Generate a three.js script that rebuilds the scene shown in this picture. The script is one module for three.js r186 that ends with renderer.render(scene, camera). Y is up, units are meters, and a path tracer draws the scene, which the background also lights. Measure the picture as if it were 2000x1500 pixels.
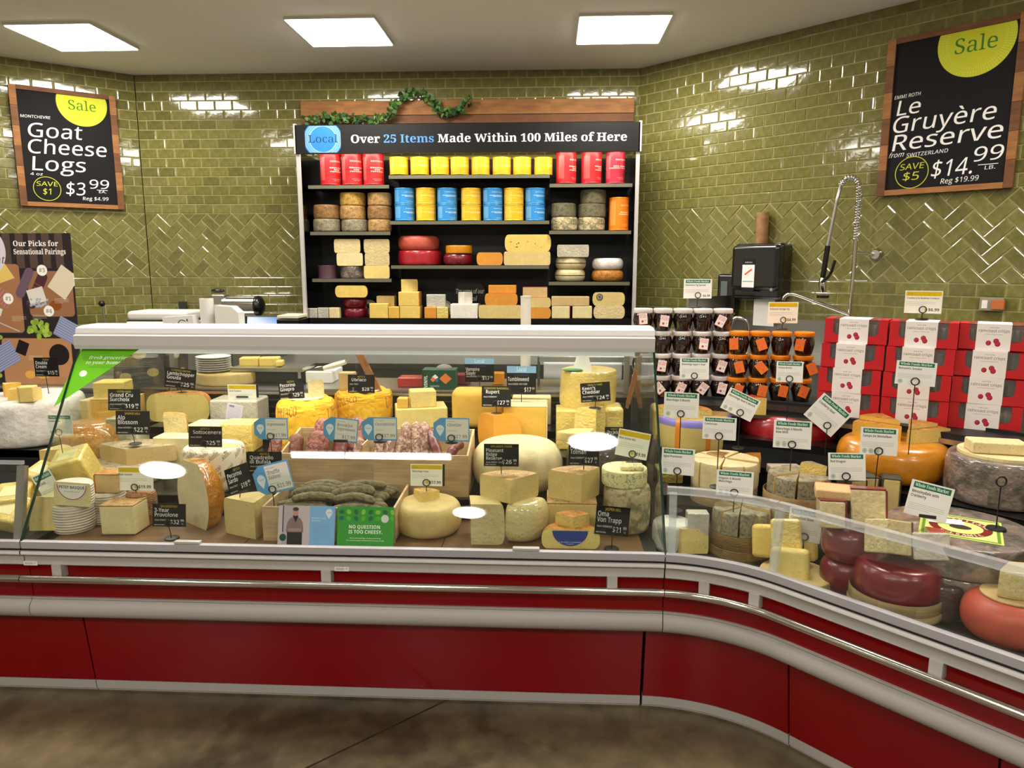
import * as THREE from 'three';
import { RoundedBoxGeometry } from 'three/addons/geometries/RoundedBoxGeometry.js';
import { mergeGeometries, mergeVertices } from 'three/addons/utils/BufferGeometryUtils.js';
import { RectAreaLightUniformsLib } from 'three/addons/lights/RectAreaLightUniformsLib.js';

// ---------------------------------------------------------------- camera, light, exposure
const scene = new THREE.Scene();
scene.background = new THREE.Color(0x000000);
const camera = new THREE.PerspectiveCamera(2 * Math.atan(750 / 1420) * 180 / Math.PI, 4 / 3, 0.05, 60);
camera.position.set(0, 1.6, 0);
camera.rotation.set(-9.42 * Math.PI / 180, 2.87 * Math.PI / 180, 0, 'YXZ');
scene.add(camera);
const renderer = new THREE.WebGLRenderer({ antialias: true });
renderer.toneMapping = THREE.LinearToneMapping;
renderer.toneMappingExposure = 2.7;
renderer.shadowMap.enabled = true;
RectAreaLightUniformsLib.init();
const CEIL = 3.25;
const PANEL_LIGHT = 12, CASE_LIGHT = 10.5, COOLER_LIGHT = 11;
function areaLight(w, h, pos, target, intensity, color = 0xfff8ee) {
  const l = new THREE.RectAreaLight(color, intensity, w, h);
  l.position.set(...pos); l.lookAt(...target); l.name = 'lamp_light'; l.castShadow = true; scene.add(l); return l;
}

// ---------------------------------------------------------------- helpers
let seed = 7;
const rnd = () => { seed = (seed * 1664525 + 1013904223) >>> 0; return seed / 4294967296; };
const rr = (a, b) => a + (b - a) * rnd();
const PI = Math.PI, R2 = (d) => d * PI / 180;
const taken = new Map();
function numbered(n) { const k = taken.get(n) ?? 0; taken.set(n, k + 1); return k ? n + '_' + String(k).padStart(3, '0') : n; }
function thing(name, label, category, group) {
  const g = new THREE.Group(); g.name = numbered(name); g.userData = { label, category };
  if (group) g.userData.group = group;
  scene.add(g); return g;
}
function part(name, geo, m, parent, label) {
  const o = new THREE.Mesh(geo, m); o.name = name; o.castShadow = o.receiveShadow = true;
  if (label) o.userData.label = label;
  parent.add(o); return o;
}
function single(name, geo, m, label, category, group) {
  const o = new THREE.Mesh(geo, m); o.name = numbered(name); o.castShadow = o.receiveShadow = true;
  o.userData = { label, category }; if (group) o.userData.group = group;
  scene.add(o); return o;
}
function struct(name, geo, m) {
  const o = geo ? new THREE.Mesh(geo, m) : new THREE.Group(); o.name = name; o.castShadow = o.receiveShadow = true;
  o.userData = { kind: 'structure' }; scene.add(o); return o;
}
function copyOf(o, label) { const c = o.clone(); c.name = numbered(o.name.replace(/_\d{3}$/, '')); c.userData = { ...o.userData }; if (label) c.userData.label = label; scene.add(c); return c; }
// texture coordinates in metres, by the way each face points
function uvBox(g, s = 1) {
  if (g.index) g = g.toNonIndexed();
  const p = g.attributes.position, uv = new Float32Array(p.count * 2), a = new THREE.Vector3(), b = new THREE.Vector3(), c = new THREE.Vector3(), n = new THREE.Vector3();
  for (let i = 0; i < p.count; i += 3) {
    a.fromBufferAttribute(p, i); b.fromBufferAttribute(p, i + 1); c.fromBufferAttribute(p, i + 2);
    n.copy(b).sub(a).cross(c.clone().sub(a)); const ax = Math.abs(n.x), ay = Math.abs(n.y), az = Math.abs(n.z);
    [a, b, c].forEach((v, k) => {
      const q = ay >= ax && ay >= az ? [v.x, v.z] : ax >= az ? [v.z, v.y] : [v.x, v.y];
      uv[(i + k) * 2] = q[0] * s; uv[(i + k) * 2 + 1] = q[1] * s;
    });
  }
  g.setAttribute('uv', new THREE.BufferAttribute(uv, 2)); return g;
}
function norm(g) { return g.index ? g.toNonIndexed() : g; }
function join(list) { return mergeGeometries(list.map((g) => { g = norm(g); for (const k of Object.keys(g.attributes)) if (!['position', 'normal', 'uv'].includes(k)) g.deleteAttribute(k); return g; })); }
function box(w, h, d, x = 0, y = 0, z = 0, r = 0) {   // centre bottom at x, y, z
  const g = r ? new RoundedBoxGeometry(w, h, d, 2, Math.min(r, w / 2.01, h / 2.01, d / 2.01)) : new THREE.BoxGeometry(w, h, d);
  g.translate(x, y + h / 2, z); return uvBox(g);
}
function cyl(r0, r1, h, seg = 20) { const g = new THREE.CylinderGeometry(r1, r0, h, seg); g.translate(0, h / 2, 0); return g; }
function tube(pts, rad, seg = 24, sides = 8, closed = false) {
  const c = new THREE.CatmullRomCurve3(pts.map((p) => new THREE.Vector3(...p)), closed, 'centripetal');
  const g = new THREE.TubeGeometry(c, seg, 1, sides, closed), p = g.attributes.position, q = new THREE.Vector3(), v = new THREE.Vector3();
  for (let i = 0; i <= seg; i++) {
    c.getPointAt(i / seg, q); const r = typeof rad === 'function' ? rad(i / seg) : rad;
    for (let j = 0; j <= sides; j++) { const k = i * (sides + 1) + j; v.fromBufferAttribute(p, k).sub(q).multiplyScalar(r).add(q); p.setXYZ(k, v.x, v.y, v.z); }
  }
  g.computeVertexNormals(); return g;
}
function lathe(pts, seg = 28, a0 = 0, al = PI * 2) { return new THREE.LatheGeometry(pts.map((p) => new THREE.Vector2(Math.max(p[0], 0.00001), p[1])), seg, a0, al); }
function extrude(pts, depth, bevel = 0) {
  const s = new THREE.Shape(pts.map((p) => new THREE.Vector2(...p)));
  return new THREE.ExtrudeGeometry(s, { depth, bevelEnabled: bevel > 0, bevelSize: bevel, bevelThickness: bevel, bevelSegments: 2, curveSegments: 16 });
}

// ---------------------------------------------------------------- textures (matter only: grain, speckle, print)
function hash(x, y, s) { let h = Math.imul(x, 374761393) ^ Math.imul(y, 668265263) ^ Math.imul(s, 2246822519); h = Math.imul(h ^ (h >>> 13), 1274126177); return ((h ^ (h >>> 16)) >>> 0) / 4294967296; }
function vnoise(x, y, per, s) {
  const xi = Math.floor(x), yi = Math.floor(y), fx = x - xi, fy = y - yi, w = (t) => t * t * (3 - 2 * t), m = (v) => ((v % per) + per) % per;
  const a = hash(m(xi), m(yi), s), b = hash(m(xi + 1), m(yi), s), c = hash(m(xi), m(yi + 1), s), d = hash(m(xi + 1), m(yi + 1), s), u = w(fx), v = w(fy);
  return (a * (1 - u) + b * u) * (1 - v) + (c * (1 - u) + d * u) * v;
}
function fbm(u, v, per, oct, s) { let t = 0, a = 0.5, n = 0; for (let i = 0; i < oct; i++) { t += a * vnoise(u * per, v * per, per, s + i); n += a; a *= 0.55; per *= 2; } return t / n; }
function dataTex(n, fn, srgb) {
  const d = new Uint8Array(n * n * 4);
  for (let y = 0; y < n; y++) for (let x = 0; x < n; x++) { const c = fn(x / n, y / n), k = (y * n + x) * 4; for (let i = 0; i < 3; i++) d[k + i] = Math.max(0, Math.min(255, 255 * (c.length ? c[i] : c))); d[k + 3] = 255; }
  const t = new THREE.DataTexture(d, n, n); t.wrapS = t.wrapT = THREE.RepeatWrapping; t.magFilter = THREE.LinearFilter; t.minFilter = THREE.LinearMipmapLinearFilter; t.generateMipmaps = true;
  if (srgb) t.colorSpace = THREE.SRGBColorSpace; t.needsUpdate = true; return t;
}
const TX = {
  mottle: dataTex(256, (u, v) => 0.8 + 0.2 * fbm(u, v, 6, 4, 3), true),
  rind: dataTex(256, (u, v) => { const a = fbm(u, v, 8, 4, 11), b = fbm(u, v, 32, 2, 15); return 0.62 + 0.3 * a + (b > 0.62 ? -0.12 : 0.06); }, true),
  paste: dataTex(256, (u, v) => { const a = fbm(u, v, 5, 4, 21), h = fbm(u, v, 40, 2, 25); return h > 0.78 ? [0.86, 0.82, 0.73] : 0.9 + 0.1 * a; }, true),
  blue: dataTex(256, (u, v) => { const a = fbm(u, v, 10, 3, 31), b = fbm(u, v, 22, 2, 35); return a > 0.56 && b > 0.5 ? [0.66, 0.71, 0.7] : [0.96, 0.95, 0.9]; }, true),
  mould: dataTex(256, (u, v) => { const a = fbm(u, v, 8, 4, 41); const k = Math.max(0, Math.min(1, (a - 0.42) / 0.22)), f = fbm(u, v, 40, 2, 45) * 0.14; return [0.95 - 0.3 * k - f, 0.91 - 0.25 * k - f, 0.83 - 0.24 * k - f]; }, true),
  salami: dataTex(256, (u, v) => { const a = fbm(u, v, 22, 3, 51), b = fbm(u, v, 6, 3, 54); return a > 0.54 ? [1, 0.96, 0.92] : [0.55 + 0.3 * b, 0.46 + 0.3 * b, 0.42 + 0.3 * b]; }, true),
  fine: dataTex(256, (u, v) => fbm(u, v, 24, 3, 61)),
  lump: dataTex(256, (u, v) => fbm(u, v, 5, 3, 71)),
  wrinkle: dataTex(256, (u, v) => { const a = Math.abs(fbm(u, v, 5, 4, 81) - 0.5) * 2, b = Math.abs(fbm(u, v, 11, 3, 85) - 0.5) * 2; return Math.min(1, 0.6 * a + 0.5 * b); }),
  wood: dataTex(512, (u, v) => { const g = fbm(u * 0.25 + 0.02 * Math.sin(v * 12.566), v, 24, 4, 91), l = fbm(u, v, 3, 3, 95), f = vnoise(u * 4, v * 128, 128, 97); const t = 0.5 * g + 0.3 * l + 0.2 * f; return [0.55 + 0.45 * t, 0.48 + 0.48 * t, 0.4 + 0.5 * t]; }, true),
  concrete: dataTex(1024, (u, v) => { const a = fbm(u, v, 4, 6, 101), b = fbm(u, v, 48, 3, 105), s = fbm(u, v, 9, 4, 107); const t = 0.55 + 0.55 * (a - 0.5) + 0.18 * (b - 0.5) - (s > 0.6 ? 0.16 * (s - 0.6) / 0.4 + 0.04 : 0); return [t * 1.0, t * 0.96, t * 0.86]; }, true),
  plaster: dataTex(256, (u, v) => fbm(u, v, 40, 3, 111)),
  glaze: dataTex(256, (u, v) => { const a = fbm(u, v, 5, 4, 121); return [0.78 + 0.26 * a, 0.8 + 0.24 * a, 0.7 + 0.34 * a]; }, true),
  ridges: dataTex(256, (u, v) => 0.5 + 0.5 * Math.sin(v * PI * 32) * (0.7 + 0.3 * fbm(u, v, 8, 2, 131))),
};
const tcache = new Map();
function tex(key, scale) {   // scale: metres covered by one repeat
  const k = key + scale; if (tcache.has(k)) return tcache.get(k);
  const t = TX[key].clone(); t.repeat.set(1 / scale, 1 / scale); t.needsUpdate = true; tcache.set(k, t); return t;
}
const mcache = new Map();
function mat(color, o = {}) {
  const k = JSON.stringify([color, o]); if (mcache.has(k)) return mcache.get(k);
  const q = { color, roughness: o.r ?? 0.6, metalness: o.m ?? 0 };
  if (o.map) q.map = tex(o.map, o.ms ?? 0.25);
  if (o.bump) { q.bumpMap = tex(o.bump, o.us ?? 0.12); q.bumpScale = o.bs ?? 0.0015; }
  if (o.cc) { q.clearcoat = o.cc; q.clearcoatRoughness = o.cr ?? 0.1; }
  if (o.tr) { q.transmission = o.tr; q.thickness = 0; q.ior = 1.5; }
  if (o.an) q.anisotropy = o.an;
  const m = o.cc || o.tr || o.an ? new THREE.MeshPhysicalMaterial(q) : new THREE.MeshStandardMaterial(q);
  mcache.set(k, m); return m;
}
function canvasTex(w, h, draw) {
  const c = document.createElement('canvas'); c.width = w; c.height = h; const x = c.getContext('2d'); draw(x, w, h);
  const t = new THREE.CanvasTexture(c); t.colorSpace = THREE.SRGBColorSpace; t.anisotropy = 8; return t;
}
const printMat = (t, r = 0.55) => new THREE.MeshPhysicalMaterial({ map: t, roughness: r, specularIntensity: 0.4 });
// flat printed piece: outline extruded by depth, its face showing the rectangle [u0,v0,u1,v1] of a print
function printed(pts, depth, cell = [0, 0, 1, 1], bounds) {
  const g = norm(extrude(pts, depth)), p = g.attributes.position, uv = g.attributes.uv, b = bounds ?? [Math.min(...pts.map((q) => q[0])), Math.min(...pts.map((q) => q[1])), Math.max(...pts.map((q) => q[0])), Math.max(...pts.map((q) => q[1]))];
  for (let i = 0; i < p.count; i++) uv.setXY(i, cell[0] + (cell[2] - cell[0]) * (p.getX(i) - b[0]) / (b[2] - b[0]), cell[1] + (cell[3] - cell[1]) * (p.getY(i) - b[1]) / (b[3] - b[1]));
  return g;
}
const rect = (w, h) => [[-w / 2, 0], [w / 2, 0], [w / 2, h], [-w / 2, h]];
// puts a thing so that its bounding box has this centre x, this bottom and this front
function seat(o, [x, y, z]) {
  o.updateMatrixWorld(true); const b = new THREE.Box3().setFromObject(o, true);
  o.position.x += x - (b.min.x + b.max.x) / 2; o.position.y += y - b.min.y; o.position.z += z - b.max.z; o.updateMatrixWorld(true); return o;
}
// a round cheese or a sector of one: rind by lathe, paste on the cut faces
function roundProfile(r, h, bulge, rd) {   // the side is half a superellipse: nearly square for a hard wheel, round for a waxed one
  const b = Math.abs(bulge), k = Math.max(b, rd), e = Math.max(b, rd) > 0.22 * h ? 2 / 2.3 : 2 / 4, pts = [[0, 0]], n = 14, dish = bulge < 0 ? -bulge : 0;
  for (let i = 0; i <= n; i++) { const a = -PI / 2 + PI * i / n, c = Math.cos(a), s = Math.sin(a); pts.push([r - k + k * Math.pow(Math.max(c, 0), e) - dish * Math.max(c, 0), h / 2 + h / 2 * Math.sign(s) * Math.pow(Math.abs(s), e)]); }
  pts.push([0, h]); return pts;
}
function wheelGeo(r, h, bulge = 0.06, rd = 0.12, seg = 36) { return uvBox(lathe(roundProfile(r, h, bulge * h, rd * h), seg)); }
function sectorGeos(r, h, a, bulge = 0.06, rd = 0.12) {
  const pts = roundProfile(r, h, bulge * h, rd * h), rind = uvBox(lathe(pts, Math.max(6, Math.round(28 * a / (2 * PI)) + 4), -a / 2, a));
  const caps = [-a / 2, a / 2].map((phi) => { const g = new THREE.ShapeGeometry(new THREE.Shape(pts.map((p) => new THREE.Vector2(p[0], p[1])))); g.rotateY(phi - PI / 2); return g; });
  return [rind, uvBox(join(caps))];
}

// ---------------------------------------------------------------- room
const mCeil = mat('#efece4', { r: 0.95, bump: 'plaster', us: 0.2, bs: 0.0015 });
const mGrout = mat('#aca67a', { r: 0.9, bump: 'fine', us: 0.1, bs: 0.0008 });
const mPaint = mat('#e9e2d4', { r: 0.9 });
const TILES = ['#7e7845', '#777140', '#837d4a', '#716b3d', '#807a47'].map((c) => new THREE.MeshPhysicalMaterial({ color: c, vertexColors: true, roughness: 0.1, map: tex('glaze', 0.11), bumpMap: tex('lump', 0.16), bumpScale: 0.0006, clearcoat: 0.6, clearcoatRoughness: 0.04 }));
{ // the floor: two poured slabs with a saw-cut joint between them
  const fm = new THREE.MeshStandardMaterial({ color: '#aa9f86', roughness: 0.28, map: tex('concrete', 2.2), bumpMap: tex('lump', 1.1), bumpScale: 0.002 });
  const a = [-0.346,0,-2.475], b = [-0.766,0,-2.067], dx = (b[0] - a[0]) / (b[2] - a[2]);
  const at = (z) => a[0] + dx * (z - a[2]), g = 0.006;
  const slab = (pts) => { const q = extrude(pts.map(([x, z]) => [x, -z]), 0.1); q.rotateX(-PI / 2); q.translate(0, -0.1, 0); return uvBox(q); };
  const fl = struct('floor', box(26, 0.1, 14, 0, -0.21, -1.5), mat('#2a2620', { r: 0.9 }));
  part('concrete_slab', slab([[-13, 5], [at(5) - g, 5], [at(-8) - g, -8], [-13, -8]]), fm, fl);
  part('concrete_slab', slab([[at(5) + g, 5], [13, 5], [13, -8], [at(-8) + g, -8]]), fm, fl);
}
struct('ceiling', box(14, 0.12, 14, 0, CEIL, -1.5), mCeil);
// herringbone and running-bond tiles on a wall that runs from p0 along u; each tile is a mesh, past 300 they are joined
function tiledWall(name, p0, ang, len, rows, skip, near) {
  const w = struct(name, box(len, CEIL, 0.1, len / 2, 0, -0.06), mGrout);
  w.position.set(p0[0], 0, p0[1]); w.rotation.y = ang;
  const G = 0.0034, TW = 0.1585, TH = 0.0812, T = 0.005, list = [];
  const tilePoly = (pts) => {   // pillowed tile from a convex outline about its own middle
    const bev = 0.0055, c = [pts.reduce((s, p) => s + p[0], 0) / pts.length, pts.reduce((s, p) => s + p[1], 0) / pts.length];
    const q = pts.map((p) => { const d = Math.hypot(p[0] - c[0], p[1] - c[1]) || 1; return [p[0] - (p[0] - c[0]) / d * bev * 1.5, p[1] - (p[1] - c[1]) / d * bev * 1.5]; }), v = [], n = pts.length;
    for (let i = 0; i < n; i++) {
      const j = (i + 1) % n, A0 = [...pts[i], 0], B0 = [...pts[j], 0], A1 = [...pts[i], T * 0.6], B1 = [...pts[j], T * 0.6], A2 = [...q[i], T], B2 = [...q[j], T];
      v.push(A0, B0, B1, A0, B1, A1, A1, B1, B2, A1, B2, A2); if (i > 0 && i < n - 1) v.push([...q[0], T], A2, B2);
    }
    const g = new THREE.BufferGeometry(); g.setAttribute('position', new THREE.Float32BufferAttribute(v.flat(), 3)); g.computeVertexNormals();
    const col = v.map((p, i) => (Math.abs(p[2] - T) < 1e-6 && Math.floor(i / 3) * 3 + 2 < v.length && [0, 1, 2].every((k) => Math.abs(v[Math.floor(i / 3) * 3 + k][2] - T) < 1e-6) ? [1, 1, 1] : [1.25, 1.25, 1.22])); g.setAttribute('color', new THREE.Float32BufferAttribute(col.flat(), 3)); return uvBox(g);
  };
  const clip = (pts, f) => { const o = []; for (let i = 0; i < pts.length; i++) { const a = pts[i], b = pts[(i + 1) % pts.length], fa = f(a), fb = f(b); if (fa >= 0) o.push(a); if (fa * fb < 0) { const t = fa / (fa - fb); o.push([a[0] + (b[0] - a[0]) * t, a[1] + (b[1] - a[1]) * t]); } } return o; };
  const area = (p) => Math.abs(p.reduce((s, a, i) => { const b = p[(i + 1) % p.length]; return s + a[0] * b[1] - a[1] * b[0]; }, 0)) / 2;
  const put = (pts, y0, y1) => {
    let p = clip(clip(clip(clip(pts, (q) => q[0] - 0.002), (q) => len - 0.002 - q[0]), (q) => q[1] - y0 - G), (q) => y1 - G - q[1]);
    if (p.length < 3 || area(p) < 0.0008) return;
    const c = [p.reduce((s, q) => s + q[0], 0) / p.length, p.reduce((s, q) => s + q[1], 0) / p.length];
    if (skip && skip(c[0], c[1])) return;
    list.push({ c, full: p.length === 4 && area(p) > area(pts) * 0.999, p: p.map((q) => [q[0] - c[0], q[1] - c[1]]) });
  };
  const HB = [1.475, 2.05];
  const course = (y, k, y0, y1) => { for (let x = (k % 2 ? -TW / 2 : 0); x < len; x += TW) put([[x + G, y + G], [x + TW - G, y + G], [x + TW - G, y + TH - G], [x + G, y + TH - G]], y0, y1); };
  for (let k = 0, y = HB[1]; y < CEIL; y += TH, k++) course(y, k, HB[1], CEIL);
  for (let k = 0, y = HB[0] - TH; y > rows - TH; y -= TH, k++) course(y, k, rows, HB[0]);
  const U = TH, s2 = Math.SQRT1_2, rot = (x, y) => [(x - y) * s2 * U, HB[0] + (x + y) * s2 * U];
  for (let i = -60; i < 60; i++) for (let j = -20; j < 20; j++) for (const v of [0, 1]) {
    const x = v ? 2 + i + 4 * j : i + 4 * j, y = v ? i - 1 : i, a = v ? 1 : 2, b = v ? 2 : 1, e = G / U, m = rot(x + 1, y + 1);
    if (m[0] < -0.3 || m[0] > len + 0.3 || m[1] < HB[0] - 0.3 || m[1] > HB[1] + 0.3) continue;
    put([rot(x + e, y + e), rot(x + a - e, y + e), rot(x + a - e, y + b - e), rot(x + e, y + b - e)], HB[0], HB[1]);
  }
  list.sort((a, b) => near(b.c) - near(a.c));
  const shared = new Map(), rest = [];
  list.forEach((t, i) => {
    const key = t.p.map((q) => q.map((v) => v.toFixed(4))).join(), hx = rr(-1, 1) * 0.007, hy = rr(-1, 1) * 0.009, dz = rr(0, 0.0008);
    if (!shared.has(key)) shared.set(key, tilePoly(t.p));
    const g = shared.get(key), m = TILES[Math.floor(rnd() * TILES.length)];
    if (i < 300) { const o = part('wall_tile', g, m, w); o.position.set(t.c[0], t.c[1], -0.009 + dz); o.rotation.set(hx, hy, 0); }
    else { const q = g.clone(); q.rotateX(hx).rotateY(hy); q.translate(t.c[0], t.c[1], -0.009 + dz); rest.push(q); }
  });
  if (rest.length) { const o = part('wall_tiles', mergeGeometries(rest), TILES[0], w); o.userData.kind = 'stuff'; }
  return w;
}
tiledWall('wall_back', [-3.69, -6.63], 0, 4.46, 1.05, (x, y) => x > 1.75 && x < 4.3 && y < 2.55, (c) => (c[0] < 1.7 ? 1 : 0) + (c[1] > 2.6 ? 1 : 0) - 0.01 * c[1]);
tiledWall('wall_right', [0.765, -6.63], -PI / 4, 6.3, 1.05, (x, y) => x > 3.7, (c) => c[0]);
tiledWall('wall_left', [-3.69 - 3.0 * Math.cos(R2(40)), -6.63 + 3.0 * Math.sin(R2(40))], R2(40), 3.0, 1.05, (x, y) => x < 0.2, (c) => c[0]);
struct('wall_side_left', box(0.1, CEIL, 9.6, -6.04, 0, 0.1), mPaint);
struct('wall_side_right', box(0.1, CEIL, 7.2, 5.27, 0, 1.35), mPaint);
struct('wall_front', box(11.4, CEIL, 0.1, -0.39, 0, 4.95), mPaint);

// ---------------------------------------------------------------- ceiling lights: three panels in view, and the fittings over the aisle behind the camera that the glass mirrors
const mGlow = new THREE.MeshStandardMaterial({ color: '#ffffff', emissive: '#fffaf0', emissiveIntensity: 4, roughness: 0.5 });
const mGlow2 = new THREE.MeshStandardMaterial({ color: '#ffffff', emissive: '#fffaf0', emissiveIntensity: 9, roughness: 0.5 });
const mWhite = mat('#e8e6e2', { r: 0.5 }), mFrame = mat('#cfcbc2', { r: 0.5 });
for (const [x, z, lab] of [[-3.49, -5.51, 'square white light panel above the goat cheese board'], [-1.5, -5.49, 'square white light panel in ceiling before the wall cooler, next to the goat cheese side'], [0.5, -5.53, 'square white light panel in ceiling next to the angled tile wall']]) {
  const t = thing('ceiling_light', lab, 'light');
  part('frame', box(0.625, 0.02, 0.625, 0, 0, 0), mFrame, t); part('diffuser', box(0.605, 0.006, 0.605, 0, -0.006, 0), mGlow, t);
  t.position.set(x, CEIL - 0.02, z);
  areaLight(0.6, 0.6, [x, CEIL - 0.032, z], [x + 0.0001, 0, z], PANEL_LIGHT);
}
for (const [x, z] of [[-3.5, -3.0], [-1.5, -3.0], [0.5, -3.0], [2.5, -3.0], [-3.2, 1.1], [-1.2, 1.1], [0.8, 1.1], [2.8, 1.1]]) {
  const t = thing('ceiling_light', 'square white light panel over the shop floor', 'light', 'ceiling panels over the shop floor');
  part('frame', box(0.625, 0.02, 0.625, 0, 0, 0), mFrame, t); part('diffuser', box(0.605, 0.006, 0.605, 0, -0.006, 0), mGlow, t);
  t.position.set(x, CEIL - 0.02, z);
  areaLight(0.6, 0.6, [x, CEIL - 0.032, z], [x + 0.0001, 0, z], PANEL_LIGHT * (z > 0 ? 0.85 : 0.8));
}
for (const [x, z, r] of [[-3.06, -0.5, 0.185], [0.34, -0.84, 0.185], [-0.63, -0.1, 0.13], [2.4, -0.6, 0.185]]) {
  const t = thing('oval_ceiling_light', 'oval white ceiling lamp over the shop aisle', 'light', 'oval lamps over the aisle');
  part('rim', cyl(r + 0.03, r + 0.03, 0.05, 32), mFrame, t); const d = part('diffuser', cyl(r, r, 0.01, 32), mGlow2, t); d.position.y = -0.01;
  t.position.set(x, CEIL - 0.05, z); t.scale.z = 0.45;
  areaLight(r * 1.3, r * 0.5, [x, CEIL - 0.07, z], [x, 0, z + 0.0001], PANEL_LIGHT);
}
{
  const t = thing('strip_light', 'long slim white strip lamp over the shop aisle', 'light');
  part('housing', box(1.36, 0.05, 0.09), mFrame, t); part('diffuser', box(1.24, 0.008, 0.05, 0, -0.008, 0), mGlow2, t);
  t.position.set(-1.36, CEIL - 0.05, -0.68);
  areaLight(1.24, 0.05, [-1.36, CEIL - 0.066, -0.68], [-1.36, 0, -0.6799], PANEL_LIGHT);
}

// ---------------------------------------------------------------- display cases: one plan line (straight, bend, straight) that every profile is swept along
const BX = 0.346, BZ = -1.804, TH0 = R2(46.5), RB = 0.56, ARC = RB * TH0;
const M_RED = new THREE.MeshPhysicalMaterial({ color: '#820108', roughness: 0.24, specularIntensity: 0.7, clearcoat: 0.2, clearcoatRoughness: 0.06, bumpMap: tex('lump', 0.6), bumpScale: 0.0004 });
const M_ALU = mat('#b9b6b2', { r: 0.4, m: 0.15 }), M_BUMPER = mat('#aaa59f', { r: 0.5 }), M_STEEL = mat('#b4b4b0', { r: 0.3, m: 1, an: 0.4 }), M_CHROME = mat('#d8d6d0', { r: 0.12, m: 1 });
const M_BLACK = mat('#0c0c0c', { r: 0.5 }), M_BLACKG = mat('#101010', { r: 0.25 }), M_DARKGREY = mat('#2a2a29', { r: 0.55 });
const M_GLASS = new THREE.MeshPhysicalMaterial({ color: '#fafdfb', roughness: 0.0, transmission: 1, thickness: 0, ior: 1.5 });
const M_GEDGE = mat('#173026', { r: 0.15 }), M_ACRYL = new THREE.MeshPhysicalMaterial({ color: '#f2f4f6', roughness: 0.08, transmission: 0.75, thickness: 0, ior: 1.49 });
const M_BOARD = mat('#8a6a44', { r: 0.6, map: 'wood', ms: 0.5 }), M_TUBE = new THREE.MeshStandardMaterial({ color: '#dfe2e4', emissive: '#f4f6f8', emissiveIntensity: 0.12, roughness: 0.4 });
function planPoint(s, R, y) {   // s: metres along the plan line from the start of the bend
  if (s <= 0) return [BX + s, y, BZ - R];
  const a = Math.min(s / RB, TH0), e = Math.max(0, s - ARC), sn = Math.sin(a), cs = Math.cos(a);
  return [BX + R * sn + e * cs, y, BZ - R * cs + e * sn];
}
const planTurn = (s) => -(s <= 0 ? 0 : Math.min(s / RB, TH0));
// closed outline [[R, y], ...] swept from s0 to s1, ends closed
function sweep(prof, s0, s1, closed = true) {
  const st = [s0]; for (let i = 1; i < 14; i++) { const s = ARC * i / 14; if (s > s0 && s < s1) st.push(s); } for (const s of [0, ARC]) if (s > s0 && s < s1) st.push(s); st.push(s1); st.sort((a, b) => a - b);
  const v = [], n = prof.length, P = (s, k) => planPoint(s, prof[k][0], prof[k][1]);
  for (let i = 0; i < st.length - 1; i++) for (let k = 0; k < (closed ? n : n - 1); k++) { const j = (k + 1) % n, a = P(st[i], k), b = P(st[i + 1], k), c = P(st[i + 1], j), d = P(st[i], j); v.push(a, b, c, a, c, d); }
  if (closed) { const tri = THREE.ShapeUtils.triangulateShape(prof.map((p) => new THREE.Vector2(...p)), []); for (const s of [s0, s1]) for (const t of tri) v.push(P(s, t[0]), P(s, t[1]), P(s, t[2])); }
  let g = new THREE.BufferGeometry(); g.setAttribute('position', new THREE.Float32BufferAttribute(v.flat(), 3));
  return g;
}
function crease(g, deg = 35) {   // smooth where neighbours turn less than deg
  const p = g.attributes.position, fn = [], mapv = new Map(), key = (i) => [p.getX(i), p.getY(i), p.getZ(i)].map((q) => Math.round(q * 2e4)).join(), a = new THREE.Vector3(), b = new THREE.Vector3(), c = new THREE.Vector3();
  for (let i = 0; i < p.count; i += 3) { a.fromBufferAttribute(p, i); b.fromBufferAttribute(p, i + 1).sub(a); c.fromBufferAttribute(p, i + 2).sub(a); const n = b.cross(c).clone(); fn.push(n); for (let k = 0; k < 3; k++) { const q = key(i + k); if (!mapv.has(q)) mapv.set(q, []); mapv.get(q).push(i / 3); } }
  const un = fn.map((n) => n.clone().normalize()), lim = Math.cos(R2(deg)), out = new Float32Array(p.count * 3), s = new THREE.Vector3();
  for (let i = 0; i < p.count; i++) { const f = Math.floor(i / 3); s.set(0, 0, 0); for (const o of mapv.get(key(i))) { const d = un[o].dot(un[f]); if (d > lim) s.add(fn[o]); else if (-d > lim) s.sub(fn[o]); } s.normalize(); out.set([s.x, s.y, s.z], i * 3); }
  g.setAttribute('normal', new THREE.BufferAttribute(out, 3)); return g;
}
const sw = (prof, s0, s1) => uvBox(crease(sweep(prof, s0, s1)));
function arcPts(cR, cy, r, a0, a1, n) { const o = []; for (let i = 0; i <= n; i++) { const a = R2(a0 + (a1 - a0) * i / n); o.push([cR - r * Math.cos(a), cy + r * Math.sin(a)]); } return o; }   // angle 0 points to the shopper
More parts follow.
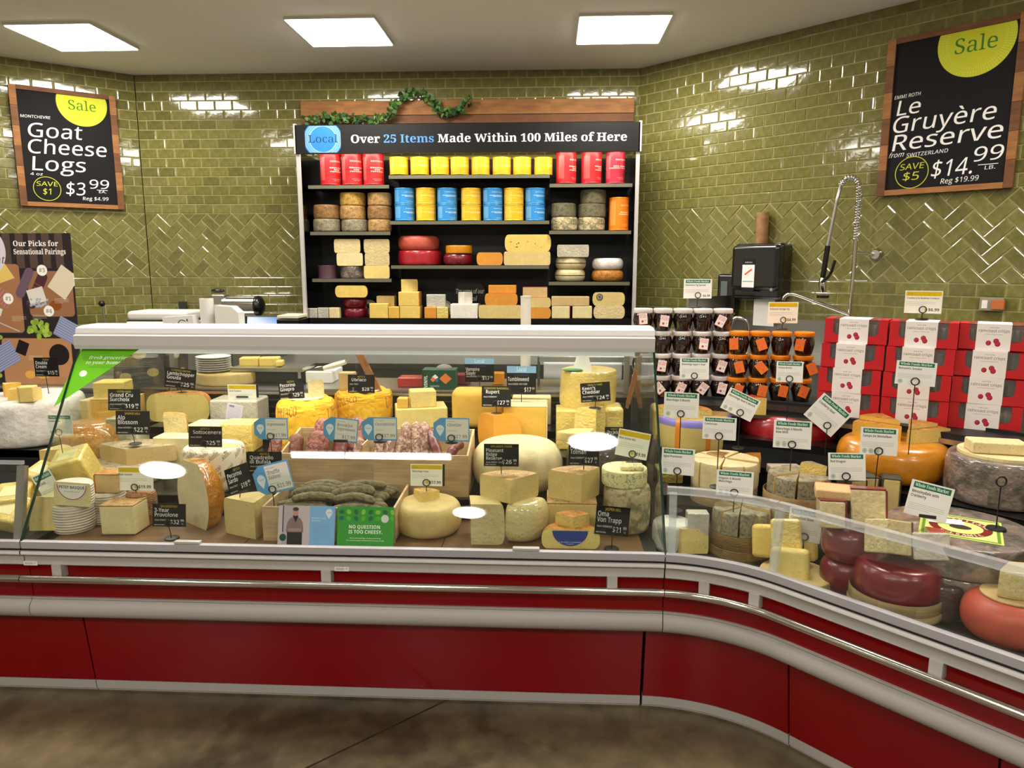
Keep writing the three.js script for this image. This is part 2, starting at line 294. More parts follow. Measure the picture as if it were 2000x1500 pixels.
const PROF = {
  kick: [[0.655, 0], [0.655, 0.006], [0.648, 0.01], [0.645, 0.045], [0.68, 0.045], [0.68, 0]],
  lower: [[0.645, 0.047], [0.605, 0.36], [0.63, 0.36], [0.67, 0.047]],
  bumper: [...arcPts(0.583, 0.372, 0.037, -90, 90, 12), [0.612, 0.409], [0.612, 0.335]],
  lip: [[0.566, 0.409], [0.566, 0.413], [0.6, 0.413], [0.6, 0.409]],
  upper: [[0.576, 0.413], [0.571, 0.545], [0.6, 0.545], [0.6, 0.413]],
  mould: [[0.558, 0.54], [0.548, 0.547], [0.552, 0.57], [0.545, 0.585], [0.534, 0.588], [0.534, 0.6], [0.545, 0.603], [0.545, 0.608], [0.6, 0.608], [0.6, 0.54]],
  track: [[0.54, 0.608], [0.537, 0.634], [0.548, 0.637], [0.566, 0.632], [0.566, 0.608]],
};
const deckTiers = [[0.585, 0.90, 0.6], [0.9, 1.18, 0.69], [1.18, 1.36, 0.79], [1.36, 1.6, 0.86]];
function caseShell(t, s0, s1, seams, modSeams, deckY = 0.6) {
  const runs = (list) => list.slice(1).map((b, i) => [list[i], b]);
  for (const [a, b] of runs(modSeams)) { part('kick_plate', sw(PROF.kick, a + 0.002, b - 0.002), M_ALU, t); }
  for (const [a, b] of runs(modSeams)) part('lower_panel', sw(PROF.lower, a + 0.003, b - 0.003), M_RED, t, 'glossy dark red lower panel');
  part('bumper_rail', sw(PROF.bumper, s0, s1), M_BUMPER, t); part('bumper_lip', sw(PROF.lip, s0, s1), M_ALU, t);
  part('upper_panel', sw(PROF.upper, s0, s1), M_RED, t, 'glossy red upper panel');
  part('front_moulding', sw(PROF.mould, s0 + 0.001, s1 - 0.001), M_ALU, t); part('glass_track', sw(PROF.track, s0 + 0.001, s1 - 0.001), mat('#aca8ab', { r: 0.45 }), t);
  part('gasket', sw([[0.5385, 0.6025], [0.5375, 0.6085], [0.55, 0.6085], [0.55, 0.6025]], s0 + 0.001, s1 - 0.001), M_BLACK, t, 'thin dark gasket line'); part('white_bead', sw([[0.5325, 0.589], [0.5318, 0.5945], [0.5325, 0.6], [0.54, 0.6], [0.54, 0.589]], s0 + 0.001, s1 - 0.001), mat('#dedddb', { r: 0.35 }), t, 'white bead strip'); part('toe_recess', sw([[0.7, 0], [0.7, 0.52], [1.55, 0.52], [1.55, 0]], s0 + 0.004, s1 - 0.004), M_BLACK, t);
  const hr = sw(arcPts(0.526, 0.503, 0.013, 0, 360, 14).slice(0, 14), s0, s1); part('hand_rail', hr, M_CHROME, t);
  for (const s of seams) { const g = box(0.034, 0.05, 0.05, 0, 0, 0), b = part('rail_bracket', g, M_ALU, t), p = planPoint(s, 0.562, 0.5); b.position.set(...p); b.rotation.y = planTurn(s); }
  deckTiers.forEach(([a, b, y0], i) => { const y = i ? y0 : deckY; part(i ? 'riser' : 'deck', sw([[a, y - 0.03], [a, y], [b, y], [b, y - 0.03]], s0 + 0.02, s1 - 0.02), i ? M_BLACKG : M_DARKGREY, t); });
  for (let i = 1; i < 4; i++) part('riser_face', sw([[deckTiers[i][0], deckTiers[i - 1][2] - 0.05], [deckTiers[i][0], deckTiers[i][2]], [deckTiers[i][0] + 0.01, deckTiers[i][2]], [deckTiers[i][0] + 0.01, deckTiers[i - 1][2]]], s0 + 0.02, s1 - 0.02), M_BLACK, t);
}
function brace(t, g, m, name) { return part(name, g, m, t); }
// main case, tall slanted glass
{
  const t = thing('display_case', 'refrigerated deli case with slanted glass front and white top rail', 'display case'), S = (x) => x - BX;
  const x0 = -1.85, x1 = 0.4, xm = -0.737;
  caseShell(t, S(x0), S(x1), [-1.728, -0.763, 0.224].map(S), [S(-1.70), S(BX)]);
  const lean = Math.atan2(0.41, 0.63), L = Math.hypot(0.41, 0.63);
  for (const [a, b] of [[x0 + 0.012, xm - 0.002], [xm + 0.002, x1 - 0.008]]) {
    const g = new THREE.BoxGeometry(b - a, L + 0.018, 0.006); g.translate(0, L / 2 + 0.009, 0);
    const o = part('glass_pane', g, M_GLASS, t, 'clear slanted front glass pane'); o.position.set((a + b) / 2, 0.625, -2.3502); o.rotation.x = -lean;
  }
  const clip = (x, w = 0.09) => { const o = part('glass_clip', box(w, 0.008, 0.02, 0, 0, 0), M_ALU, t); o.position.set(x, 0.637, -2.352); };
  clip(-1.25); clip(-0.07);
  // end panes with dark cut edges
  for (const x of [x0, x1]) {
    const s = [[-2.362, 0.64], [-2.772, 1.27], [-3.3, 1.27], [-3.42, 1.0], [-3.42, 0.66]].map(([z, y]) => [-z, y]);
    const g = extrude(s, 0.006); g.rotateY(PI / 2); const o = part('end_glass', g, M_GLASS, t, 'clear side glass'); o.position.set(x - 0.003, 0, 0);
    const e = new THREE.BoxGeometry(0.008, L + 0.012, 0.005); e.translate(0, L / 2 - 0.006, 0); const q = part('glass_edge', e, M_GEDGE, t, 'dark green glass edge'); q.position.set(x, 0.64, -2.352); q.rotation.x = -lean;
  }
  const rail = extrude([[2.74, 1.27], [2.735, 1.285], [2.735, 1.322], [2.75, 1.326], [2.75, 1.332], [2.757, 1.35], [2.79, 1.358], [2.9, 1.358], [2.9, 1.3], [2.84, 1.27]].map(([z, y]) => [z, y]), x1 - x0); rail.rotateY(PI / 2); rail.translate(x0, 0, 0);
  part('top_rail', uvBox(rail), mat('#cfccc9', { r: 0.4 }), t, 'white aluminium top rail');
  part('lamp_housing', box(x1 - x0 - 0.04, 0.03, 0.09, (x0 + x1) / 2, 1.268, -2.885), mat('#9a9a97', { r: 0.4, m: 0.5 }), t);
  const tb = new THREE.CylinderGeometry(0.012, 0.012, x1 - x0 - 0.12, 14); tb.rotateZ(PI / 2); const tt = part('lamp_tube', tb, M_TUBE, t, 'white tube lamp'); tt.position.set((x0 + x1) / 2, 1.25, -2.87);
  for (const x of [-1.3, -0.2]) areaLight(1.05, 0.05, [x, 1.232, -2.86], [x, 0.72, -2.8], CASE_LIGHT);
  for (const x of [x0 + 0.06, xm, x1 - 0.06]) part('lamp_hanger', box(0.04, 0.05, 0.05, x, 1.24, -2.89), M_ALU, t);
  // rear wall, louvres, work ledge
  part('rear_wall', box(x1 - x0 - 0.04, 0.42, 0.02, (x0 + x1) / 2, 0.57, -3.41), M_BLACK, t);
  for (let i = 0; i < 3; i++) part('louvre', box(x1 - x0 - 0.08, 0.006, 0.02, (x0 + x1) / 2, 0.88 + i * 0.033, -3.392), M_DARKGREY, t);
  part('rear_lip', box(x1 - x0 - 0.02, 0.012, 0.03, (x0 + x1) / 2, 0.976, -3.405), M_STEEL, t);
  part('work_ledge', box(x1 - x0 + 0.0, 0.022, 0.36, (x0 + x1) / 2, 0.978, -3.6), M_STEEL, t);
  part('rear_cabinet', box(x1 - x0, 0.975, 0.3, (x0 + x1) / 2, 0, -3.6), M_DARKGREY, t);
  for (let i = 0; i < 3; i++) { const w = (x1 - x0 - 0.12) / 3; part('deck_board', box(w - 0.003, 0.012, 0.29, x0 + 0.06 + w * (i + 0.5), 0.6, -2.555), M_BOARD, t, 'brown wood-grain deck board'); }
  part('rear_post', box(0.025, 0.32, 0.03, x1 - 0.03, 0.99, -3.42), M_STEEL, t); part('rear_post', box(0.025, 0.32, 0.03, x0 + 0.03, 0.99, -3.42), M_STEEL, t);
}
// low open case on the left, same line
{
  const t = thing('display_case', 'low self-serve cheese case beside the tall slanted glass', 'display case'), s0 = -3.4 - BX, s1 = -1.853 - BX;
  caseShell(t, s0, s1, [], [s0, -1.70 - BX]);
  const g = new THREE.BoxGeometry(1.5, 0.27, 0.006); g.translate(0, 0.135, 0); const o = part('glass_pane', g, M_GLASS, t, 'low clear front glass'); o.position.set(-2.62, 0.628, -2.365); o.rotation.x = -0.22;
  const e = part('glass_cap', box(1.5, 0.014, 0.014, 0, 0.27, 0), M_ACRYL, t); e.position.copy(o.position); e.rotation.copy(o.rotation);
  const p = part('glass_post', box(0.03, 0.26, 0.02, 0, 0, 0), M_STEEL, t); p.position.set(-1.885, 0.628, -2.385); p.rotation.x = -0.22;
  part('rear_wall', box(1.5, 0.42, 0.02, -2.62, 0.57, -3.41), M_BLACK, t); part('work_ledge', box(1.54, 0.022, 0.36, -2.625, 0.978, -3.6), M_STEEL, t); part('rear_cabinet', box(1.54, 0.975, 0.3, -2.625, 0, -3.6), M_DARKGREY, t);
}
// low open case that bends round to the right
const SR1 = ARC + 1.9;
{
  const t = thing('display_case', 'low self-serve cheese case curving round to the sink side', 'display case'), s0 = 0.403 - BX, s1 = SR1;
  caseShell(t, s0, s1, [0.19, 0.36, 0.9, 1.5], [0.004, 0.454, 1.05, s1], 0.56);
  for (const [a, b] of [[s0, 0.4], [0.404, 1.25], [1.254, s1]]) {
    part('glass_pane', sw([[0.556, 0.625], [0.585, 0.832], [0.591, 0.832], [0.562, 0.625]], a, b), M_GLASS, t, 'low clear front glass');
    part('glass_cap', sw([[0.579, 0.832], [0.577, 0.856], [0.6, 0.856], [0.598, 0.832]], a, b), M_ACRYL, t, 'clear acrylic glass cap');
  }
  for (const s of [s0 + 0.02, 0.402, 1.252]) part('glass_post', sw([[0.566, 0.625], [0.594, 0.831], [0.612, 0.831], [0.59, 0.625]], s - 0.012, s + 0.012), M_ACRYL, t, 'clear acrylic glass post');
  part('rear_wall', sw([[1.6, 0.57], [1.6, 0.99], [1.62, 0.99], [1.62, 0.57]], s0, s1), M_BLACK, t);
  part('rear_ledge', sw([[1.46, 0.955], [1.455, 0.978], [1.9, 0.978], [1.9, 0.955]], s0 + 0.05, s1), M_BLACK, t, 'black rear display ledge');
  part('ledge_trim', sw([[1.452, 0.935], [1.449, 0.955], [1.462, 0.955], [1.462, 0.935]], s0 + 0.05, s1), M_STEEL, t);
  part('rear_cabinet', sw([[1.62, 0], [1.62, 0.955], [1.88, 0.955], [1.88, 0]], s0 + 0.05, s1), M_DARKGREY, t);
}

// ---------------------------------------------------------------- cheese builders
const WRAP = { bump: 'wrinkle', us: 0.14, bs: 0.004, cc: 1, cr: 0.06 };
const P_ = (c, o = {}) => mat(c, { r: 0.55, map: 'paste', ms: 0.2, bump: 'fine', us: 0.06, bs: 0.0012, ...o });
const K_ = (c, o = {}) => mat(c, { r: 0.65, map: 'rind', ms: 0.22, bump: 'lump', us: 0.07, bs: 0.0025, ...o });
const PASTE = {
  cream: P_('#ebd9a0'), pale: P_('#ead9ac'), yellow: P_('#eccb66'), butter: P_('#ecd27c'), gold: P_('#e6b544'), orange: P_('#e0952a'), straw: P_('#dfc57c'), olive: P_('#d8c280'), white: P_('#efeadb'), tan: P_('#d4b47a'),
  blue: mat('#eee3b0', { r: 0.55, map: 'blue', ms: 0.1, bump: 'fine', us: 0.06, bs: 0.0015 }), speck: mat('#dcca92', { r: 0.45, map: 'mottle', ms: 0.05, ...WRAP }),
  creamw: P_('#e6d096', WRAP), yelloww: P_('#e8cb6c', WRAP), oliwrap: P_('#d6c088', WRAP), greyw: P_('#c9c2a6', { ...WRAP, map: 'mottle' }),
};
const RIND = {
  tan: K_('#c89b5a'), brown: K_('#a2763f'), gold: K_('#d9a94a'), straw: P_('#dcc07a', { map: 'mottle' }), cream: P_('#e8d6a2', { map: 'mottle' }), beige: K_('#cbb48a'), orange: K_('#d98f34'), white: K_('#ece7dc', { map: 'mottle' }), pinkwhite: K_('#ead9c6', { bump: 'ridges', us: 0.16, bs: 0.003, map: 'mottle' }), basket: K_('#bd7f48', { bump: 'ridges', us: 0.1, bs: 0.003 }),
  redwax: mat('#7d0f22', { r: 0.3, map: 'mottle', ms: 0.2, bump: 'lump', us: 0.1, bs: 0.001, cc: 0.5, cr: 0.2 }), red: mat('#b8202c', { r: 0.28, map: 'mottle', ms: 0.2, cc: 0.7, cr: 0.15, bump: 'lump', us: 0.12, bs: 0.001 }), pink: mat('#cf5a44', { r: 0.45, map: 'mottle', ms: 0.2 }), orangewax: mat('#dd8d12', { r: 0.3, map: 'mottle', ms: 0.2, cc: 0.5, cr: 0.15 }),
  amber: mat('#dc8e22', { r: 0.3, map: 'rind', ms: 0.12, ...WRAP }), grey: K_('#a39878'), greyw: mat('#96898a', { r: 0.45, map: 'mould', ms: 0.3, ...WRAP }), mould: mat('#d8cbaa', { r: 0.8, map: 'mould', ms: 0.22, bump: 'lump', us: 0.05, bs: 0.004 }), dark: mat('#4b3c3a', { r: 0.4, map: 'mottle', ...WRAP }), darkbrown: K_('#5e4632'), purple: mat('#5a3a44', { r: 0.4, map: 'mottle', cc: 0.6, cr: 0.2 }),
  olivegrey: K_('#8d8460', { bump: 'ridges', us: 0.04, bs: 0.002 }), darkgreen: K_('#4a4a34'), film: P_('#dcc78a', WRAP), filmwhite: mat('#d0cab8', { r: 0.35, map: 'mottle', ...WRAP }),
};
function wheel(name, label, [x, y, z, w, h], o = {}) {
  const m = single(name, wheelGeo(w / 2, h, o.b, o.rd), RIND[o.k ?? 'tan'] ?? PASTE[o.k], label, 'cheese', o.g);
  if (o.rx) m.rotation.x = o.rx; if (o.rz) m.rotation.z = o.rz; return seat(m, [x, y, z]);
}
function cut(name, label, [x, y, z, w, h], o = {}) {   // sector of a wheel; turn PI shows its cut faces
  const a = o.a ?? PI, ry = o.ry ?? PI, t = thing(name, label, 'cheese', o.g), r = o.r ?? (a >= PI ? w / 2 : w / (2 * Math.sin(a / 2)));
  const [rg, pg] = sectorGeos(r, h, a, o.b, o.rd); part('rind', rg, RIND[o.k ?? 'tan'], t); part('paste', pg, PASTE[o.p ?? 'cream'], t);
  t.rotation.set(o.rx ?? 0, ry, o.rz ?? 0, o.ord ?? 'XYZ'); return seat(t, [x, y, z]);
}
function block(name, label, [x, y, z, w, h], o = {}) {   // squared piece; rind slabs on the sides named in o.rs (t top, l left, r right, b back)
  const d = o.d ?? w * 0.8, mm = PASTE[o.p ?? 'yellow'] ?? RIND[o.p], rd = o.rd ?? 0.006;
  const bodyG = box(w, h, d, 0, 0, 0, rd); let t;
  if (o.rs) {
    t = thing(name, label, 'cheese', o.g); part('paste', bodyG, mm, t); const e = 0.005, K = RIND[o.k ?? 'tan'];
    if (o.rs.includes('t')) part('rind', box(w, e, d, 0, h - 0.001, 0, 0.002), K, t); if (o.rs.includes('l')) part('rind', box(e, h, d, -w / 2 - e / 2 + 0.001, 0, 0, 0.002), K, t);
    if (o.rs.includes('r')) part('rind', box(e, h, d, w / 2 + e / 2 - 0.001, 0, 0, 0.002), K, t); if (o.rs.includes('b')) part('rind', box(w, h, e, 0, 0, -d / 2 - e / 2 + 0.001, 0.002), K, t);
  } else t = single(name, bodyG, mm, label, 'cheese', o.g);
  t.rotation.set(o.rx ?? 0, o.ry ?? 0, o.rz ?? 0, o.ord ?? 'XYZ'); return seat(t, [x, y, z]);
}

// ---------------------------------------------------------------- wall cooler
const M_WOOD = mat('#c08a50', { r: 0.7, map: 'wood', ms: 0.6, bump: 'wood', us: 0.6, bs: 0.002 }), M_WOODP = mat('#f3ddb6', { r: 0.6, map: 'wood', ms: 0.7 }), M_WOODD = mat('#8f6038', { r: 0.7, map: 'wood', ms: 0.5, bump: 'wood', us: 0.5, bs: 0.002 });
const FACE = -6.06, ZI = -6.16;   // front of the fascia, front of the goods
{
  const t = thing('wall_cooler', 'tall open wall cooler with black shelves and lettered header', 'cooler');
  const xl = -2.059, xr = 0.705, cx = (xl + xr) / 2, W = xr - xl, yt = 2.706, yb = 2.481;
  part('back_panel', box(W, 1.75, 0.03, cx, 0.75, -6.6), M_BLACK, t);
  part('roof', box(W, 0.04, 0.52, cx, yt - 0.05, -6.35), M_BLACK, t);
  for (const x of [xl, xr]) { part('side_panel', box(0.02, yb + 0.02, 0.48, x, 0, -6.34), mat('#9a9a98', { r: 0.06, m: 1 }), t, 'mirror side panel'); part('side_trim', box(0.028, yt - 0.06, 0.03, x, 0, -6.09), M_ALU, t); }
  const head = canvasTex(2048, 176, (c, w, h) => {
    c.fillStyle = '#161514'; c.fillRect(0, 0, w, h); c.save(); c.translate(168, 88); c.beginPath(); c.rect(-108, -82, 216, 164); c.clip();
    c.fillStyle = '#2e74c4'; c.beginPath(); c.arc(0, 0, 118, 0, 7); c.fill(); c.strokeStyle = '#bcd8ee'; c.lineWidth = 2.4;
    for (let i = 0; i < 90; i++) { const a = i / 90 * PI * 2; for (const [p, q] of [[78, 88], [91, 100], [103, 112]]) { c.beginPath(); c.moveTo(Math.cos(a) * p, Math.sin(a) * p); c.lineTo(Math.cos(a) * q, Math.sin(a) * q); c.stroke(); } }
    c.restore(); c.fillStyle = '#15324e'; c.font = '64px serif'; c.textAlign = 'center'; c.save(); c.translate(168, 108); c.scale(1.1, 1); c.fillText('Local', 0, 0); c.restore();
    c.textAlign = 'left'; c.font = 'bold 66px serif'; let x = 334; const words = [['Over ', '#ecebe6'], ['25 Items ', '#4d86cf'], ['Made Within 100 Miles of Here', '#ecebe6']], tot = words.reduce((s, q) => s + c.measureText(q[0]).width, 0), k = 1640 / tot;
    c.save(); c.translate(x, 112); c.scale(k, 1.04); x = 0; for (const [q, col] of words) { c.fillStyle = col; c.fillText(q, x, 0); x += c.measureText(q).width; } c.restore();
  });
  const hd = part('header_sign', printed(rect(W + 0.02, yt - yb), 0.03), printMat(head, 0.6), t, 'black header lettered in white and blue'); hd.position.set(cx, yb, FACE - 0.03);
  for (const x of [xl - 0.012, xr + 0.012]) part('header_cap', box(0.022, yt - yb + 0.01, 0.04, x, yb, FACE - 0.02), M_ALU, t);
  const tb = new THREE.CylinderGeometry(0.012, 0.012, W - 0.1, 12); tb.rotateZ(PI / 2); const lt = part('lamp_tube', tb, new THREE.MeshStandardMaterial({ color: '#ffffff', emissive: '#fff2d4', emissiveIntensity: 3 }), t, 'white tube lamp'); lt.position.set(cx, yb + 0.06, -6.14);
  for (const k of [-0.25, 0.25]) areaLight(W / 2 - 0.08, 0.05, [cx + k * W, yb + 0.035, -6.125], [cx + k * W, 1.35, -6.34], COOLER_LIGHT, 0xfff0d2);
  const e = 0.022, shelf = (x0, x1, y) => { part('shelf', box(x1 - x0, e, 0.4, (x0 + x1) / 2, y - e, -6.38), M_BLACKG, t); part('price_rail', box(x1 - x0, 0.028, 0.008, (x0 + x1) / 2, y - 0.03, -6.176), mat('#6e6c58', { r: 0.3, m: 0.3 }), t); };
  const L0 = -2.016, L1 = -1.334, C1 = 0, R1 = 0.676;
  shelf(L0, L1, 2.245); shelf(C1, R1, 2.247); shelf(L1, C1, 2.322);
  shelf(L0, L1, 1.865); shelf(C1, R1, 1.869); shelf(L1, C1, 1.951);
  shelf(L0, L1, 1.473); shelf(C1, R1, 1.449); shelf(L1, C1, 1.585);
  part('deck', box(W - 0.03, 0.05, 0.46, cx, 1.14 - 0.05, -6.37), M_BLACKG, t);
  part('front_panel', box(W - 0.03, 0.9, 0.03, cx, 0.18, -6.13), M_DARKGREY, t);
  part('shelf_standard', box(0.02, 1.4, 0.02, L1, 1.06, -6.57), M_DARKGREY, t); part('shelf_standard', box(0.02, 1.4, 0.02, C1, 1.06, -6.57), M_DARKGREY, t);
}
// tins
function tinPrint(base, ink, lines, top) {
  return canvasTex(512, 512, (c, w, h) => { c.fillStyle = base; c.fillRect(0, 0, w, h); c.fillStyle = ink; c.textAlign = 'center'; for (const u of [0.0, 0.5, 1.0]) { c.font = '30px serif'; c.fillText(top, w * u, h * 0.26); c.font = 'bold 27px sans-serif'; lines.forEach((s, i) => c.fillText(s, w * u, h * 0.47 + i * 32)); c.fillRect(w * u - 40, h * 0.82, 80, 3); c.font = '15px sans-serif'; c.fillText('NET WT', w * u, h * 0.88); c.globalAlpha = 0.25; c.fillRect(w * u + 98, h * 0.1, 60, h * 0.75); c.globalAlpha = 1; } });
}
const TIN = {};
function tin(kind, name, label, group, [x, y, z, w, h]) {
  const K = TIN[kind]; if (!K.m) { K.m = new THREE.MeshStandardMaterial({ map: tinPrint(K.base, K.ink, K.lines, 'DIVINA'), roughness: 0.32, metalness: 0.1 }); K.lid = mat(K.lidc ?? K.base, { r: 0.35, m: 0.2 }); }
  const t = thing(name, label, 'tin', group), r = w / 2;
  part('body', new THREE.CylinderGeometry(r, r, h - 0.008, 32, 1, true, PI / 4).translate(0, h / 2, 0), K.m, t);
  part('lid', lathe([[0, h - 0.004], [r - 0.006, h - 0.004], [r - 0.004, h], [r + 0.002, h], [r + 0.002, h - 0.008], [r, h - 0.01]], 32), K.lid, t);
  part('base_rim', lathe([[r, 0.01], [r + 0.002, 0.006], [r + 0.002, 0], [0, 0]], 32), K.lid, t);
  t.position.set(x, y, z - r); t.rotation.y = rr(-0.25, 0.25); return t;
}
TIN.red = { base: '#c5242c', ink: '#f3e6da', lines: ['ROASTED', 'RED', 'PEPPERS'] }; TIN.rasp = { base: '#c22a41', ink: '#f3e6da', lines: ['RED SWEET', 'CHERRY PEPPERS'] };
TIN.yel = { base: '#e9ae1c', ink: '#f7e9b8', lines: ['CASTELVETRANO', 'OLIVES'] }; TIN.blue = { base: '#2f86c8', ink: '#f0f4f4', lines: ['KALAMATA', 'OLIVES'] }; TIN.org = { base: '#ee7a12', ink: '#f7dcc0', lines: ['ROASTED', 'TOMATOES'] };
const ORD = ['first', 'second', 'third', 'fourth', 'fifth', 'sixth', 'seventh', 'eighth'];
[[-1.853,2.249,-6.2,0.174,0.256], [-1.667,2.249,-6.2,0.173,0.256], [-1.485,2.248,-6.2,0.173,0.255]].forEach((b, i) => tin('red', 'food_tin', ['tall red tin above tan wheels, outermost of three', 'tall red tin above tan wheels, between two others', 'tall red tin above tan wheels, beside the yellow tins'][i], 'tall red tins over the tan wheels', b));
tin('red', 'food_tin', 'tall red tin over ash-grey wheels, next to the yellow tins', undefined, [0.137,2.251,-6.2,0.168,0.252]);
tin('red', 'food_tin', 'tall red tin between another red tin and raspberry tin', undefined, [0.347,2.25,-6.2,0.168,0.252]);
tin('rasp', 'food_tin', 'tall raspberry-red tin on upper shelf by mirror side', undefined, [0.544,2.249,-6.2,0.159,0.251]);
[[-1.267,2.329,-6.2,0.155,0.144], [-1.091,2.328,-6.2,0.154,0.144], [-0.919,2.327,-6.2,0.154,0.143], [-0.753,2.326,-6.2,0.154,0.143], [-0.578,2.325,-6.2,0.153,0.143], [-0.4,2.324,-6.2,0.153,0.143], [-0.23,2.323,-6.2,0.152,0.143], [-0.053,2.322,-6.2,0.152,0.142]].forEach((b, i) => tin('yel', 'food_tin', ORD[i] + ' short yellow tin of the single row, counted from tan wheels', 'row of yellow tins on top shelf', b));
[[[-1.227,1.954,-6.2,0.169,0.134], 'blue'], [[-1.045,1.954,-6.2,0.169,0.134], 'yel'], [[-0.863,1.953,-6.2,0.168,0.134], 'blue'], [[-0.66,1.953,-6.2,0.168,0.133], 'yel'], [[-0.476,1.952,-6.2,0.167,0.133], 'blue'], [[-0.3,1.952,-6.2,0.167,0.133], 'yel'], [[-0.121,1.951,-6.2,0.166,0.133], 'blue']].forEach(([b, k], n) => { for (const i of [0, 1])
  tin(k, 'food_tin', (k === 'blue' ? 'short blue tin, ' : 'short yellow tin, ') + (i ? 'upper' : 'lower') + ' of ' + ORD[n] + ' pair counted from tan wheels', (k === 'blue' ? 'blue' : 'yellow') + (i ? ' tins on top of pairs' : ' tins under pairs'), [b[0], b[1] + i * (b[4] + 0.001), b[2], b[3], b[4]]); });
tin('org', 'food_tin', 'tall orange tin next to the grey stacked wheels', undefined, [0.581,1.87,-6.2,0.165,0.269]);
// wheels and cut pieces on the shelves
const CW = 'round_cheese', CP = 'cheese_piece';
wheel(CW, 'tan wheel on a grey-brown wheel, two-high stack', [-1.907,1.973,-6.2,0.224,0.118], { k: 'brown', b: 0.15 }); wheel(CW, 'grey-brown wheel under a tan wheel, two-high stack', [-1.911,1.867,-6.2,0.233,0.106], { k: 'grey', b: 0.15 });
wheel(CW, 'golden tan wheel topping three-high stack with dusty bottom wheel', [-1.677,2.082,-6.2,0.218,0.109], { k: 'gold', b: 0.15 }); wheel(CW, 'golden tan wheel in middle of stack with dusty bottom wheel', [-1.681,1.968,-6.2,0.219,0.114], { k: 'tan', b: 0.15 }); wheel(CW, 'dusty grey-brown wheel at bottom of three-high tan stack', [-1.67,1.867,-6.2,0.223,0.101], { k: 'grey', b: 0.15 });
wheel(CW, 'tan wheel topping the all-tan stack by the blue tins', [-1.445,2.081,-6.2,0.204,0.108], { k: 'tan', b: 0.15 }); wheel(CW, 'tan wheel in middle of all-tan stack by the blue tins', [-1.448,1.967,-6.2,0.205,0.113], { k: 'brown', b: 0.15 }); wheel(CW, 'tan wheel at bottom of all-tan stack by the blue tins', [-1.449,1.866,-6.2,0.201,0.101], { k: 'tan', b: 0.15 });
wheel(CW, 'small dark purple wrapped wheel on black shelf', [-1.913,1.472,-6.2,0.178,0.112], { k: 'purple', b: -0.1 });
cut(CP, 'wrapped pale half wheel topping stack over grey-rinded piece', [-1.712,1.688,-6.2,0.225,0.115], { p: 'creamw', k: 'straw', b: 0.2 }); cut(CP, 'cream half wheel in middle of stack over grey-rinded piece', [-1.694,1.58,-6.2,0.225,0.107], { p: 'cream', k: 'straw', b: 0.2 }); wheel(CW, 'grey-green wrapped wheel under two pale halves', [-1.695,1.472,-6.2,0.23,0.108], { k: 'greyw', b: 0.1 });
cut(CP, 'shiny wrapped half wheel topping stack above cream half', [-1.459,1.687,-6.2,0.219,0.115], { p: 'oliwrap', k: 'straw', b: 0.2 }); cut(CP, 'shiny wrapped half wheel in middle of all-halves stack', [-1.458,1.58,-6.2,0.211,0.107], { p: 'oliwrap', k: 'beige', b: 0.2 }); cut(CP, 'plain cream half wheel at bottom of all-halves stack', [-1.465,1.473,-6.2,0.221,0.108], { p: 'butter', k: 'straw', b: 0.2 });
wheel(CW, 'pinkish red waxed wheel on top of banded red wheel', [-1.128,1.709,-6.2,0.353,0.123], { k: 'pink', b: 0.3, rd: 0.3 }); wheel(CW, 'red waxed wheel under a pinkish wheel', [-1.122,1.585,-6.2,0.381,0.124], { k: 'red', b: 0.15, rd: 0.2 });
wheel(CW, 'thin orange round lying on a shiny red wheel', [-0.772,1.683,-6.2,0.23,0.068], { k: 'orangewax', b: 0.05 }); wheel(CW, 'shiny dark red wrapped wheel under orange round', [-0.784,1.585,-6.2,0.252,0.098], { k: 'redwax', b: 0.3, rd: 0.3 });
cut(CP, 'small orange half wheel between red wheel and holey cheese', [-0.499,1.585,-6.2,0.221,0.106], { p: 'orange', k: 'orangewax', b: 0.2, rd: 0.25 });
{
  const t = cut(CP, 'pale yellow half wheel with holes in its cut face', [-0.178,1.699,-6.2,0.387,0.139], { p: 'yellow', k: 'straw', b: 0.2, rd: 0.25 }), m = PASTE.gold;
  for (let i = 0; i < 14; i++) { const a = part('hole', new THREE.SphereGeometry(rr(0.004, 0.009), 10, 6).scale(1, 0.8, 0.25), K_('#a8842f'), t); a.position.set(rr(-0.15, 0.15), rr(0.03, 0.09), 0.001); }
}
cut(CP, 'large plain yellow half wheel under the holey half', [-0.184,1.585,-6.2,0.392,0.114], { p: 'straw', k: 'straw', b: 0.2, rd: 0.2 });
wheel(CW, 'pale grey ridged wheel topping a pair beside three-high stack', [0.119,1.984,-6.2,0.212,0.112], { k: 'olivegrey', b: 0.1 }); wheel(CW, 'pale grey ridged wheel under its like beside three-high stack', [0.127,1.871,-6.2,0.226,0.112], { k: 'mould', b: 0.15 });
wheel(CW, 'olive-grey wheel topping three-high stack by orange tin', [0.367,2.09,-6.2,0.219,0.115], { k: 'olivegrey', b: 0.1 }); wheel(CW, 'olive-grey wrapped wheel in middle of stack by orange tin', [0.359,1.979,-6.2,0.233,0.112], { k: 'olivegrey', b: 0.1 }); wheel(CW, 'mottled grey wheel at bottom of stack by orange tin', [0.354,1.871,-6.2,0.229,0.108], { k: 'mould', b: 0.1 });
cut(CP, 'pale wrapped piece with paper label over two cream rounds', [0.2,1.653,-6.2,0.265,0.101], { p: 'greyw', k: 'filmwhite', b: 0.15 });
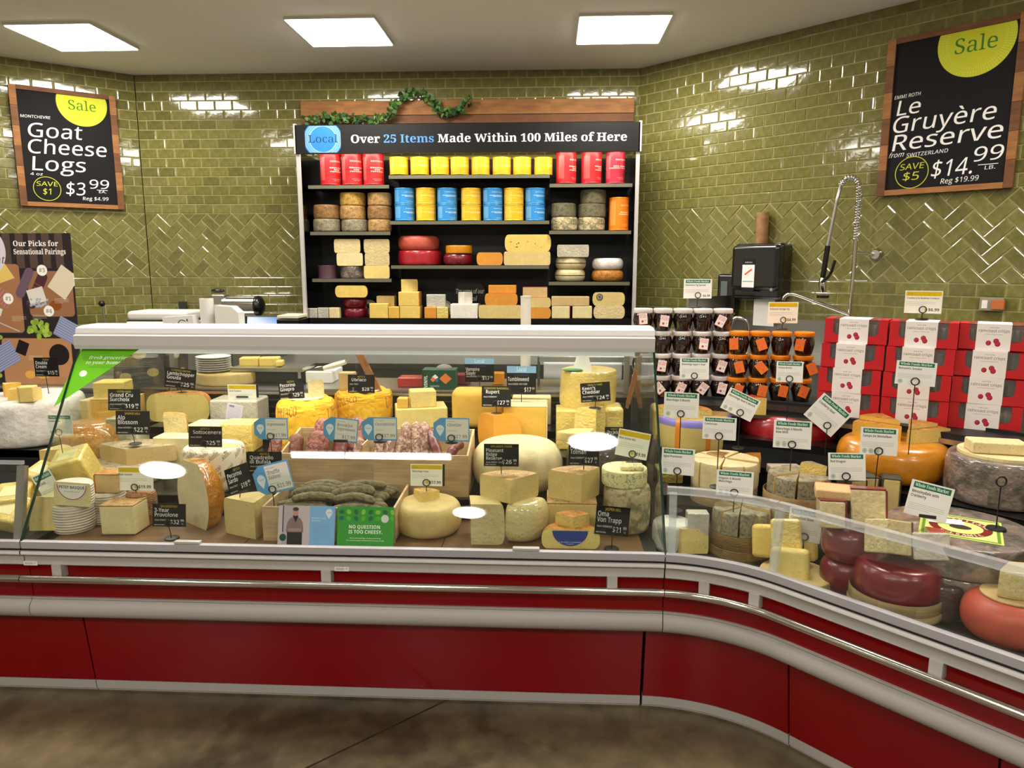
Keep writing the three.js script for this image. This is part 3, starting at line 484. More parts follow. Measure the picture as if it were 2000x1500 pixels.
for (const [b, l] of [[[0.186,1.551,-6.2,0.262,0.102], 'cream waxed round with thin dark band, upper of two'], [[0.181,1.449,-6.2,0.258,0.102], 'cream waxed round with thin dark band, lower of two']]) {
  const t = thing(CW, l, 'cheese'); part('rind', wheelGeo(b[3] / 2, b[4], 0.35, 0.35), RIND.cream, t); part('band', new THREE.CylinderGeometry(b[3] / 2 + 0.0015, b[3] / 2 + 0.0015, 0.006, 36, 1, true).translate(0, b[4] * 0.5, 0), M_DARKGREY, t, 'dark band'); seat(t, b);
}
wheel(CW, 'white round cheese on top of orange waxed round', [0.501,1.547,-6.2,0.265,0.097], { k: 'white', b: 0.35, rd: 0.4 }); wheel(CW, 'orange-tan waxed round under a white one', [0.501,1.449,-6.2,0.27,0.098], { k: 'orange', b: 0.35, rd: 0.4 });
// bottom deck of the cooler
const ZB = -6.17;
for (const [b, c, l] of [[[-2.03,1.132,-6.17,0.089,0.088], 'filmwhite', 'small white packet beside two small packets on cooler deck'], [[-1.934,1.133,-6.17,0.094,0.092], 'filmwhite', 'small pale packet between two packets on cooler deck'], [[-1.838,1.133,-6.17,0.089,0.092], 'cream', 'small cream packet beside the dark red rounds']]) block('cheese_packet', l, b, { p: c, d: 0.06 });
cut(CP, 'yellow half wheel lying on two dark red rounds', [-1.682,1.313,-6.17,0.279,0.1], { p: 'yellow', k: 'orange', b: 0.3, rd: 0.35 }); wheel(CW, 'dark red waxed round, upper of two', [-1.687,1.219,-6.2,0.205,0.092], { k: 'redwax', b: 0.3, rd: 0.3 }); wheel(CW, 'dark red waxed round, lower of two', [-1.686,1.131,-6.2,0.215,0.088], { k: 'redwax', b: 0.3, rd: 0.3 });
block(CP, 'square yellow block standing behind another on cooler deck', [-1.411,1.128,-6.26,0.157,0.194], { p: 'straw', d: 0.1 }); block(CP, 'square yellow block in front beside red rounds', [-1.451,1.135,-6.17,0.16,0.127], { p: 'yellow', d: 0.08 }); block(CP, 'small low yellow block between two taller pieces', [-1.32,1.135,-6.17,0.093,0.1], { p: 'gold', d: 0.08, k: 'gold' });
cut(CP, 'yellow wedge on top of three-piece yellow stack', [-1.191,1.361,-6.19,0.145,0.104], { p: 'butter', k: 'white', a: 1.0, ry: PI - 0.5 }); block(CP, 'yellow piece with orange rind, middle of three-piece stack', [-1.188,1.24,-6.17,0.176,0.121], { p: 'yellow', rs: 'r', k: 'orange', d: 0.12 }); block(CP, 'yellow block at bottom of three-piece stack', [-1.183,1.136,-6.17,0.172,0.105], { p: 'yellow', d: 0.14 });
block('cheese_packet', 'printed white packet on orange and yellow piece', [-0.96,1.231,-6.19,0.163,0.109], { p: 'filmwhite', d: 0.05 }); block(CP, 'orange wrapped piece under printed packet', [-1.007,1.136,-6.17,0.101,0.096], { p: 'orange', d: 0.1 }); block(CP, 'yellow wrapped piece beside orange one under printed packet', [-0.904,1.137,-6.17,0.097,0.096], { p: 'yelloww', d: 0.1 });
cut(CP, 'small off-white wedge on white block', [-0.716,1.258,-6.19,0.123,0.1], { p: 'white', k: 'white', a: 1.4, ry: PI }); block(CP, 'large off-white block on cooler deck', [-0.718,1.137,-6.17,0.232,0.122], { p: 'white', d: 0.16 });
block(CP, 'bright orange slab on top of orange half wheel', [-0.393,1.349,-6.19,0.235,0.069], { p: 'orange', d: 0.14 }); cut(CP, 'orange half wheel between orange slab and long yellow half', [-0.401,1.251,-6.17,0.278,0.099], { p: 'orange', k: 'orangewax', b: 0.2, rd: 0.25 }); cut(CP, 'long yellow half wheel under two orange pieces', [-0.412,1.138,-6.17,0.362,0.113], { p: 'straw', k: 'orange', b: 0.15, rd: 0.2 });
block(CP, 'piece with red wax top on pale half wheel', [-0.115,1.315,-6.19,0.208,0.086], { p: 'tan', rs: 't', k: 'red', d: 0.12 }); cut(CP, 'pale half wheel with orange rind under red-topped piece', [-0.091,1.23,-6.17,0.221,0.086], { p: 'straw', k: 'orangewax', b: 0.25, rd: 0.3 }); cut(CP, 'bright orange half wheel at bottom under pale half', [-0.088,1.14,-6.17,0.217,0.091], { p: 'orange', k: 'orangewax', b: 0.25, rd: 0.3 });
block(CP, 'long pale yellow slab over two cream blocks', [0.183,1.244,-6.17,0.318,0.081], { p: 'tan', d: 0.15 }); block(CP, 'cream block under long slab, beside orange half', [0.105,1.14,-6.17,0.151,0.104], { p: 'cream', rs: 'r', k: 'red', d: 0.15 }); block(CP, 'cream block under long slab, beside wrapped half', [0.284,1.141,-6.17,0.164,0.103], { p: 'cream', d: 0.15 });
cut(CP, 'pale yellow half wheel with round dark stamp', [0.503,1.249,-6.17,0.27,0.111], { p: 'straw', k: 'straw', b: 0.25, rd: 0.3 }); cut(CP, 'shiny wrapped half wheel under the stamped half', [0.509,1.142,-6.17,0.262,0.107], { p: 'creamw', k: 'film', b: 0.25, rd: 0.3 });
{ const s = new THREE.CircleGeometry(0.03, 24), t = canvasTex(128, 128, (c) => { c.fillStyle = '#2a2f33'; c.beginPath(); c.arc(64, 64, 64, 0, 7); c.fill(); c.strokeStyle = '#e9e2c4'; c.lineWidth = 5; c.beginPath(); c.arc(64, 64, 44, 0, 7); c.stroke(); c.beginPath(); c.arc(64, 64, 24, 0, 7); c.stroke(); }); const o = single('paper_seal', cyl(0.028, 0.028, 0.002, 24).rotateX(PI / 2), printMat(t), 'round dark paper seal on pale half wheel', 'label'); o.position.set(0.427, 1.322, -6.169); }
{ // small sign boards behind the deck goods
  const tx = canvasTex(512, 384, (c, w, h) => { c.fillStyle = '#23211f'; c.fillRect(0, 0, w, h); c.fillStyle = '#d8d3c8'; c.font = 'italic 62px serif'; c.fillText('Try some of our', 20, 150); c.fillText('local', 230, 225); c.fillText('cheeses!', 180, 300); });
  const b = [-0.693,1.218,-6.42,0.272,0.228], pts = []; for (let i = 0; i <= 16; i++) { const a = PI * i / 16; pts.push([b[3] / 2 * Math.cos(a), b[4] * 0.45 + b[4] * 0.55 * Math.sin(a)]); } pts.push([-b[3] / 2, -0.1], [b[3] / 2, -0.1]);
  const o = single('sign_board', printed(pts, 0.01), printMat(tx), 'small dark arched sign lettered in white script', 'sign'); o.position.set(b[0], 1.24, b[2]);
  const rd = canvasTex(128, 128, (c) => { c.fillStyle = '#d9d5c4'; c.fillRect(0, 0, 128, 128); c.strokeStyle = '#6d7a66'; c.lineWidth = 6; c.beginPath(); c.arc(64, 64, 56, 0, 7); c.stroke(); c.fillStyle = '#1c4a2c'; c.beginPath(); c.arc(64, 54, 16, 0, 7); c.arc(48, 74, 16, 0, 7); c.arc(80, 74, 16, 0, 7); c.fill(); });
  for (const [px, l] of [[[-0.911,1.266,-6.36], 'round pale lid with green leaf mark behind printed packet'], [[-1.593,1.269,-6.44], 'round pale lid with green leaf mark behind square blocks']]) { const q = single('lidded_tub', cyl(0.07, 0.07, 0.02, 32).rotateX(PI / 2), printMat(rd), l, 'lid'); q.position.set(px[0], 1.21, px[2]); }
}
// reclaimed board over the cooler and the garland
{
  const t = thing('wall_shelf', 'long reclaimed wood shelf board on the tile above cooler', 'shelf'), a = -2.178, b = 0.715, y0 = 2.804, y1 = 2.994, ym = 2.872;
  part('plank', box(b - a, y1 - ym - 0.002, 0.06, (a + b) / 2, ym + 0.001, -6.59), M_WOOD, t); part('plank', box(b - a, ym - y0, 0.05, (a + b) / 2, y0, -6.595), M_WOODD, t);
  const g = thing('ivy_garland', 'green leafy ivy garland draped over wood board', 'garland'), zz = -6.53;
  const path = [[-2.114,2.82,-6.5], [-1.924,2.84,-6.5], [-1.655,2.825,-6.5], [-1.387,2.835,-6.5], [-1.331,2.931,-6.5], [-1.249,3.014,-6.5], [-1.116,3.029,-6.5], [-1.038,2.978,-6.5], [-0.951,2.894,-6.5], [-0.854,2.867,-6.5], [-0.756,2.917,-6.5], [-0.685,2.991,-6.5]];
  part('vine', tube(path, 0.005, 90, 6), mat('#3f4a22', { r: 0.8 }), g);
  const curve = new THREE.CatmullRomCurve3(path.map((p) => new THREE.Vector3(...p))), leaf = new THREE.Shape(); leaf.moveTo(0, 0); leaf.quadraticCurveTo(0.6, 0.1, 0.5, 0.5); leaf.quadraticCurveTo(0.3, 0.7, 0, 1.1); leaf.quadraticCurveTo(-0.3, 0.7, -0.5, 0.5); leaf.quadraticCurveTo(-0.6, 0.1, 0, 0);
  const lg = new THREE.ExtrudeGeometry(leaf, { depth: 0.04, bevelEnabled: false, curveSegments: 3 }), greens = ['#2f5a22', '#44702c', '#5a7f3a', '#24481c'].map((c) => mat(c, { r: 0.5 }));
  for (let i = 0; i < 290; i++) { const p = curve.getPointAt((i + rnd()) / 290), o = part('leaf', lg, greens[i % 4], g), s = rr(0.025, 0.045); o.position.set(p.x + rr(-0.03, 0.03), p.y + rr(-0.025, 0.035), p.z + rr(-0.03, 0.035)); o.rotation.set(rr(-0.9, 0.9), rr(-1, 1), rr(-3, 3)); o.scale.setScalar(s); }
}

// ---------------------------------------------------------------- price cards: one sheet of prints, cells of 256 x 170
const CELL = { n: 0, map: new Map() };
const sheet = document.createElement('canvas'); sheet.width = 2048; sheet.height = 2040; const SX = sheet.getContext('2d');
SX.fillStyle = '#ffffff'; SX.fillRect(0, 0, 2048, 2040);
function cellFor(draw) {
  const k = CELL.n++, x = (k % 8) * 256, y = Math.floor(k / 8) * 170; SX.save(); SX.beginPath(); SX.rect(x, y, 256, 170); SX.clip(); SX.translate(x, y); draw(SX); SX.restore();
  return [(x + 1) / 2048, 1 - (y + 169) / 2040, (x + 255) / 2048, 1 - (y + 1) / 2040];
}
function fit(c, s, x, y, size, maxw, font = 'sans-serif', w = '') { c.font = `${w} ${size}px ${font}`; const m = c.measureText(s).width, k = Math.min(1, maxw / m); c.save(); c.translate(x, y); c.scale(k, 1); c.fillText(s, 0, 0); c.restore(); }
function scrawl(c, n, x, y, w, h) { for (let i = 0; i < n; i++) { c.fillRect(x, y + i * h, w * (i === n - 1 ? 0.6 : 1), 1.6); } }
function blackCard(brand, lines, from, price) {
  return cellFor((c) => {
    c.fillStyle = '#141312'; c.fillRect(0, 0, 256, 170); c.textAlign = 'center'; c.fillStyle = '#c9b437'; fit(c, brand, 128, 28, 22, 236);
    c.fillStyle = '#f4f2ee'; c.textAlign = 'left'; const S = lines.length > 2 ? 34 : 40; lines.forEach((s, i) => { c.strokeStyle = '#f4f2ee'; c.lineWidth = 1.5; fit(c, s, 14 + (lines.length < 2 ? 20 : 0), 62 + i * S * 0.86, S, 228); });
    fit(c, from, 16, 62 + lines.length * S * 0.8, 15, 120, 'serif', 'italic');
    c.textAlign = 'right'; const [a, b] = price.split('.'); c.font = '44px sans-serif'; const wb = 34; c.fillText('$' + a, 240 - wb, 150); c.font = '24px sans-serif'; c.fillText(b, 240, 132); c.font = '12px sans-serif'; c.fillText('LB.', 238, 152);
    c.textAlign = 'left'; c.font = '11px sans-serif'; c.fillText('RAW COW MILK', 12, 160);
  });
}
function yellowCard(title, price) {
  return cellFor((c) => { c.fillStyle = '#f1eede'; c.fillRect(0, 0, 256, 170); c.fillStyle = '#d9b616'; c.fillRect(8, 8, 240, 32); c.fillStyle = '#b08f0c'; c.font = '20px serif'; c.fillText('Sale', 18, 31); c.fillStyle = '#4a4740'; fit(c, title, 14, 62, 17, 220, 'sans-serif', 'bold'); c.fillStyle = '#a5a196'; scrawl(c, 3, 14, 84, 200, 11); c.fillStyle = '#2d2b28'; c.font = 'bold 30px sans-serif'; c.textAlign = 'right'; c.fillText(price, 240, 152); c.fillStyle = '#d9c21a'; c.beginPath(); c.arc(240 - c.measureText(price).width - 16, 142, 11, 0, 7); c.fill(); });
}
function greenCard(lines, dots = 1, price) {
  return cellFor((c) => {
    c.fillStyle = '#e9e7df'; c.fillRect(0, 0, 256, 170); c.fillStyle = '#1f6b4a'; c.fillRect(18, 8, 222, 28); c.fillStyle = '#e6efe4'; fit(c, 'Whole Foods Market', 26, 29, 21, 200, 'serif', 'bold');
    c.fillStyle = '#3c3a36'; lines.forEach((s, i) => fit(c, s, 16, 60 + i * 20, 19, 220, 'sans-serif', 'bold')); c.fillStyle = '#a7a49b'; scrawl(c, 4, 16, 74 + lines.length * 18, 215, 9);
    for (let i = 0; i < dots; i++) { c.fillStyle = '#9db3a0'; c.beginPath(); c.arc(34 + i * 42, 146, 16, 0, 7); c.fill(); c.strokeStyle = '#e9e7df'; c.lineWidth = 2; c.beginPath(); c.arc(34 + i * 42, 146, 11, 0, 7); c.stroke(); }
    if (price) { c.fillStyle = '#2d2b28'; c.font = 'bold 26px sans-serif'; c.textAlign = 'right'; c.fillText(price, 242, 155); }
  });
}
function blueTag(lines, price) {
  return cellFor((c) => {
    c.fillStyle = '#5f9fcd'; c.fillRect(0, 0, 256, 170); c.fillStyle = '#e4e0d6'; c.fillRect(88, 10, 160, 148); c.fillStyle = '#dfe9ee'; c.beginPath(); c.arc(48, 80, 28, 0, 7); c.fill(); c.beginPath(); c.moveTo(24, 96); c.lineTo(48, 132); c.lineTo(72, 96); c.fill(); c.fillStyle = '#5f8fb4'; c.font = '15px serif'; c.textAlign = 'center'; c.fillText('Local', 48, 85);
    c.textAlign = 'left'; c.fillStyle = '#8a867c'; c.fillRect(96, 26, 60, 2); c.fillStyle = '#2b2927'; lines.forEach((s, i) => fit(c, s, 96, 60 + i * 28, 27, 142, 'serif', 'italic')); c.fillStyle = '#8a867c'; scrawl(c, 1, 96, 70 + lines.length * 22, 110, 8); c.fillStyle = '#2b2927'; c.font = '32px serif'; c.textAlign = 'right'; c.fillText('$' + price, 240, 145);
  });
}
function localCard(top, lines, price) {
  return cellFor((c) => { c.fillStyle = '#151413'; c.fillRect(0, 0, 256, 170); c.fillStyle = '#8fbbdc'; c.fillRect(0, 0, 256, 42); c.fillStyle = '#eef3f6'; c.font = '34px serif'; c.textAlign = 'center'; c.fillText(top, 128, 33); c.fillStyle = '#41629a'; c.font = '15px sans-serif'; c.fillText('5 SPOKE CREAMERY', 128, 60); c.fillStyle = '#f4f2ee'; c.textAlign = 'left'; lines.forEach((s, i) => fit(c, s, 8, 90 + i * 28, 32, lines.length > 1 ? 140 : 240)); c.font = 'italic 13px serif'; c.fillText('from GOSHEN, NEW YORK', 12, 112 + (lines.length - 1) * 22); c.textAlign = 'right'; const [a, b] = price.split('.'); c.font = '38px sans-serif'; c.fillText('$' + a, 214, 154); c.font = '20px sans-serif'; c.fillText(b, 242, 140); });
}
let M_CARD;   // made once every cell is drawn
const pendingCards = [];
const M_STAND = mat('#121212', { r: 0.4 });
// a card on a wire stand: box [cx, cy, z, w, h] is the card, base is the height its foot stands on
function card(cell, label, [cx, cy, z, w, h], base, o = {}) {
  const t = thing('price_sign', label, 'sign', o.g), tilt = o.rx ?? -0.12, cd = 0.0016;
  const pts = o.tag ? [[-w / 2 + 0.2 * w, 0], [w / 2, 0], [w / 2, h], [-w / 2 + 0.2 * w, h], [-w / 2, h * 0.78], [-w / 2, h * 0.22]] : rect(w, h);
  const c = part('card', printed(pts.map(([a, b]) => [a, b - h / 2]), cd, cell), null, t); pendingCards.push(c); c.position.set(0, cy - base, 0.002); c.rotation.set(tilt, o.ry ?? 0, o.rz ?? 0);
  if (o.edge) { const e = part('clip', box(0.008, h, 0.006, w / 2 + 0.003, -h / 2, 0), M_BLACK, c); }
  const bot = cy - base - h * 0.42; const sx = o.sx ?? 0;
  if (bot > 0.012) {
    part('stem', tube([[sx, 0, 0.002], [sx, bot * 0.6, 0.006], [sx, bot - 0.004, 0.014]], 0.0017, 8, 6), M_STAND, t);
    part('ring', new THREE.TorusGeometry(0.0125, 0.0021, 8, 24).translate(sx, bot + 0.008, 0.014), M_STAND, t);
    part('foot', lathe([[0, 0], [0.024, 0], [0.026, 0.002], [0.024, 0.005], [0.012, 0.006], [0, 0.006]], 24).translate(sx, 0, -0.003), M_STAND, t);
  } else part('foot', box(w * 0.4, 0.01, 0.03, 0, 0, -0.004), M_STAND, t);
  t.position.set(cx, base, z); t.rotation.y = o.turn ?? 0; return t;
}

// ---------------------------------------------------------------- goods in the tall case: front deck 0.612, then risers 0.69, 0.79, 0.86
const T0 = 0.612, T1 = 0.69, T2 = 0.79, T3 = 0.86, Tp = 'top', Q = PI / 2;
// front, left end
{
  const a = wheel(CW, 'pinkish ridged sheep cheese round on deck board under labelled half', [-1.777,0.612,-2.46,0.143,0.106], { k: 'pinkwhite', b: 0.1 });
  const t = cut(CP, 'half round cheese with curved printed label, on pinkish ridged round', [-1.735,0.718,-2.475,0.141,0.09], { p: 'cream', k: 'pinkwhite', b: 0.08, rz: 0.05 });
  const tx = canvasTex(512, 256, (c, w, h) => { c.fillStyle = '#e9e4d6'; c.fillRect(0, 0, w, h); c.strokeStyle = '#a03038'; c.lineWidth = 14; c.beginPath(); c.arc(256, 0, 240, 0, PI); c.stroke(); c.fillStyle = '#2c2a26'; c.font = 'bold 64px sans-serif'; c.textAlign = 'center'; c.fillText('PETIT BASQUE', 256, 64); c.fillStyle = '#8a8a80'; c.font = '30px serif'; c.fillText('sheep milk cheese', 256, 120); });
  const pts = []; for (let i = 0; i <= 20; i++) { const q = PI + PI * i / 20; pts.push([0.058 * Math.cos(q), 0.06 * Math.sin(q)]); }
  const l = part('paper_label', printed(pts, 0.001), printMat(tx), t, 'white half-round label with red rim'); l.rotation.y = PI; l.position.set(0, 0.082, -0.0015);
}
cut(CP, 'pale wedge leaning on edge at the end of the deck', [-1.831,0.612,-2.45,0.07,0.123], { p: 'straw', k: 'film', a: 0.9, r: 0.13, ry: 2.2, rx: -0.2 });
wheel(CW, 'pinkish ridged round behind the cream cut piece', [-1.7,0.612,-2.56,0.132,0.123], { k: 'pinkwhite', b: 0.12 });
block(CP, 'small squared tan-sided piece on the pinkish round behind', [-1.676,0.735,-2.585,0.092,0.072], { p: 'tan', rs: 'tl', k: 'orange', d: 0.07 });
block(CP, 'cream cut piece with tan rind on deck before pinkish round', [-1.576,0.612,-2.475,0.13,0.109], { p: 'cream', rs: 't', k: 'tan', d: 0.1, rz: 0.02 });
wheel(CW, 'brown basket-patterned round under the yellow price card', [-1.555,0.612,-2.55,0.111,0.128], { k: 'basket', b: 0.06 });
wheel(CW, 'large flat beige wheel under the thick flat-topped half wheel', [-1.833,0.69,-2.74,0.369,0.077], { k: 'beige', b: 0.1 });
cut(CP, 'thick flat-topped half wheel with beige cut face', [-1.755,0.767,-2.86,0.312,0.068], { p: 'tan', k: 'beige', a: 2.2, r: 0.19, ry: PI, b: 0.06 });
{ // provolone: upright half barrel, waxed side right
  const t = thing('provolone_half', 'tall upright half provolone with glossy amber rind and cream face', 'cheese'), b = [-1.332,0.612,-2.52,0.196,0.251], h = b[4], w = b[3];
  const pts = []; for (let i = 0; i <= 16; i++) { const y = i / 16; pts.push([Math.pow(Math.sin(PI * (0.18 + 0.74 * y)), 0.5) * w * 0.58, y * h]); } pts.unshift([0, 0]); pts.push([0, h]);
  part('rind', uvBox(lathe(pts, 24, 0, PI)), RIND.amber, t); const s = new THREE.Shape(pts.map((p) => new THREE.Vector2(...p))); const f1 = new THREE.ShapeGeometry(s).rotateY(-PI / 2), f2 = new THREE.ShapeGeometry(s).rotateY(PI / 2); part('paste', uvBox(join([f1, f2])), PASTE.pale, t);
  t.rotation.y = 0.95; seat(t, b);
}
cut(CP, 'large wedge with greyish cut face and beige top on deck', [-1.117,0.612,-2.46,0.197,0.138], { p: 'olive', k: 'straw', a: 1.25, r: 0.15, ry: PI + 0.55, b: 0.05 });
{ // script rind wheel
  const tx = canvasTex(1024, 256, (c, w, h) => { c.fillStyle = '#e2d6bc'; c.fillRect(0, 0, w, h); c.fillStyle = '#6b5340'; c.font = 'italic bold 44px serif'; for (let i = 0; i < 5; i++) for (let k = 0; k < 3; k++) { c.save(); c.translate(40 + i * 200 + k * 60, 60 + k * 75); c.rotate(-0.25); c.fillText(k % 2 ? 'cacio' : 'Sottocenere', 0, 0); c.restore(); } });
  const b = [-1.37,0.69,-2.72,0.245,0.172], g = wheelGeo(b[3] / 2, b[4], 0.12), p = g.attributes.position, uv = g.attributes.uv;
  for (let i = 0; i < p.count; i += 3) { const flat = [0, 1, 2].every((k) => Math.hypot(p.getX(i + k), p.getZ(i + k)) < b[3] / 2 * 0.97) ; for (let k = 0; k < 3; k++) { const x = p.getX(i + k), z = p.getZ(i + k); let u = Math.atan2(x, z) / (2 * PI) + 0.5; if (flat) uv.setXY(i + k, x / b[3] + 0.5, (z / b[3] + 0.5)); else { const u0 = Math.atan2(p.getX(i), p.getZ(i)) / (2 * PI) + 0.5; if (u - u0 > 0.5) u -= 1; if (u0 - u > 0.5) u += 1; uv.setXY(i + k, u * 3, p.getY(i + k) / b[4]); } } }
  tx.wrapS = THREE.RepeatWrapping; const o = single(CW, g, new THREE.MeshStandardMaterial({ map: tx, roughness: 0.6 }), 'off-white wheel printed with brown script on its rind', 'cheese'); seat(o, b);
  const l = single('paper_label', box(0.12, 0.001, 0.07), mat('#e7cf7a', { r: 0.6 }), 'yellow paper label lying on script-printed wheel', 'label'); l.position.set(b[0] + 0.04, b[1] + b[4] + 0.0005, b[2] - 0.12);
}
wheel(CW, 'wide gold wheel patterned with red and orange flecks near green sticker', [-2.014,0.69,-2.93,0.271,0.221], { k: 'amber', b: 0.25 });
block(CP, 'grey-green cut block behind black price cards', [-1.871,0.79,-3.03,0.139,0.138], { p: 'greyw', d: 0.1 });
block(CP, 'yellow block stacked highest by the green corner sticker', [-2.053,0.976,-3.22,0.137,0.078], { p: 'yellow', d: 0.12, ry: 0.2 });
block(CP, 'wide yellow block under the highest yellow block', [-2.021,0.79,-3.18,0.185,0.19], { p: 'gold', rs: 't', k: 'straw', d: 0.15, ry: 0.1 });
block(CP, 'thin upright pale yellow slab beside yellow blocks', [-2.118,0.79,-3.16,0.041,0.193], { p: 'straw', d: 0.1 });
cut(CP, 'large pale orange half wheel with rounded ends below the gouda card', [-1.742,0.86,-3.28,0.304,0.133], { p: 'butter', k: 'orange', b: 0.3, rd: 0.35 });
cut(CP, 'wrapped tan wedge with yellow rind beside the flat-topped half', [-1.662,0.79,-3.05,0.167,0.149], { p: 'oliwrap', k: 'gold', a: 1.9, r: 0.1, ry: PI - 0.5 });
block(CP, 'long pale block behind the wrapped tan wedge', [-1.605,0.69,-2.96,0.181,0.173], { p: 'cream', d: 0.1 });
{ const t = thing(CP, 'grey film-wrapped block with crooked white paper label', 'cheese'), b = [-1.442,0.86,-3.2,0.225,0.122]; part('body', box(b[3], b[4], 0.15, 0, 0, 0, 0.012), RIND.filmwhite, t); const tx = canvasTex(128, 160, (c, w, h) => { c.fillStyle = '#dcd6e2'; c.fillRect(0, 0, w, h); c.fillStyle = '#8a84a8'; scrawl(c, 12, 12, 14, 100, 12); c.fillRect(18, 10, 40, 16); }); const l = part('paper_label', printed(rect(0.075, 0.095), 0.001), printMat(tx), t, 'white printed label'); l.position.set(-0.005, 0.01, 0.0755); l.rotation.z = -0.2; seat(t, b); }
block(CP, 'pale yellow wrapped block beside the script-wheel card', [-1.346,0.79,-3,0.14,0.127], { p: 'yelloww', d: 0.12 });
block(CP, 'pale cheese block under the grey wrapped block', [-1.494,0.79,-3.02,0.146,0.117], { p: 'cream', d: 0.12 });
wheel(CW, 'large pale wheel lying on rear ledge under the plates', [-1.643,1,-3.46,0.309,0.057], { k: 'straw', b: 0.15 });
// yellow cloth-wrapped wheels
{
  const tx = canvasTex(1024, 256, (c, w, h) => { c.fillStyle = '#e3ad1d'; c.fillRect(0, 0, w, h); c.fillStyle = '#a86a12'; c.font = 'bold 54px serif'; for (const u of [120, 560, 900]) { c.save(); c.translate(u, 130); c.rotate(-0.1); c.fillText('UBRIACO', 0, 0); c.font = '34px serif'; c.fillText('DI PROSECCO', 0, 50); c.restore(); c.font = 'bold 54px serif'; } });
  const clothM = new THREE.MeshStandardMaterial({ map: tx, roughness: 0.7, bumpMap: tex('wrinkle', 1), bumpScale: 0.012 });
  for (const [b, l] of [[[-1.076,0.76,-3,0.264,0.25], 'yellow cloth-wrapped wheel with folded pleats beside the salami box'], [[-0.867,0.86,-3.2,0.269,0.151], 'yellow wrapped wheel printed with brown lettering, behind salami']]) {
    const t = thing('wrapped_cheese', l, 'cheese'), g = lathe(roundProfile(b[3] / 2, b[4], 0.05 * b[4], 0.2 * b[4]), 40), p = g.attributes.position;
    for (let i = 0; i < p.count; i++) { const x = p.getX(i), z = p.getZ(i), r = Math.hypot(x, z), a = Math.atan2(x, z), k = 1 + 0.025 * Math.sin(a * 9 + 1) * (r / (b[3] / 2)); p.setX(i, x * k); p.setZ(i, z * k); if (p.getY(i) > b[4] * 0.9) p.setY(i, p.getY(i) + 0.006 * Math.sin(a * 7) * (r / b[3] * 2)); }
    g.computeVertexNormals(); const uv = g.attributes.uv; for (let i = 0; i < uv.count; i++) uv.setXY(i, uv.getX(i) * 1.5, uv.getY(i)); tx.wrapS = THREE.RepeatWrapping; part('cloth', g, clothM, t, 'yellow cloth wrap');
    part('paper_seal', cyl(b[3] * 0.3, b[3] * 0.3, 0.003, 28).translate(0, b[4] + 0.001, 0), mat('#e6d7ae', { r: 0.6 }), t); seat(t, b); t.rotation.y = 0.6;
  }
  part('riser_block', box(0.36, 0.07, 0.26, -1.113, 0.69, -3.13), M_BLACK, scene.getObjectByName('display_case'));
}
cut(CP, 'film-wrapped pale wedge on yellow cloth wheel', [-1.038,1.01,-3.12,0.097,0.076], { p: 'creamw', k: 'film', a: 1.3, r: 0.07, ry: PI - 0.4 });
block(CP, 'upright pale wood-toned slab behind the lettered yellow wheel card', [-0.938,1.011,-3.3,0.075,0.088], { p: 'tan', d: 0.05 });
block(CP, 'low square pale yellow block under two smaller blocks', [-0.587,0.86,-3.17,0.232,0.094], { p: 'butter', d: 0.16, ry: 0.25 });
block(CP, 'pale yellow cube on low square block', [-0.575,0.954,-3.2,0.116,0.076], { p: 'butter', d: 0.09, ry: 0.3 });
block(CP, 'small orange-edged sticks beside pale cube', [-0.656,0.954,-3.19,0.049,0.047], { p: 'gold', d: 0.05 });
block(CP, 'rounded orange-yellow block at rear before louvres', [-0.315,0.86,-3.2,0.241,0.179], { p: 'gold', d: 0.12, rd: 0.03 });
{ const t = cut(CP, 'deep orange quarter gouda with rounded rind, tip forward', [-0.21,0.79,-3.03,0.226,0.169], { p: 'orange', k: 'orangewax', a: 2.1, r: 0.12, ry: PI - 0.35, b: 0.3, rd: 0.3 }); }
block(CP, 'big deep yellow cheese block with white rind side', [-0.097,0.79,-3.1,0.188,0.194], { p: 'gold', rs: 'tr', k: 'cream', d: 0.16 });
block(CP, 'thin white-rinded slab lying behind big yellow block', [-0.075,0.86,-3.3,0.18,0.13], { p: 'cream', d: 0.08 });
block(CP, 'wrapped pale yellow block under the cheddar truckle, next to big yellow block', [0.125,0.79,-3.12,0.177,0.176], { p: 'yelloww', d: 0.14 });
cut(CP, 'wrapped yellow wedge jutting out under the cheddar truckle', [0.183,0.79,-3.02,0.138,0.202], { p: 'yelloww', k: 'film', a: 1.6, r: 0.1, ry: PI + 0.3 });
block(CP, 'wrapped yellow block under cheddar truckle near end glass', [0.29,0.79,-3.13,0.085,0.19], { p: 'yelloww', d: 0.14, rd: 0.02 });
{ const b = [0.183,0,-3.17,0.258,1.129], y = 0.961; const g = wheelGeo(b[3] / 2, b[4] - y, 0.05, 0.08), p = g.attributes.position; for (let i = 0; i < p.count; i++) { const a = Math.atan2(p.getX(i), p.getZ(i)), k = 1 + 0.02 * Math.sin(3 * a + p.getY(i) * 25); p.setX(i, p.getX(i) * k); p.setZ(i, p.getZ(i) * k); } g.computeVertexNormals(); const o = single('cheddar_truckle', g, PASTE.yelloww, 'tall film-wrapped yellow cheddar truckle with crumpled top', 'cheese'); seat(o, [b[0], y, -3.14]); }
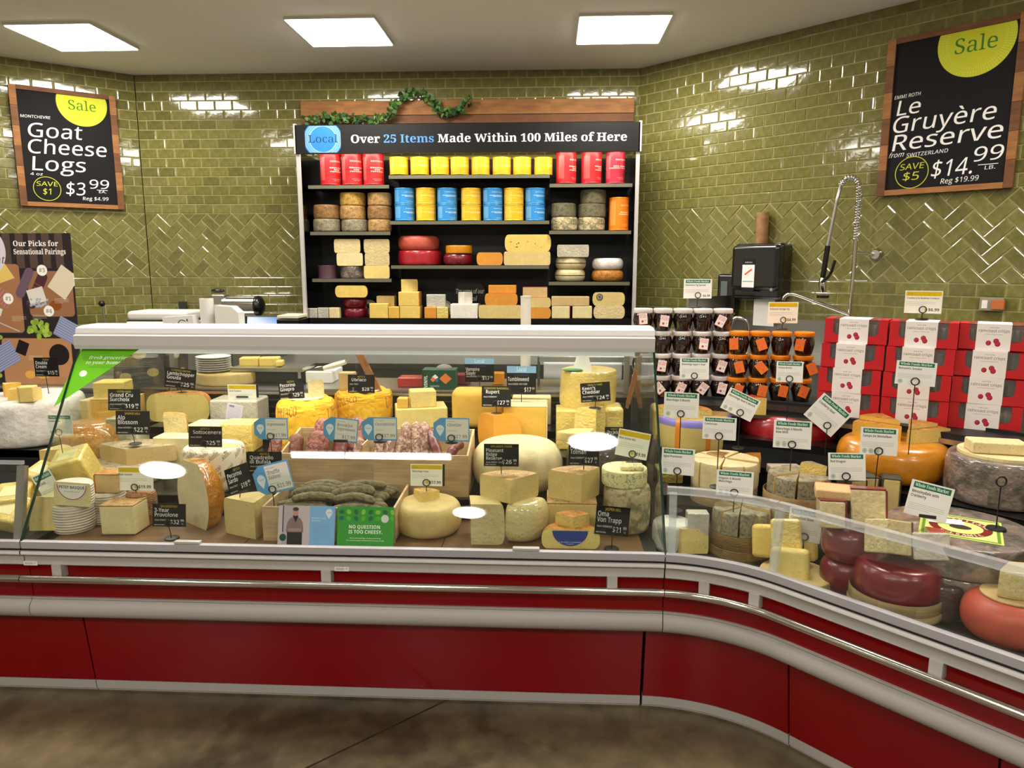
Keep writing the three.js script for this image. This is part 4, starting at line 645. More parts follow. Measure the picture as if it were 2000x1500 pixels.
// big round wheels in the middle row
wheel(CW, 'very large smooth cream wheel behind the quarter on wrapped halves', [-0.123,0.69,-2.72,0.374,0.19], { k: 'cream', b: 0.42, rd: 0.4 });
wheel(CW, 'dark brown film-wrapped wheel behind the tall tan-topped quarter', [0.232,0.69,-2.76,0.314,0.196], { k: 'dark', b: 0.25 });
cut(CP, 'tan half wheel showing rounded brown rind behind oval glare', [0.115,0.886,-2.88,0.165,0.036], { p: 'tan', k: 'straw', a: 2.6, ry: 0.4, b: 0.2 });
// front row, right half
wheel(CW, 'pale yellow smooth wheel on deck with small wedge on top', [-0.444,0.612,-2.465,0.251,0.113], { k: 'straw', b: 0.28, rd: 0.28 });
cut(CP, 'small wrapped wedge on pale yellow wheel', [-0.457,0.725,-2.57,0.117,0.03], { p: 'yelloww', k: 'gold', a: 1.3, r: 0.085, ry: PI - 0.15, b: 0.08 });
cut(CP, 'film-wrapped half wheel standing on deck, edge forward', [-0.218,0.612,-2.45,0.155,0.15], { p: 'oliwrap', k: 'film', a: 1.7, r: 0.12, ry: PI - 0.7, b: 0.1, rd: 0.2 });
cut(CP, 'crinkled film-wrapped pale half wheel on deck', [-0.07,0.612,-2.45,0.143,0.147], { p: 'creamw', k: 'film', a: 1.9, r: 0.11, ry: 0.5, b: 0.1, rd: 0.25 });
cut(CP, 'quarter wheel with tan top resting on two wrapped halves', [-0.138,0.758,-2.47,0.223,0.087], { p: 'straw', k: 'tan', a: 1.75, r: 0.14, ry: PI + 0.1, b: 0.05 });
block(CP, 'cream block with tan rind under the tall tan-topped quarter', [0.091,0.612,-2.55,0.183,0.122], { p: 'straw', rs: 't', k: 'tan', d: 0.16 });
cut(CP, 'tall quarter wheel with tan top on cream block', [0.101,0.734,-2.55,0.204,0.11], { p: 'straw', k: 'tan', a: 1.6, r: 0.14, ry: PI + 0.25, b: 0.05 });
{ const t = cut(CP, 'orange-rinded half round with blue printed label on deck', [0.084,0.612,-2.43,0.204,0.071], { p: 'butter', k: 'orange', ry: PI, b: 0.2, rd: 0.3 }), tx = canvasTex(256, 256, (c) => { c.fillStyle = '#2c3f86'; c.fillRect(0, 0, 256, 256); c.fillStyle = '#cdd6ea'; c.font = 'bold 22px serif'; c.textAlign = 'center'; c.fillText('VON TRAPP FARMSTEAD', 128, 200); c.fillText('OMA', 128, 232); }); const pts = []; for (let i = 0; i <= 16; i++) { const q = PI + PI * i / 16; pts.push([0.062 * Math.cos(q), 0.055 * Math.sin(q)]); } const l = part('paper_label', printed(pts, 0.001), printMat(tx), t, 'blue half-round label'); l.rotation.y = PI; l.position.set(0.002, 0.066, -0.0015); }
cut(CP, 'small wrapped golden wedge on the blue-labelled half', [0.091,0.683,-2.44,0.132,0.041], { p: 'yelloww', k: 'orange', a: 1.9, r: 0.075, ry: PI, b: 0.1 });
wheel(CW, 'tall mouldy grey blue-cheese wheel with cut cream top', [0.3,0.612,-2.56,0.176,0.174], { k: 'mould', b: 0.08 });
{ const b = [0.289,0.786,-2.57,0.17,0.061]; const m = single(CP, wheelGeo(b[3] / 2, b[4], 0.05, 0.08), PASTE.blue, 'blue-veined disc on tall mouldy wheel', 'cheese'); seat(m, b); }
block(CP, 'small blue-veined block on top of blue-cheese disc', [0.312,0.847,-2.6,0.086,0.017], { p: 'blue', d: 0.06 });
// wooden boxes with sausages
function crate(label, [x, y, z, w, h], d, fh) {
  const t = thing('wooden_crate', label, 'crate'), e = 0.008, m = M_WOODP;
  part('front_panel', box(w, fh, e, 0, 0, d / 2), m, t); part('back_panel', box(w, h, e, 0, 0, -d / 2), m, t); part('base', box(w, e, d, 0, 0, 0), m, t);
  const s = [[d / 2, 0], [d / 2, fh], [-d / 2, h], [-d / 2, 0]];
  for (const k of [-1, 1]) { const g = uvBox(extrude(s, e).rotateY(-PI / 2)); part('side_panel', g, m, t).position.set(k * (w / 2) + (k < 0 ? e : 0), 0, 0); }
  seat(t, [x, y, z]); return t;
}
const SAUS = { green: mat('#7d7350', { r: 0.7, map: 'mould', ms: 0.1, bump: 'lump', us: 0.03, bs: 0.003 }), pink: mat('#a8695c', { r: 0.5, map: 'salami', ms: 0.16, bump: 'wrinkle', us: 0.05, bs: 0.003 }), pale: mat('#bfa292', { r: 0.6, map: 'salami', ms: 0.14, bump: 'lump', us: 0.04, bs: 0.003 }), dark: mat('#7a2c20', { r: 0.4, map: 'mottle', cc: 0.5, cr: 0.2, bump: 'wrinkle', us: 0.06, bs: 0.002 }), brown: mat('#96654f', { r: 0.5, map: 'salami', ms: 0.1 }) };
function sausage(label, group, k, pts, r) { return single('sausage', uvBox(tube(pts, (u) => r * Math.pow(Math.max(0.02, 1 - Math.pow(Math.abs(2 * u - 1), 9)), 0.5) * (1 + 0.03 * Math.sin(u * 31) + 0.02 * Math.sin(u * 57)), 22, 10)), SAUS[k], label, 'sausage', group); }
{
  const b = [-0.781,0.612,-2.45,0.481,0.074], fh = 0.74 - 0.612; crate('low pale wooden box filled with grey-green dry sausages', [b[0], b[1], b[2], b[3], fh + 0.006], 0.27, fh);
  const L = b[0] - b[3] / 2, y0 = 0.612 + fh - 0.02, lab = 'thin grey-green dry sausage lying in low wooden box', grp = 'dry sausages in the low box';
  for (let row = 0; row < 7; row++) for (const i of [0, 1]) { const z = b[2] - 0.03 - row * 0.034, y = y0 + 0.004 + (row > 2 ? 0.008 : 0), x0 = L + 0.025 + i * (b[3] * 0.46) + rr(0, 0.03), len = rr(0.16, 0.19); sausage(lab, grp, 'green', [[x0, y, z], [x0 + len * 0.5, y + rr(0.002, 0.01), z - rr(-0.006, 0.006)], [x0 + len, y + rr(-0.004, 0.004), z + rr(-0.01, 0.006)]], 0.0165); }
  for (let row = 0; row < 5; row++) for (const i of [0, 1]) { const x0 = L + 0.05 + i * 0.17 + rr(0, 0.05), z = b[2] - 0.055 - row * 0.04, y = y0 + 0.03 + (row > 0 && row < 4 ? 0.01 : 0), k = rr(-0.03, 0.03); sausage(lab, grp, 'green', [[x0, y, z], [x0 + 0.08, y + 0.012, z - 0.008], [x0 + 0.16, y + 0.002, z + k]], 0.0165); }
}
{
  const b = [-0.684,0.69,-2.745,0.751,0.168], h = 0.858 - 0.69; crate('long pale wooden box of salami behind the sausage box', [b[0], b[1], b[2], b[3], h + 0.05], 0.24, h);
  const z0 = -2.775, top = 0.69 + h, G1 = 'salami standing in the long box', up = (px, dz, k, label, group, r, lean, ht) => { const x = px, z = z0 - 0.02 - dz; sausage(label, group, k, [[x, 0.72, z + 0.02], [x + lean * 0.4, (0.72 + top + ht) / 2, z - 0.03], [x + lean, top + ht, z - 0.09]], r); };
  up(-1.126, 0.02, 'pink', 'pinkish salami end beside speckled brown salami', undefined, 0.026, 0, 0.03); up(-1.037, 0.01, 'brown', 'speckled brown salami beside wide netted salami', undefined, 0.032, 0, 0.045); up(-0.948, 0.0, 'pink', 'wide pink netted salami in middle of first compartment', undefined, 0.045, 0.01, 0.06); up(-0.957, 0.09, 'pink', 'pale red salami end rising behind netted salami', undefined, 0.036, 0.01, 0.095); up(-0.851, 0.01, 'dark', 'brick red salami below crooked blue tag', undefined, 0.03, 0, 0.035); up(-0.776, 0.02, 'pale', 'pale salami below crooked blue tag', undefined, 0.024, 0, 0.03); up(-0.802, 0.1, 'pink', 'rosy salami end behind crooked blue tag', undefined, 0.036, 0.0, 0.1);
  for (const px of [-0.694, -0.649, -0.604]) up(px, 0.0, 'pale', 'slim pale cacciatore sausage standing in long box', G1, 0.0215, 0.012, 0.045);
  for (const px of [-0.562, -0.521, -0.488]) up(px, 0.02, 'pale', 'slim pale cacciatore sausage leaning highest in long box', 'leaning pale sausages', 0.024, -0.02, 0.1);
  sausage('dark red chorizo leaning in box below blue tag', undefined, 'dark', [[-0.42, 0.8, -2.78], [-0.45, 0.87, -2.83], [-0.484, 0.93, -2.9]], 0.021); sausage('short dark red chorizo lying at box end', undefined, 'dark', [[-0.39, 0.84, -2.8], [-0.37, 0.87, -2.84], [-0.35, 0.87, -2.88]], 0.02);
  const dv = part('divider', box(0.006, h + 0.03, 0.22, 0, 0, 0), M_WOODP, scene.getObjectByName('wooden_crate_001')); dv.position.set(-0.732 - b[0], 0.004, 0);
}
// paper cards against the glass
{
  const tx = canvasTex(560, 376, (c, w, h) => {
    c.fillStyle = '#86b4e4'; c.fillRect(0, 0, w, h); c.fillStyle = '#cbb9bd'; c.fillRect(0, 0, 310, h); c.fillStyle = '#b9aab2'; c.fillRect(40, 0, 110, h); c.fillStyle = '#3a3842'; c.fillRect(42, 0, 10, 250);
    c.fillStyle = '#2c2a2c'; c.fillRect(90, 240, 150, 136); c.fillStyle = '#8a7272'; c.beginPath(); c.moveTo(80, 250); c.quadraticCurveTo(80, 120, 150, 105); c.lineTo(190, 105); c.quadraticCurveTo(255, 125, 250, 250); c.fill(); c.fillStyle = '#2f2a2e'; c.beginPath(); c.moveTo(140, 92); c.lineTo(200, 92); c.lineTo(172, 160); c.fill(); c.fillStyle = '#c98f7a'; c.beginPath(); c.ellipse(170, 62, 28, 36, 0, 0, 7); c.fill(); c.fillStyle = '#4a3a34'; c.beginPath(); c.ellipse(170, 32, 30, 18, 0, 0, 7); c.fill(); c.fillStyle = '#a58a84'; c.fillRect(100, 214, 130, 26); c.fillStyle = '#1f4a3a'; c.beginPath(); c.arc(50, 300, 34, 0, 7); c.fill();
    c.fillStyle = '#5f86b4'; scrawl(c, 12, 330, 170, 190, 13); c.fillStyle = '#dfeaf4'; c.font = '20px sans-serif'; c.fillText('Brooklyn Cured', 330, 120); c.fillText('New York', 330, 145); c.beginPath(); c.arc(500, 60, 34, 0, 7); c.fill(); c.beginPath(); c.moveTo(472, 78); c.lineTo(500, 118); c.lineTo(528, 78); c.fill(); c.fillStyle = '#b05a5a'; c.font = '18px serif'; c.fillText('Local', 480, 66);
  });
  const tg = canvasTex(560, 376, (c, w, h) => {
    c.fillStyle = '#3f9a3c'; c.fillRect(0, 0, w, h); const cols = ['#1d6a44', '#8cc63f', '#1d6a5a', '#8cc63f', '#7cc0d8', '#5cb531']; for (let i = 0; i < 8; i++) for (let k = 0; k < 2; k++) { c.fillStyle = cols[(i * 3 + k * 2) % 6]; c.beginPath(); c.ellipse(40 + i * 72, 50 + k * 60, 26, 20, i * 0.6, 0, 7); c.fill(); }
    c.fillStyle = '#d8dcd6'; c.beginPath(); c.arc(470, 110, 38, 0, 7); c.fill(); c.fillStyle = '#f2f6ee'; c.textAlign = 'center'; c.font = 'bold 46px sans-serif'; c.fillText('NO QUESTION', 270, 205); c.fillText('IS TOO CHEESY.', 280, 252); c.font = '16px sans-serif'; c.fillText('Ask us about pairings, cooking and serving.', 280, 300); c.fillText('Our certified cheese professionals are happy to help.', 280, 322);
  });
  for (const [t, b, l] of [[tx, [-0.851,0.682,-2.41,0.204,0.14], 'blue leaflet with photo of a man, leaning behind glass'], [tg, [-0.639,0.686,-2.41,0.202,0.14], 'green leaflet with white lettering leaning behind glass']]) { const o = single('leaflet', printed(rect(b[3], b[4]), 0.002), printMat(t, 0.4), l, 'leaflet'); o.position.set(b[0], 0.614, -2.405); o.rotation.x = -0.25; }
  const gr = canvasTex(768, 768, (c, w, h) => { c.fillStyle = '#6cc01f'; c.fillRect(0, 0, w, h); c.fillStyle = '#3f8f3a'; c.font = 'italic 34px sans-serif'; c.fillText('we deliver', 330, 70); c.fillText('order online today', 250, 260); c.fillStyle = '#f0f7e6'; c.font = 'italic bold 58px serif'; c.fillText('fresh groceries,', 225, 140); c.fillText('to your home.', 205, 205); c.beginPath(); c.arc(215, 335, 42, 0, 7); c.fill(); });
  const a = [-1.835,1.264,-2.766], b = [-1.603,1.265,-2.767], d = [-1.879,1.059,-2.633], lean = Math.atan2(0.41, 0.63), V = (p) => [p[0], (p[1] - 0.64) / Math.cos(lean)];
  const pts = [V(d), V(b), V(a)], o = single('window_sticker', printed(pts, 0.001), printMat(gr, 0.4), 'lime green triangular sticker on corner of slanted glass', 'sticker'); o.position.set(0, 0.64 + 0.005 * Math.sin(lean), -2.36 + 0.005 * Math.cos(lean)); o.rotation.x = -lean;
}
// price cards in the tall case
card(blackCard('JASPER HILL', ['Alp', 'Blossom'], 'from AUSTRIA', '22.99'), 'black price card standing on flat-topped half wheel', [-1.737,0.941,-2.9,0.146,0.099], 0.847);
card(blackCard('ROTH KASE', ['Grand Cru', 'Surchoix'], 'from WISCONSIN', '19.99'), 'black price card before yellow blocks by green sticker', [-1.826,1.019,-3,0.143,0.092], 0.928, { sx: 0 });
card(blackCard('CYPRESS GROVE', ['Lambchopper', 'Gouda'], 'from CALIFORNIA', '25.99'), 'black price card on pale orange half wheel', [-1.743,1.061,-3.33,0.15,0.094], 0.988, { rz: -0.1 });
card(yellowCard('Gran Padano', '$14.99'), 'yellow-topped price card by pale wheel under plates', [-1.426,0.996,-3.28,0.137,0.093], 0.978, { edge: 1, rx: 0 });
card(blackCard('MITICA', ['Pecorino', 'Ginepro'], 'from ITALY', '29.99'), 'tilted black price card on pleated yellow cloth wheel', [-1.127,1.054,-3.1,0.112,0.087], 1.002, { rz: 0.1 });
card(blackCard('MITICA', ['Ubriaco'], 'from ITALY', '28.99'), 'black price card on brown-lettered yellow wheel', [-0.854,1.056,-3.25,0.124,0.083], 1.011);
card(localCard('Local', ['Vampire', 'Slayer'], '17.99'), 'blue-topped black card beside the green glove carton', [-0.332,1.089,-3.48,0.142,0.116], 1.0, { rx: 0 });
card(localCard('Local', ['Tumbleweed'], '17.99'), 'blue-topped black card on big deep yellow block', [-0.118,1.086,-3.2,0.13,0.127], 0.98);
card(blackCard('CONSIDER BARDWELL', ['Rupert'], 'from VERMONT', '27.99'), 'black price card on deep orange quarter gouda', [-0.222,1.034,-3.08,0.126,0.09], 0.955);
card(blackCard("NEAL'S YARD", ["Keen's", 'Cheddar'], 'from SOMERSET', '24.99'), 'black price card before tall cheddar truckle', [0.201,1.062,-3.05,0.125,0.082], 0.99, { rz: 0.08, rx: 0.0 });
card(blackCard('MITICA', ['Sottocenere'], 'from ITALY', '25.99'), 'black price card on script-printed wheel', [-1.381,0.909,-2.8,0.138,0.083], 0.853);
card(blackCard('MITICA', ['Quadrello', 'di Bufala'], 'from ITALY', '26.99'), 'black price card beside script-printed wheel, behind tilted blue tag', [-1.076,0.852,-2.64,0.132,0.081], 0.612, { rx: -0.05 });
card(blackCard('MITICA', ['Pecorino', 'Sardo'], 'from ITALY', '19.99'), 'black card turned sideways on large greyish wedge', [-1.132,0.821,-2.52,0.096,0.097], 0.736, { turn: 1.0, rz: 0.1 });
card(yellowCard('Sale basket', '$19.99'), 'yellow-topped price card on brown basket-patterned round', [-1.566,0.791,-2.6,0.139,0.091], 0.727);
card(blackCard('BELGIOIOSO', ['3-Year', 'Provolone'], 'from ITALY', '32.99'), 'black price card on deck before half provolone', [-1.362,0.703,-2.45,0.123,0.083], 0.612);
card(blackCard('UPLANDS FARM', ['Pleasant', 'Ridge', 'Reserve'], 'from WISCONSIN', '26.99'), 'black price card on quarter resting on two wrapped halves', [-0.167,0.913,-2.56,0.127,0.082], 0.827);
card(blackCard('JASPER HILL', ['Alpha', 'Tolman'], 'from VERMONT', '27.99'), 'black price card on tall quarter beside mouldy wheel', [0.135,0.909,-2.63,0.112,0.098], 0.829, { sx: 0 });
card(blackCard('JASPER HILL', ['Oma', 'Von Trapp'], 'from VERMONT', '21.99'), 'black price card on deck beside blue-labelled half round', [0.227,0.718,-2.43,0.117,0.101], 0.612, { rz: -0.08 });
card(blackCard('VERMONT', ['Dry Jack'], 'from CALIFORNIA', '23.99'), 'black card mostly hidden behind yellow card near end glass', [0.267,0.916,-2.86,0.076,0.076], 0.877);
card(yellowCard('Blue Stilton Mix', '$19.99'), 'yellow-topped price card above blue-veined block', [0.319,0.934,-2.66,0.12,0.1], 0.858, { edge: 1, rz: -0.14, turn: -0.2 });
card(yellowCard('Manchego Viejo', '$17.99'), 'yellow-topped price card before long salami box', [-0.452,0.816,-2.62,0.122,0.082], 0.612, { edge: 1 });
card(blueTag(['Sopressata'], '17.99'), 'blue tag lettered Sopressata beside script wheel block', [-1.069,0.969,-2.7,0.133,0.085], 0.69, { tag: 1, rx: -0.05 });
card(blueTag(['Brooklyn', 'Sopressata'], '17.99'), 'crooked blue tag lettered Sopressata on two lines', [-0.796,0.968,-2.7,0.134,0.093], 0.92, { tag: 1, rz: -0.1, rx: -0.05 });
card(blueTag(['Cacciatorini'], '17.99'), 'blue tag lettered Cacciatorini among pale sausages', [-0.645,0.973,-2.7,0.137,0.091], 0.92, { tag: 1, rx: -0.05 });
card(blueTag(['Chorizo'], '17.99'), 'blue tag lettered Chorizo at end of salami box', [-0.367,0.973,-2.7,0.138,0.092], 0.92, { tag: 1, rx: -0.05 });
card(blueTag(['Truffle', 'Salami'], '21.99'), 'tilted blue tag lettered Truffle over low sausage box', [-0.993,0.832,-2.5,0.138,0.11], 0.69, { tag: 1, rz: 0.25, rx: -0.05 });

{ const t = scene.getObjectByName('display_case'), tx = canvasTex(128, 48, (c) => { c.fillStyle = '#ece9e4'; c.fillRect(0, 0, 128, 48); c.fillStyle = '#55524e'; for (let i = 0; i < 26; i++) if (i % 3) c.fillRect(8 + i * 3, 8, 1.6, 30); c.fillRect(94, 14, 26, 3); c.fillRect(94, 22, 20, 3); }), m = printMat(tx);
  for (const [x, y] of [[-1.828, 0.549], [-0.709, 0.552]]) { const o = part('barcode_label', printed(rect(0.05, 0.015), 0.001), m, t, 'white barcode sticker'); o.position.set(x, y - 0.006, -2.352); } }

// ---------------------------------------------------------------- goods in the curving case
function roundBox(label, [x, y, z, w, h], o = {}) {   // bent-wood round box, open on top
  const t = thing('round_wood_box', label, 'box'), r = w / 2, e = 0.004; const m = o.m ?? mat('#e2cfa4', { r: 0.65, map: 'wood', ms: 0.4 });
  part('wall', uvBox(lathe([[r - e, 0.003], [r - e, h], [r, h], [r, 0], [0, 0], [0, 0.003], [r - e, 0.003]], 40)), m, t); part('hoop', uvBox(lathe([[r, h * 0.12], [r + 0.003, h * 0.14], [r + 0.003, h * 0.42], [r, h * 0.44]], 40)), m, t);
  return seat(t, [x, y, z]);
}
function wedgeRing(name, label, group, cx, y, cz, r, h, n, k, p, skip = []) {   // wedges of one cut wheel, slightly apart
  const a = 2 * PI / n, out = [];
  for (let i = 0; i < n; i++) { if (skip.includes(i)) continue; const t = thing(name, label, 'cheese', group), [rg, pg] = sectorGeos(r, h * rr(0.97, 1.03), a * 0.94, 0.03, 0.06); part('rind', rg, RIND[k], t); part('paste', pg, PASTE[p], t); t.position.set(cx + Math.sin(i * a) * 0.005, y, cz + Math.cos(i * a) * 0.005); t.rotation.set(0, i * a, 0); out.push(t); }
  return out;
}
{ // flowered wheel with violet and orange bands
  const b = [0.655,0.79,-3.064,0.34,0.144], t = thing(CW, 'big wheel painted with violet and orange bands and dots', 'cheese'), tx = canvasTex(1024, 128, (c, w, h) => { c.fillStyle = '#c9b26a'; c.fillRect(0, 0, w, h); c.fillStyle = '#7d74b8'; c.fillRect(0, 8, w, 44); c.fillStyle = '#d98226'; for (let i = 0; i < 8; i++) c.fillRect(i * 128 + 20, 0, 22, h); c.fillStyle = '#c8461e'; for (let i = 0; i < 16; i++) { c.beginPath(); c.arc(i * 64 + 30, 92 + (i % 2) * 14, 9, 0, 7); c.fill(); } });
  const g = lathe(roundProfile(b[3] / 2, b[4], 0.15 * b[4], 0.15 * b[4]), 44); part('rind', g, new THREE.MeshStandardMaterial({ map: tx, roughness: 0.4 }), t); seat(t, b);
  cut(CP, 'flat half wheel with orange-banded rind on painted wheel', [0.597,0,-2.9,0.247,1.037].map((v, i) => i === 1 ? b[1] + b[4] : i === 2 ? b[2] - 0.03 : i === 4 ? 0.045 : v), { p: 'yelloww', k: 'orange', a: 2.4, ry: PI - 0.5, b: 0.1 });
}
{ const b = [1.087,0.79,-3.042,0.42,0.166]; wheel(CW, 'large glossy red waxed wheel with gold top', b, { k: 'red', b: 0.3, rd: 0.3 }); const tp = single('paper_label', cyl(b[3] * 0.33, b[3] * 0.33, 0.001, 40), mat('#d8b455', { r: 0.5, map: 'mottle' }), 'round gold paper label on red waxed wheel', 'label'); tp.position.set(b[0], b[1] + b[4] + 0.0003, b[2] - b[3] / 2);
  cut(CP, 'upright wedge with dark red rind on red waxed wheel', [0.888,0,-2.9,0.095,1.056].map((v, i) => i === 1 ? b[1] + b[4] : i === 2 ? b[2] - 0.07 : i === 4 ? 0.075 : v), { p: 'yellow', k: 'red', a: 0.9, r: 0.1, ry: PI + 0.9, rd: 0.05 }); }
{ const b = [1.331,0.79,-2.595,0.399,0.148]; wheel(CW, 'very large orange waxed wheel with wedges on top', b, { k: 'orangewax', b: 0.45, rd: 0.4 }); const y = b[1] + b[4];
  cut(CP, 'thick yellow wedge on orange wheel behind white and green card', [b[0] - 0.07, y, b[2] - 0.15, 0.16, 0.055], { p: 'gold', k: 'orange', a: 1.0, r: 0.17, ry: PI + 0.5, rd: 0.05 }); cut(CP, 'thin yellow slice lying on thick wedge on orange wheel', [b[0] - 0.05, y + 0.056, b[2] - 0.17, 0.14, 0.016], { p: 'gold', k: 'orange', a: 0.8, r: 0.15, ry: PI + 0.4, rd: 0.05 });
  cut(CP, 'pale yellow wedge at the side of orange wheel top', [b[0] + 0.09, y, b[2] - 0.1, 0.17, 0.05], { p: 'butter', k: 'orange', a: 0.8, r: 0.19, ry: PI - 0.9, rd: 0.05 }); cut(CP, 'thin slice on pale yellow wedge', [b[0] + 0.08, y + 0.051, b[2] - 0.12, 0.12, 0.012], { p: 'butter', k: 'orange', a: 0.7, r: 0.15, ry: PI - 0.8, rd: 0.05 }); }
{ const b = [1.57,0.79,-2.361,0.332,0.158]; wheel(CW, 'large ash-grey wheel in crumpled clear film', b, { k: 'greyw', b: 0.15 }); const y = b[1] + b[4]; { const d = single(CP, wheelGeo(b[3] * 0.4, 0.012, 0.1), PASTE.cream, 'thin cream disc with orange edge on ash-grey wheel', 'cheese'); d.position.set(b[0], y, b[2] - b[3] / 2); }
  block(CP, 'long cream slab on the ash-grey wrapped wheel', [b[0] - 0.03, y + 0.013, b[2] - 0.09, 0.17, 0.04], { p: 'cream', d: 0.09, ry: -0.2 }); block(CP, 'cream piece with grey rind at edge of grey wheel', [b[0] + 0.09, y + 0.013, b[2] - 0.05, 0.08, 0.035], { p: 'cream', rs: 'r', k: 'grey', d: 0.08 }); }
{ // pale cake of wedges on a barrel
  const b = [0.689,0.6,-2.647,0.252,0.156]; roundBox('tall pale round wood box holding ring of cream wedges', b); const r = b[3] / 2 * 0.97, h = 0.103; part('false_bottom', cyl(r, r, 0.006, 32), M_BLACK, scene.getObjectByName('round_wood_box')).position.y = b[4] - 0.012;
  wedgeRing(CP, 'cream wedge in the ring on tall round box', 'ring of cream wedges', b[0], b[1] + b[4] - 0.004, b[2] - b[3] / 2, r, h, 9, 'cream', 'butter');
}
{ const b = [0.911,0.69,-2.471,0.241,0.097]; roundBox('pale round wood box holding grey-rinded upright wedges', b); const r = b[3] / 2 * 0.86;
  wedgeRing(CP, 'grey-rinded wedge standing in pale round box', 'grey wedges in pale round box', b[0], b[1] + 0.004, b[2] - b[3] / 2, r, b[4] + 0.06, 8, 'grey', 'straw', [2]);
  cut(CP, 'leaning pale wedge among grey-rinded wedges', [b[0] + 0.045, b[1] + b[4] + 0.03, b[2] - 0.09, 0.07, 0.065], { p: 'yelloww', k: 'grey', a: 0.8, r: 0.09, ry: PI + 0.7, rz: 0.12 }); }
{ const b = [1.179,0.69,-2.561,0.251,0.143]; let i = 0; for (const [dx, dz, l, ry] of [[-0.07, 0, 'dark green-rinded block standing next to grey-rinded wedges', 0.1], [-0.015, -0.02, 'dark green-rinded block between two of its kind', 0.0], [0.06, 0.02, 'dark green-rinded block with pale split face', -0.35]]) block(CP, l, [b[0] + dx, b[1], b[2] + dz, 0.055, b[4] + 0.005 * i++], { p: 'straw', rs: 'lrt', k: 'darkgreen', d: 0.1, ry }); }
block(CP, 'low wrapped yellow wheel piece under the aged card', [0.525,0.69,-2.963,0.129,0.06], { p: 'yelloww', d: 0.1 });
block('cheese_packet', 'flat packet with white and lime label behind aged card', [0.526,0.79,-2.8,0.155,0.111].map((v, i) => i === 4 ? 0.03 : v), { p: 'filmwhite', d: 0.08 });
cut(CP, 'brown-rinded wedge among wrapped pieces behind ring of cream wedges', [0.678,0.79,-2.78,0.118,0.138].map((v, i) => i === 4 ? 0.07 : v), { p: 'tan', k: 'brown', a: 1.2, r: 0.08, ry: PI }); cut(CP, 'brown wrapped wedge between cream ring and red wheel', [0.806,0.79,-2.8,0.128,0.12].map((v, i) => i === 4 ? 0.06 : v), { p: 'tan', k: 'amber', a: 1.3, r: 0.09, ry: PI + 0.4 });
block('cheese_packet', 'grey film-wrapped packet before red waxed wheel', [0.921,0.79,-2.75,0.12,0.112].map((v, i) => i === 4 ? 0.035 : v), { p: 'filmwhite', d: 0.07 });
// front of the bend
wheel(CW, 'bloomy white wheel with orange crust cut open', [0.46,0.565,-2.501,0.145,0.106], { k: 'white', b: 0.2 }); block('cheese_packet', 'small square packet with white label by the glass post', [0.539,0.64,-2.5,0.077,0.084], { p: 'filmwhite', d: 0.05 });
wheel(CW, 'flat tan wheel under bloomy white wheel', [0.489,0.565,-2.5,0.167,0.045].map((v, i) => i === 4 ? 0.05 : v), { k: 'orange', b: 0.1 });
cut(CP, 'pale half-moon slice standing by low glass', [0.517,0.565,-2.472,0.098,0.088], { p: 'butter', k: 'straw', a: 1.6, r: 0.1, ry: PI - 0.6, rx: -0.2 });
{ const b = [0.694,0.565,-2.422,0.215,0.099]; roundBox('bamboo-toned round box holding grey-brown wedges', b, { m: mat('#c2a266', { r: 0.6, map: 'wood', ms: 0.3, bump: 'ridges', us: 0.08, bs: 0.002 }) }); wedgeRing(CP, 'grey-brown wedge standing in bamboo-toned box', 'grey-brown wedges in bamboo box', b[0], b[1] + 0.006, b[2] - b[3] / 2, b[3] / 2 * 0.92, b[4] + 0.075, 10, 'grey', 'tan', [7]); }
wheel(CW, 'pale yellow round under fanned wrapped slabs', [0.82,0.565,-2.188,0.229,0.034], { k: 'straw', b: 0.2 });
block(CP, 'pale slab with rounded corners leaning by acrylic post', [0.75,0.606,-2.36,0.093,0.112], { p: 'yellow', d: 0.045, rd: 0.014, rx: -0.25, ry: -0.35 });
block(CP, 'pale slab at far side of the wrapped fan', [0.869,0.611,-2.33,0.077,0.103], { p: 'yellow', d: 0.04, rd: 0.014, rx: -0.25, ry: -0.6 });
block(CP, 'shiny film-wrapped yellow slab on top of fan', [0.796,0.654,-2.3,0.097,0.104], { p: 'yelloww', d: 0.045, rd: 0.014, rx: -0.35, ry: -0.4 });
block(CP, 'large rounded pale yellow slab fronting the fan', [0.795,0.568,-2.24,0.121,0.111], { p: 'butter', d: 0.045, rd: 0.016, rx: -0.2, ry: -0.5 });
{ // red waxed stack
  const b = [0.972,0.565,-2.175,0.174,0.105], g2 = [1.003,0,-2.3,0.186,0.725]; wheel(CW, 'dark red waxed wheel, lower of the pair behind', b, { k: 'redwax', b: 0.25, rd: 0.3 }); const y = b[1] + b[4]; wheel(CW, 'dark red waxed wheel, upper of the pair behind', [b[0] - 0.003, y, b[2], b[3], b[4]], { k: 'redwax', b: 0.25, rd: 0.3 }); const y2 = y + b[4];
  block(CP, 'wrapped pale block with red rind on red stack, farther', [b[0] - 0.075, y2 - 0.0, b[2] - 0.02, 0.075, 0.085], { p: 'speck', rs: 'rt', k: 'redwax', d: 0.08, rx: -0.15, ry: -0.2 }); block(CP, 'tall glossy wrapped block with red rind on red stack', [b[0] + 0.035, y2, b[2] + 0.0, 0.1, 0.12], { p: 'speck', rs: 'rt', k: 'redwax', d: 0.08, rx: -0.2, ry: -0.35 }); block(CP, 'slab with pink rind lying across red-rinded blocks', [b[0] - 0.05, y2 + 0.09, b[2] - 0.05, 0.12, 0.03], { p: 'tan', rs: 'rb', k: 'pink', d: 0.09, ry: -0.3 });
}
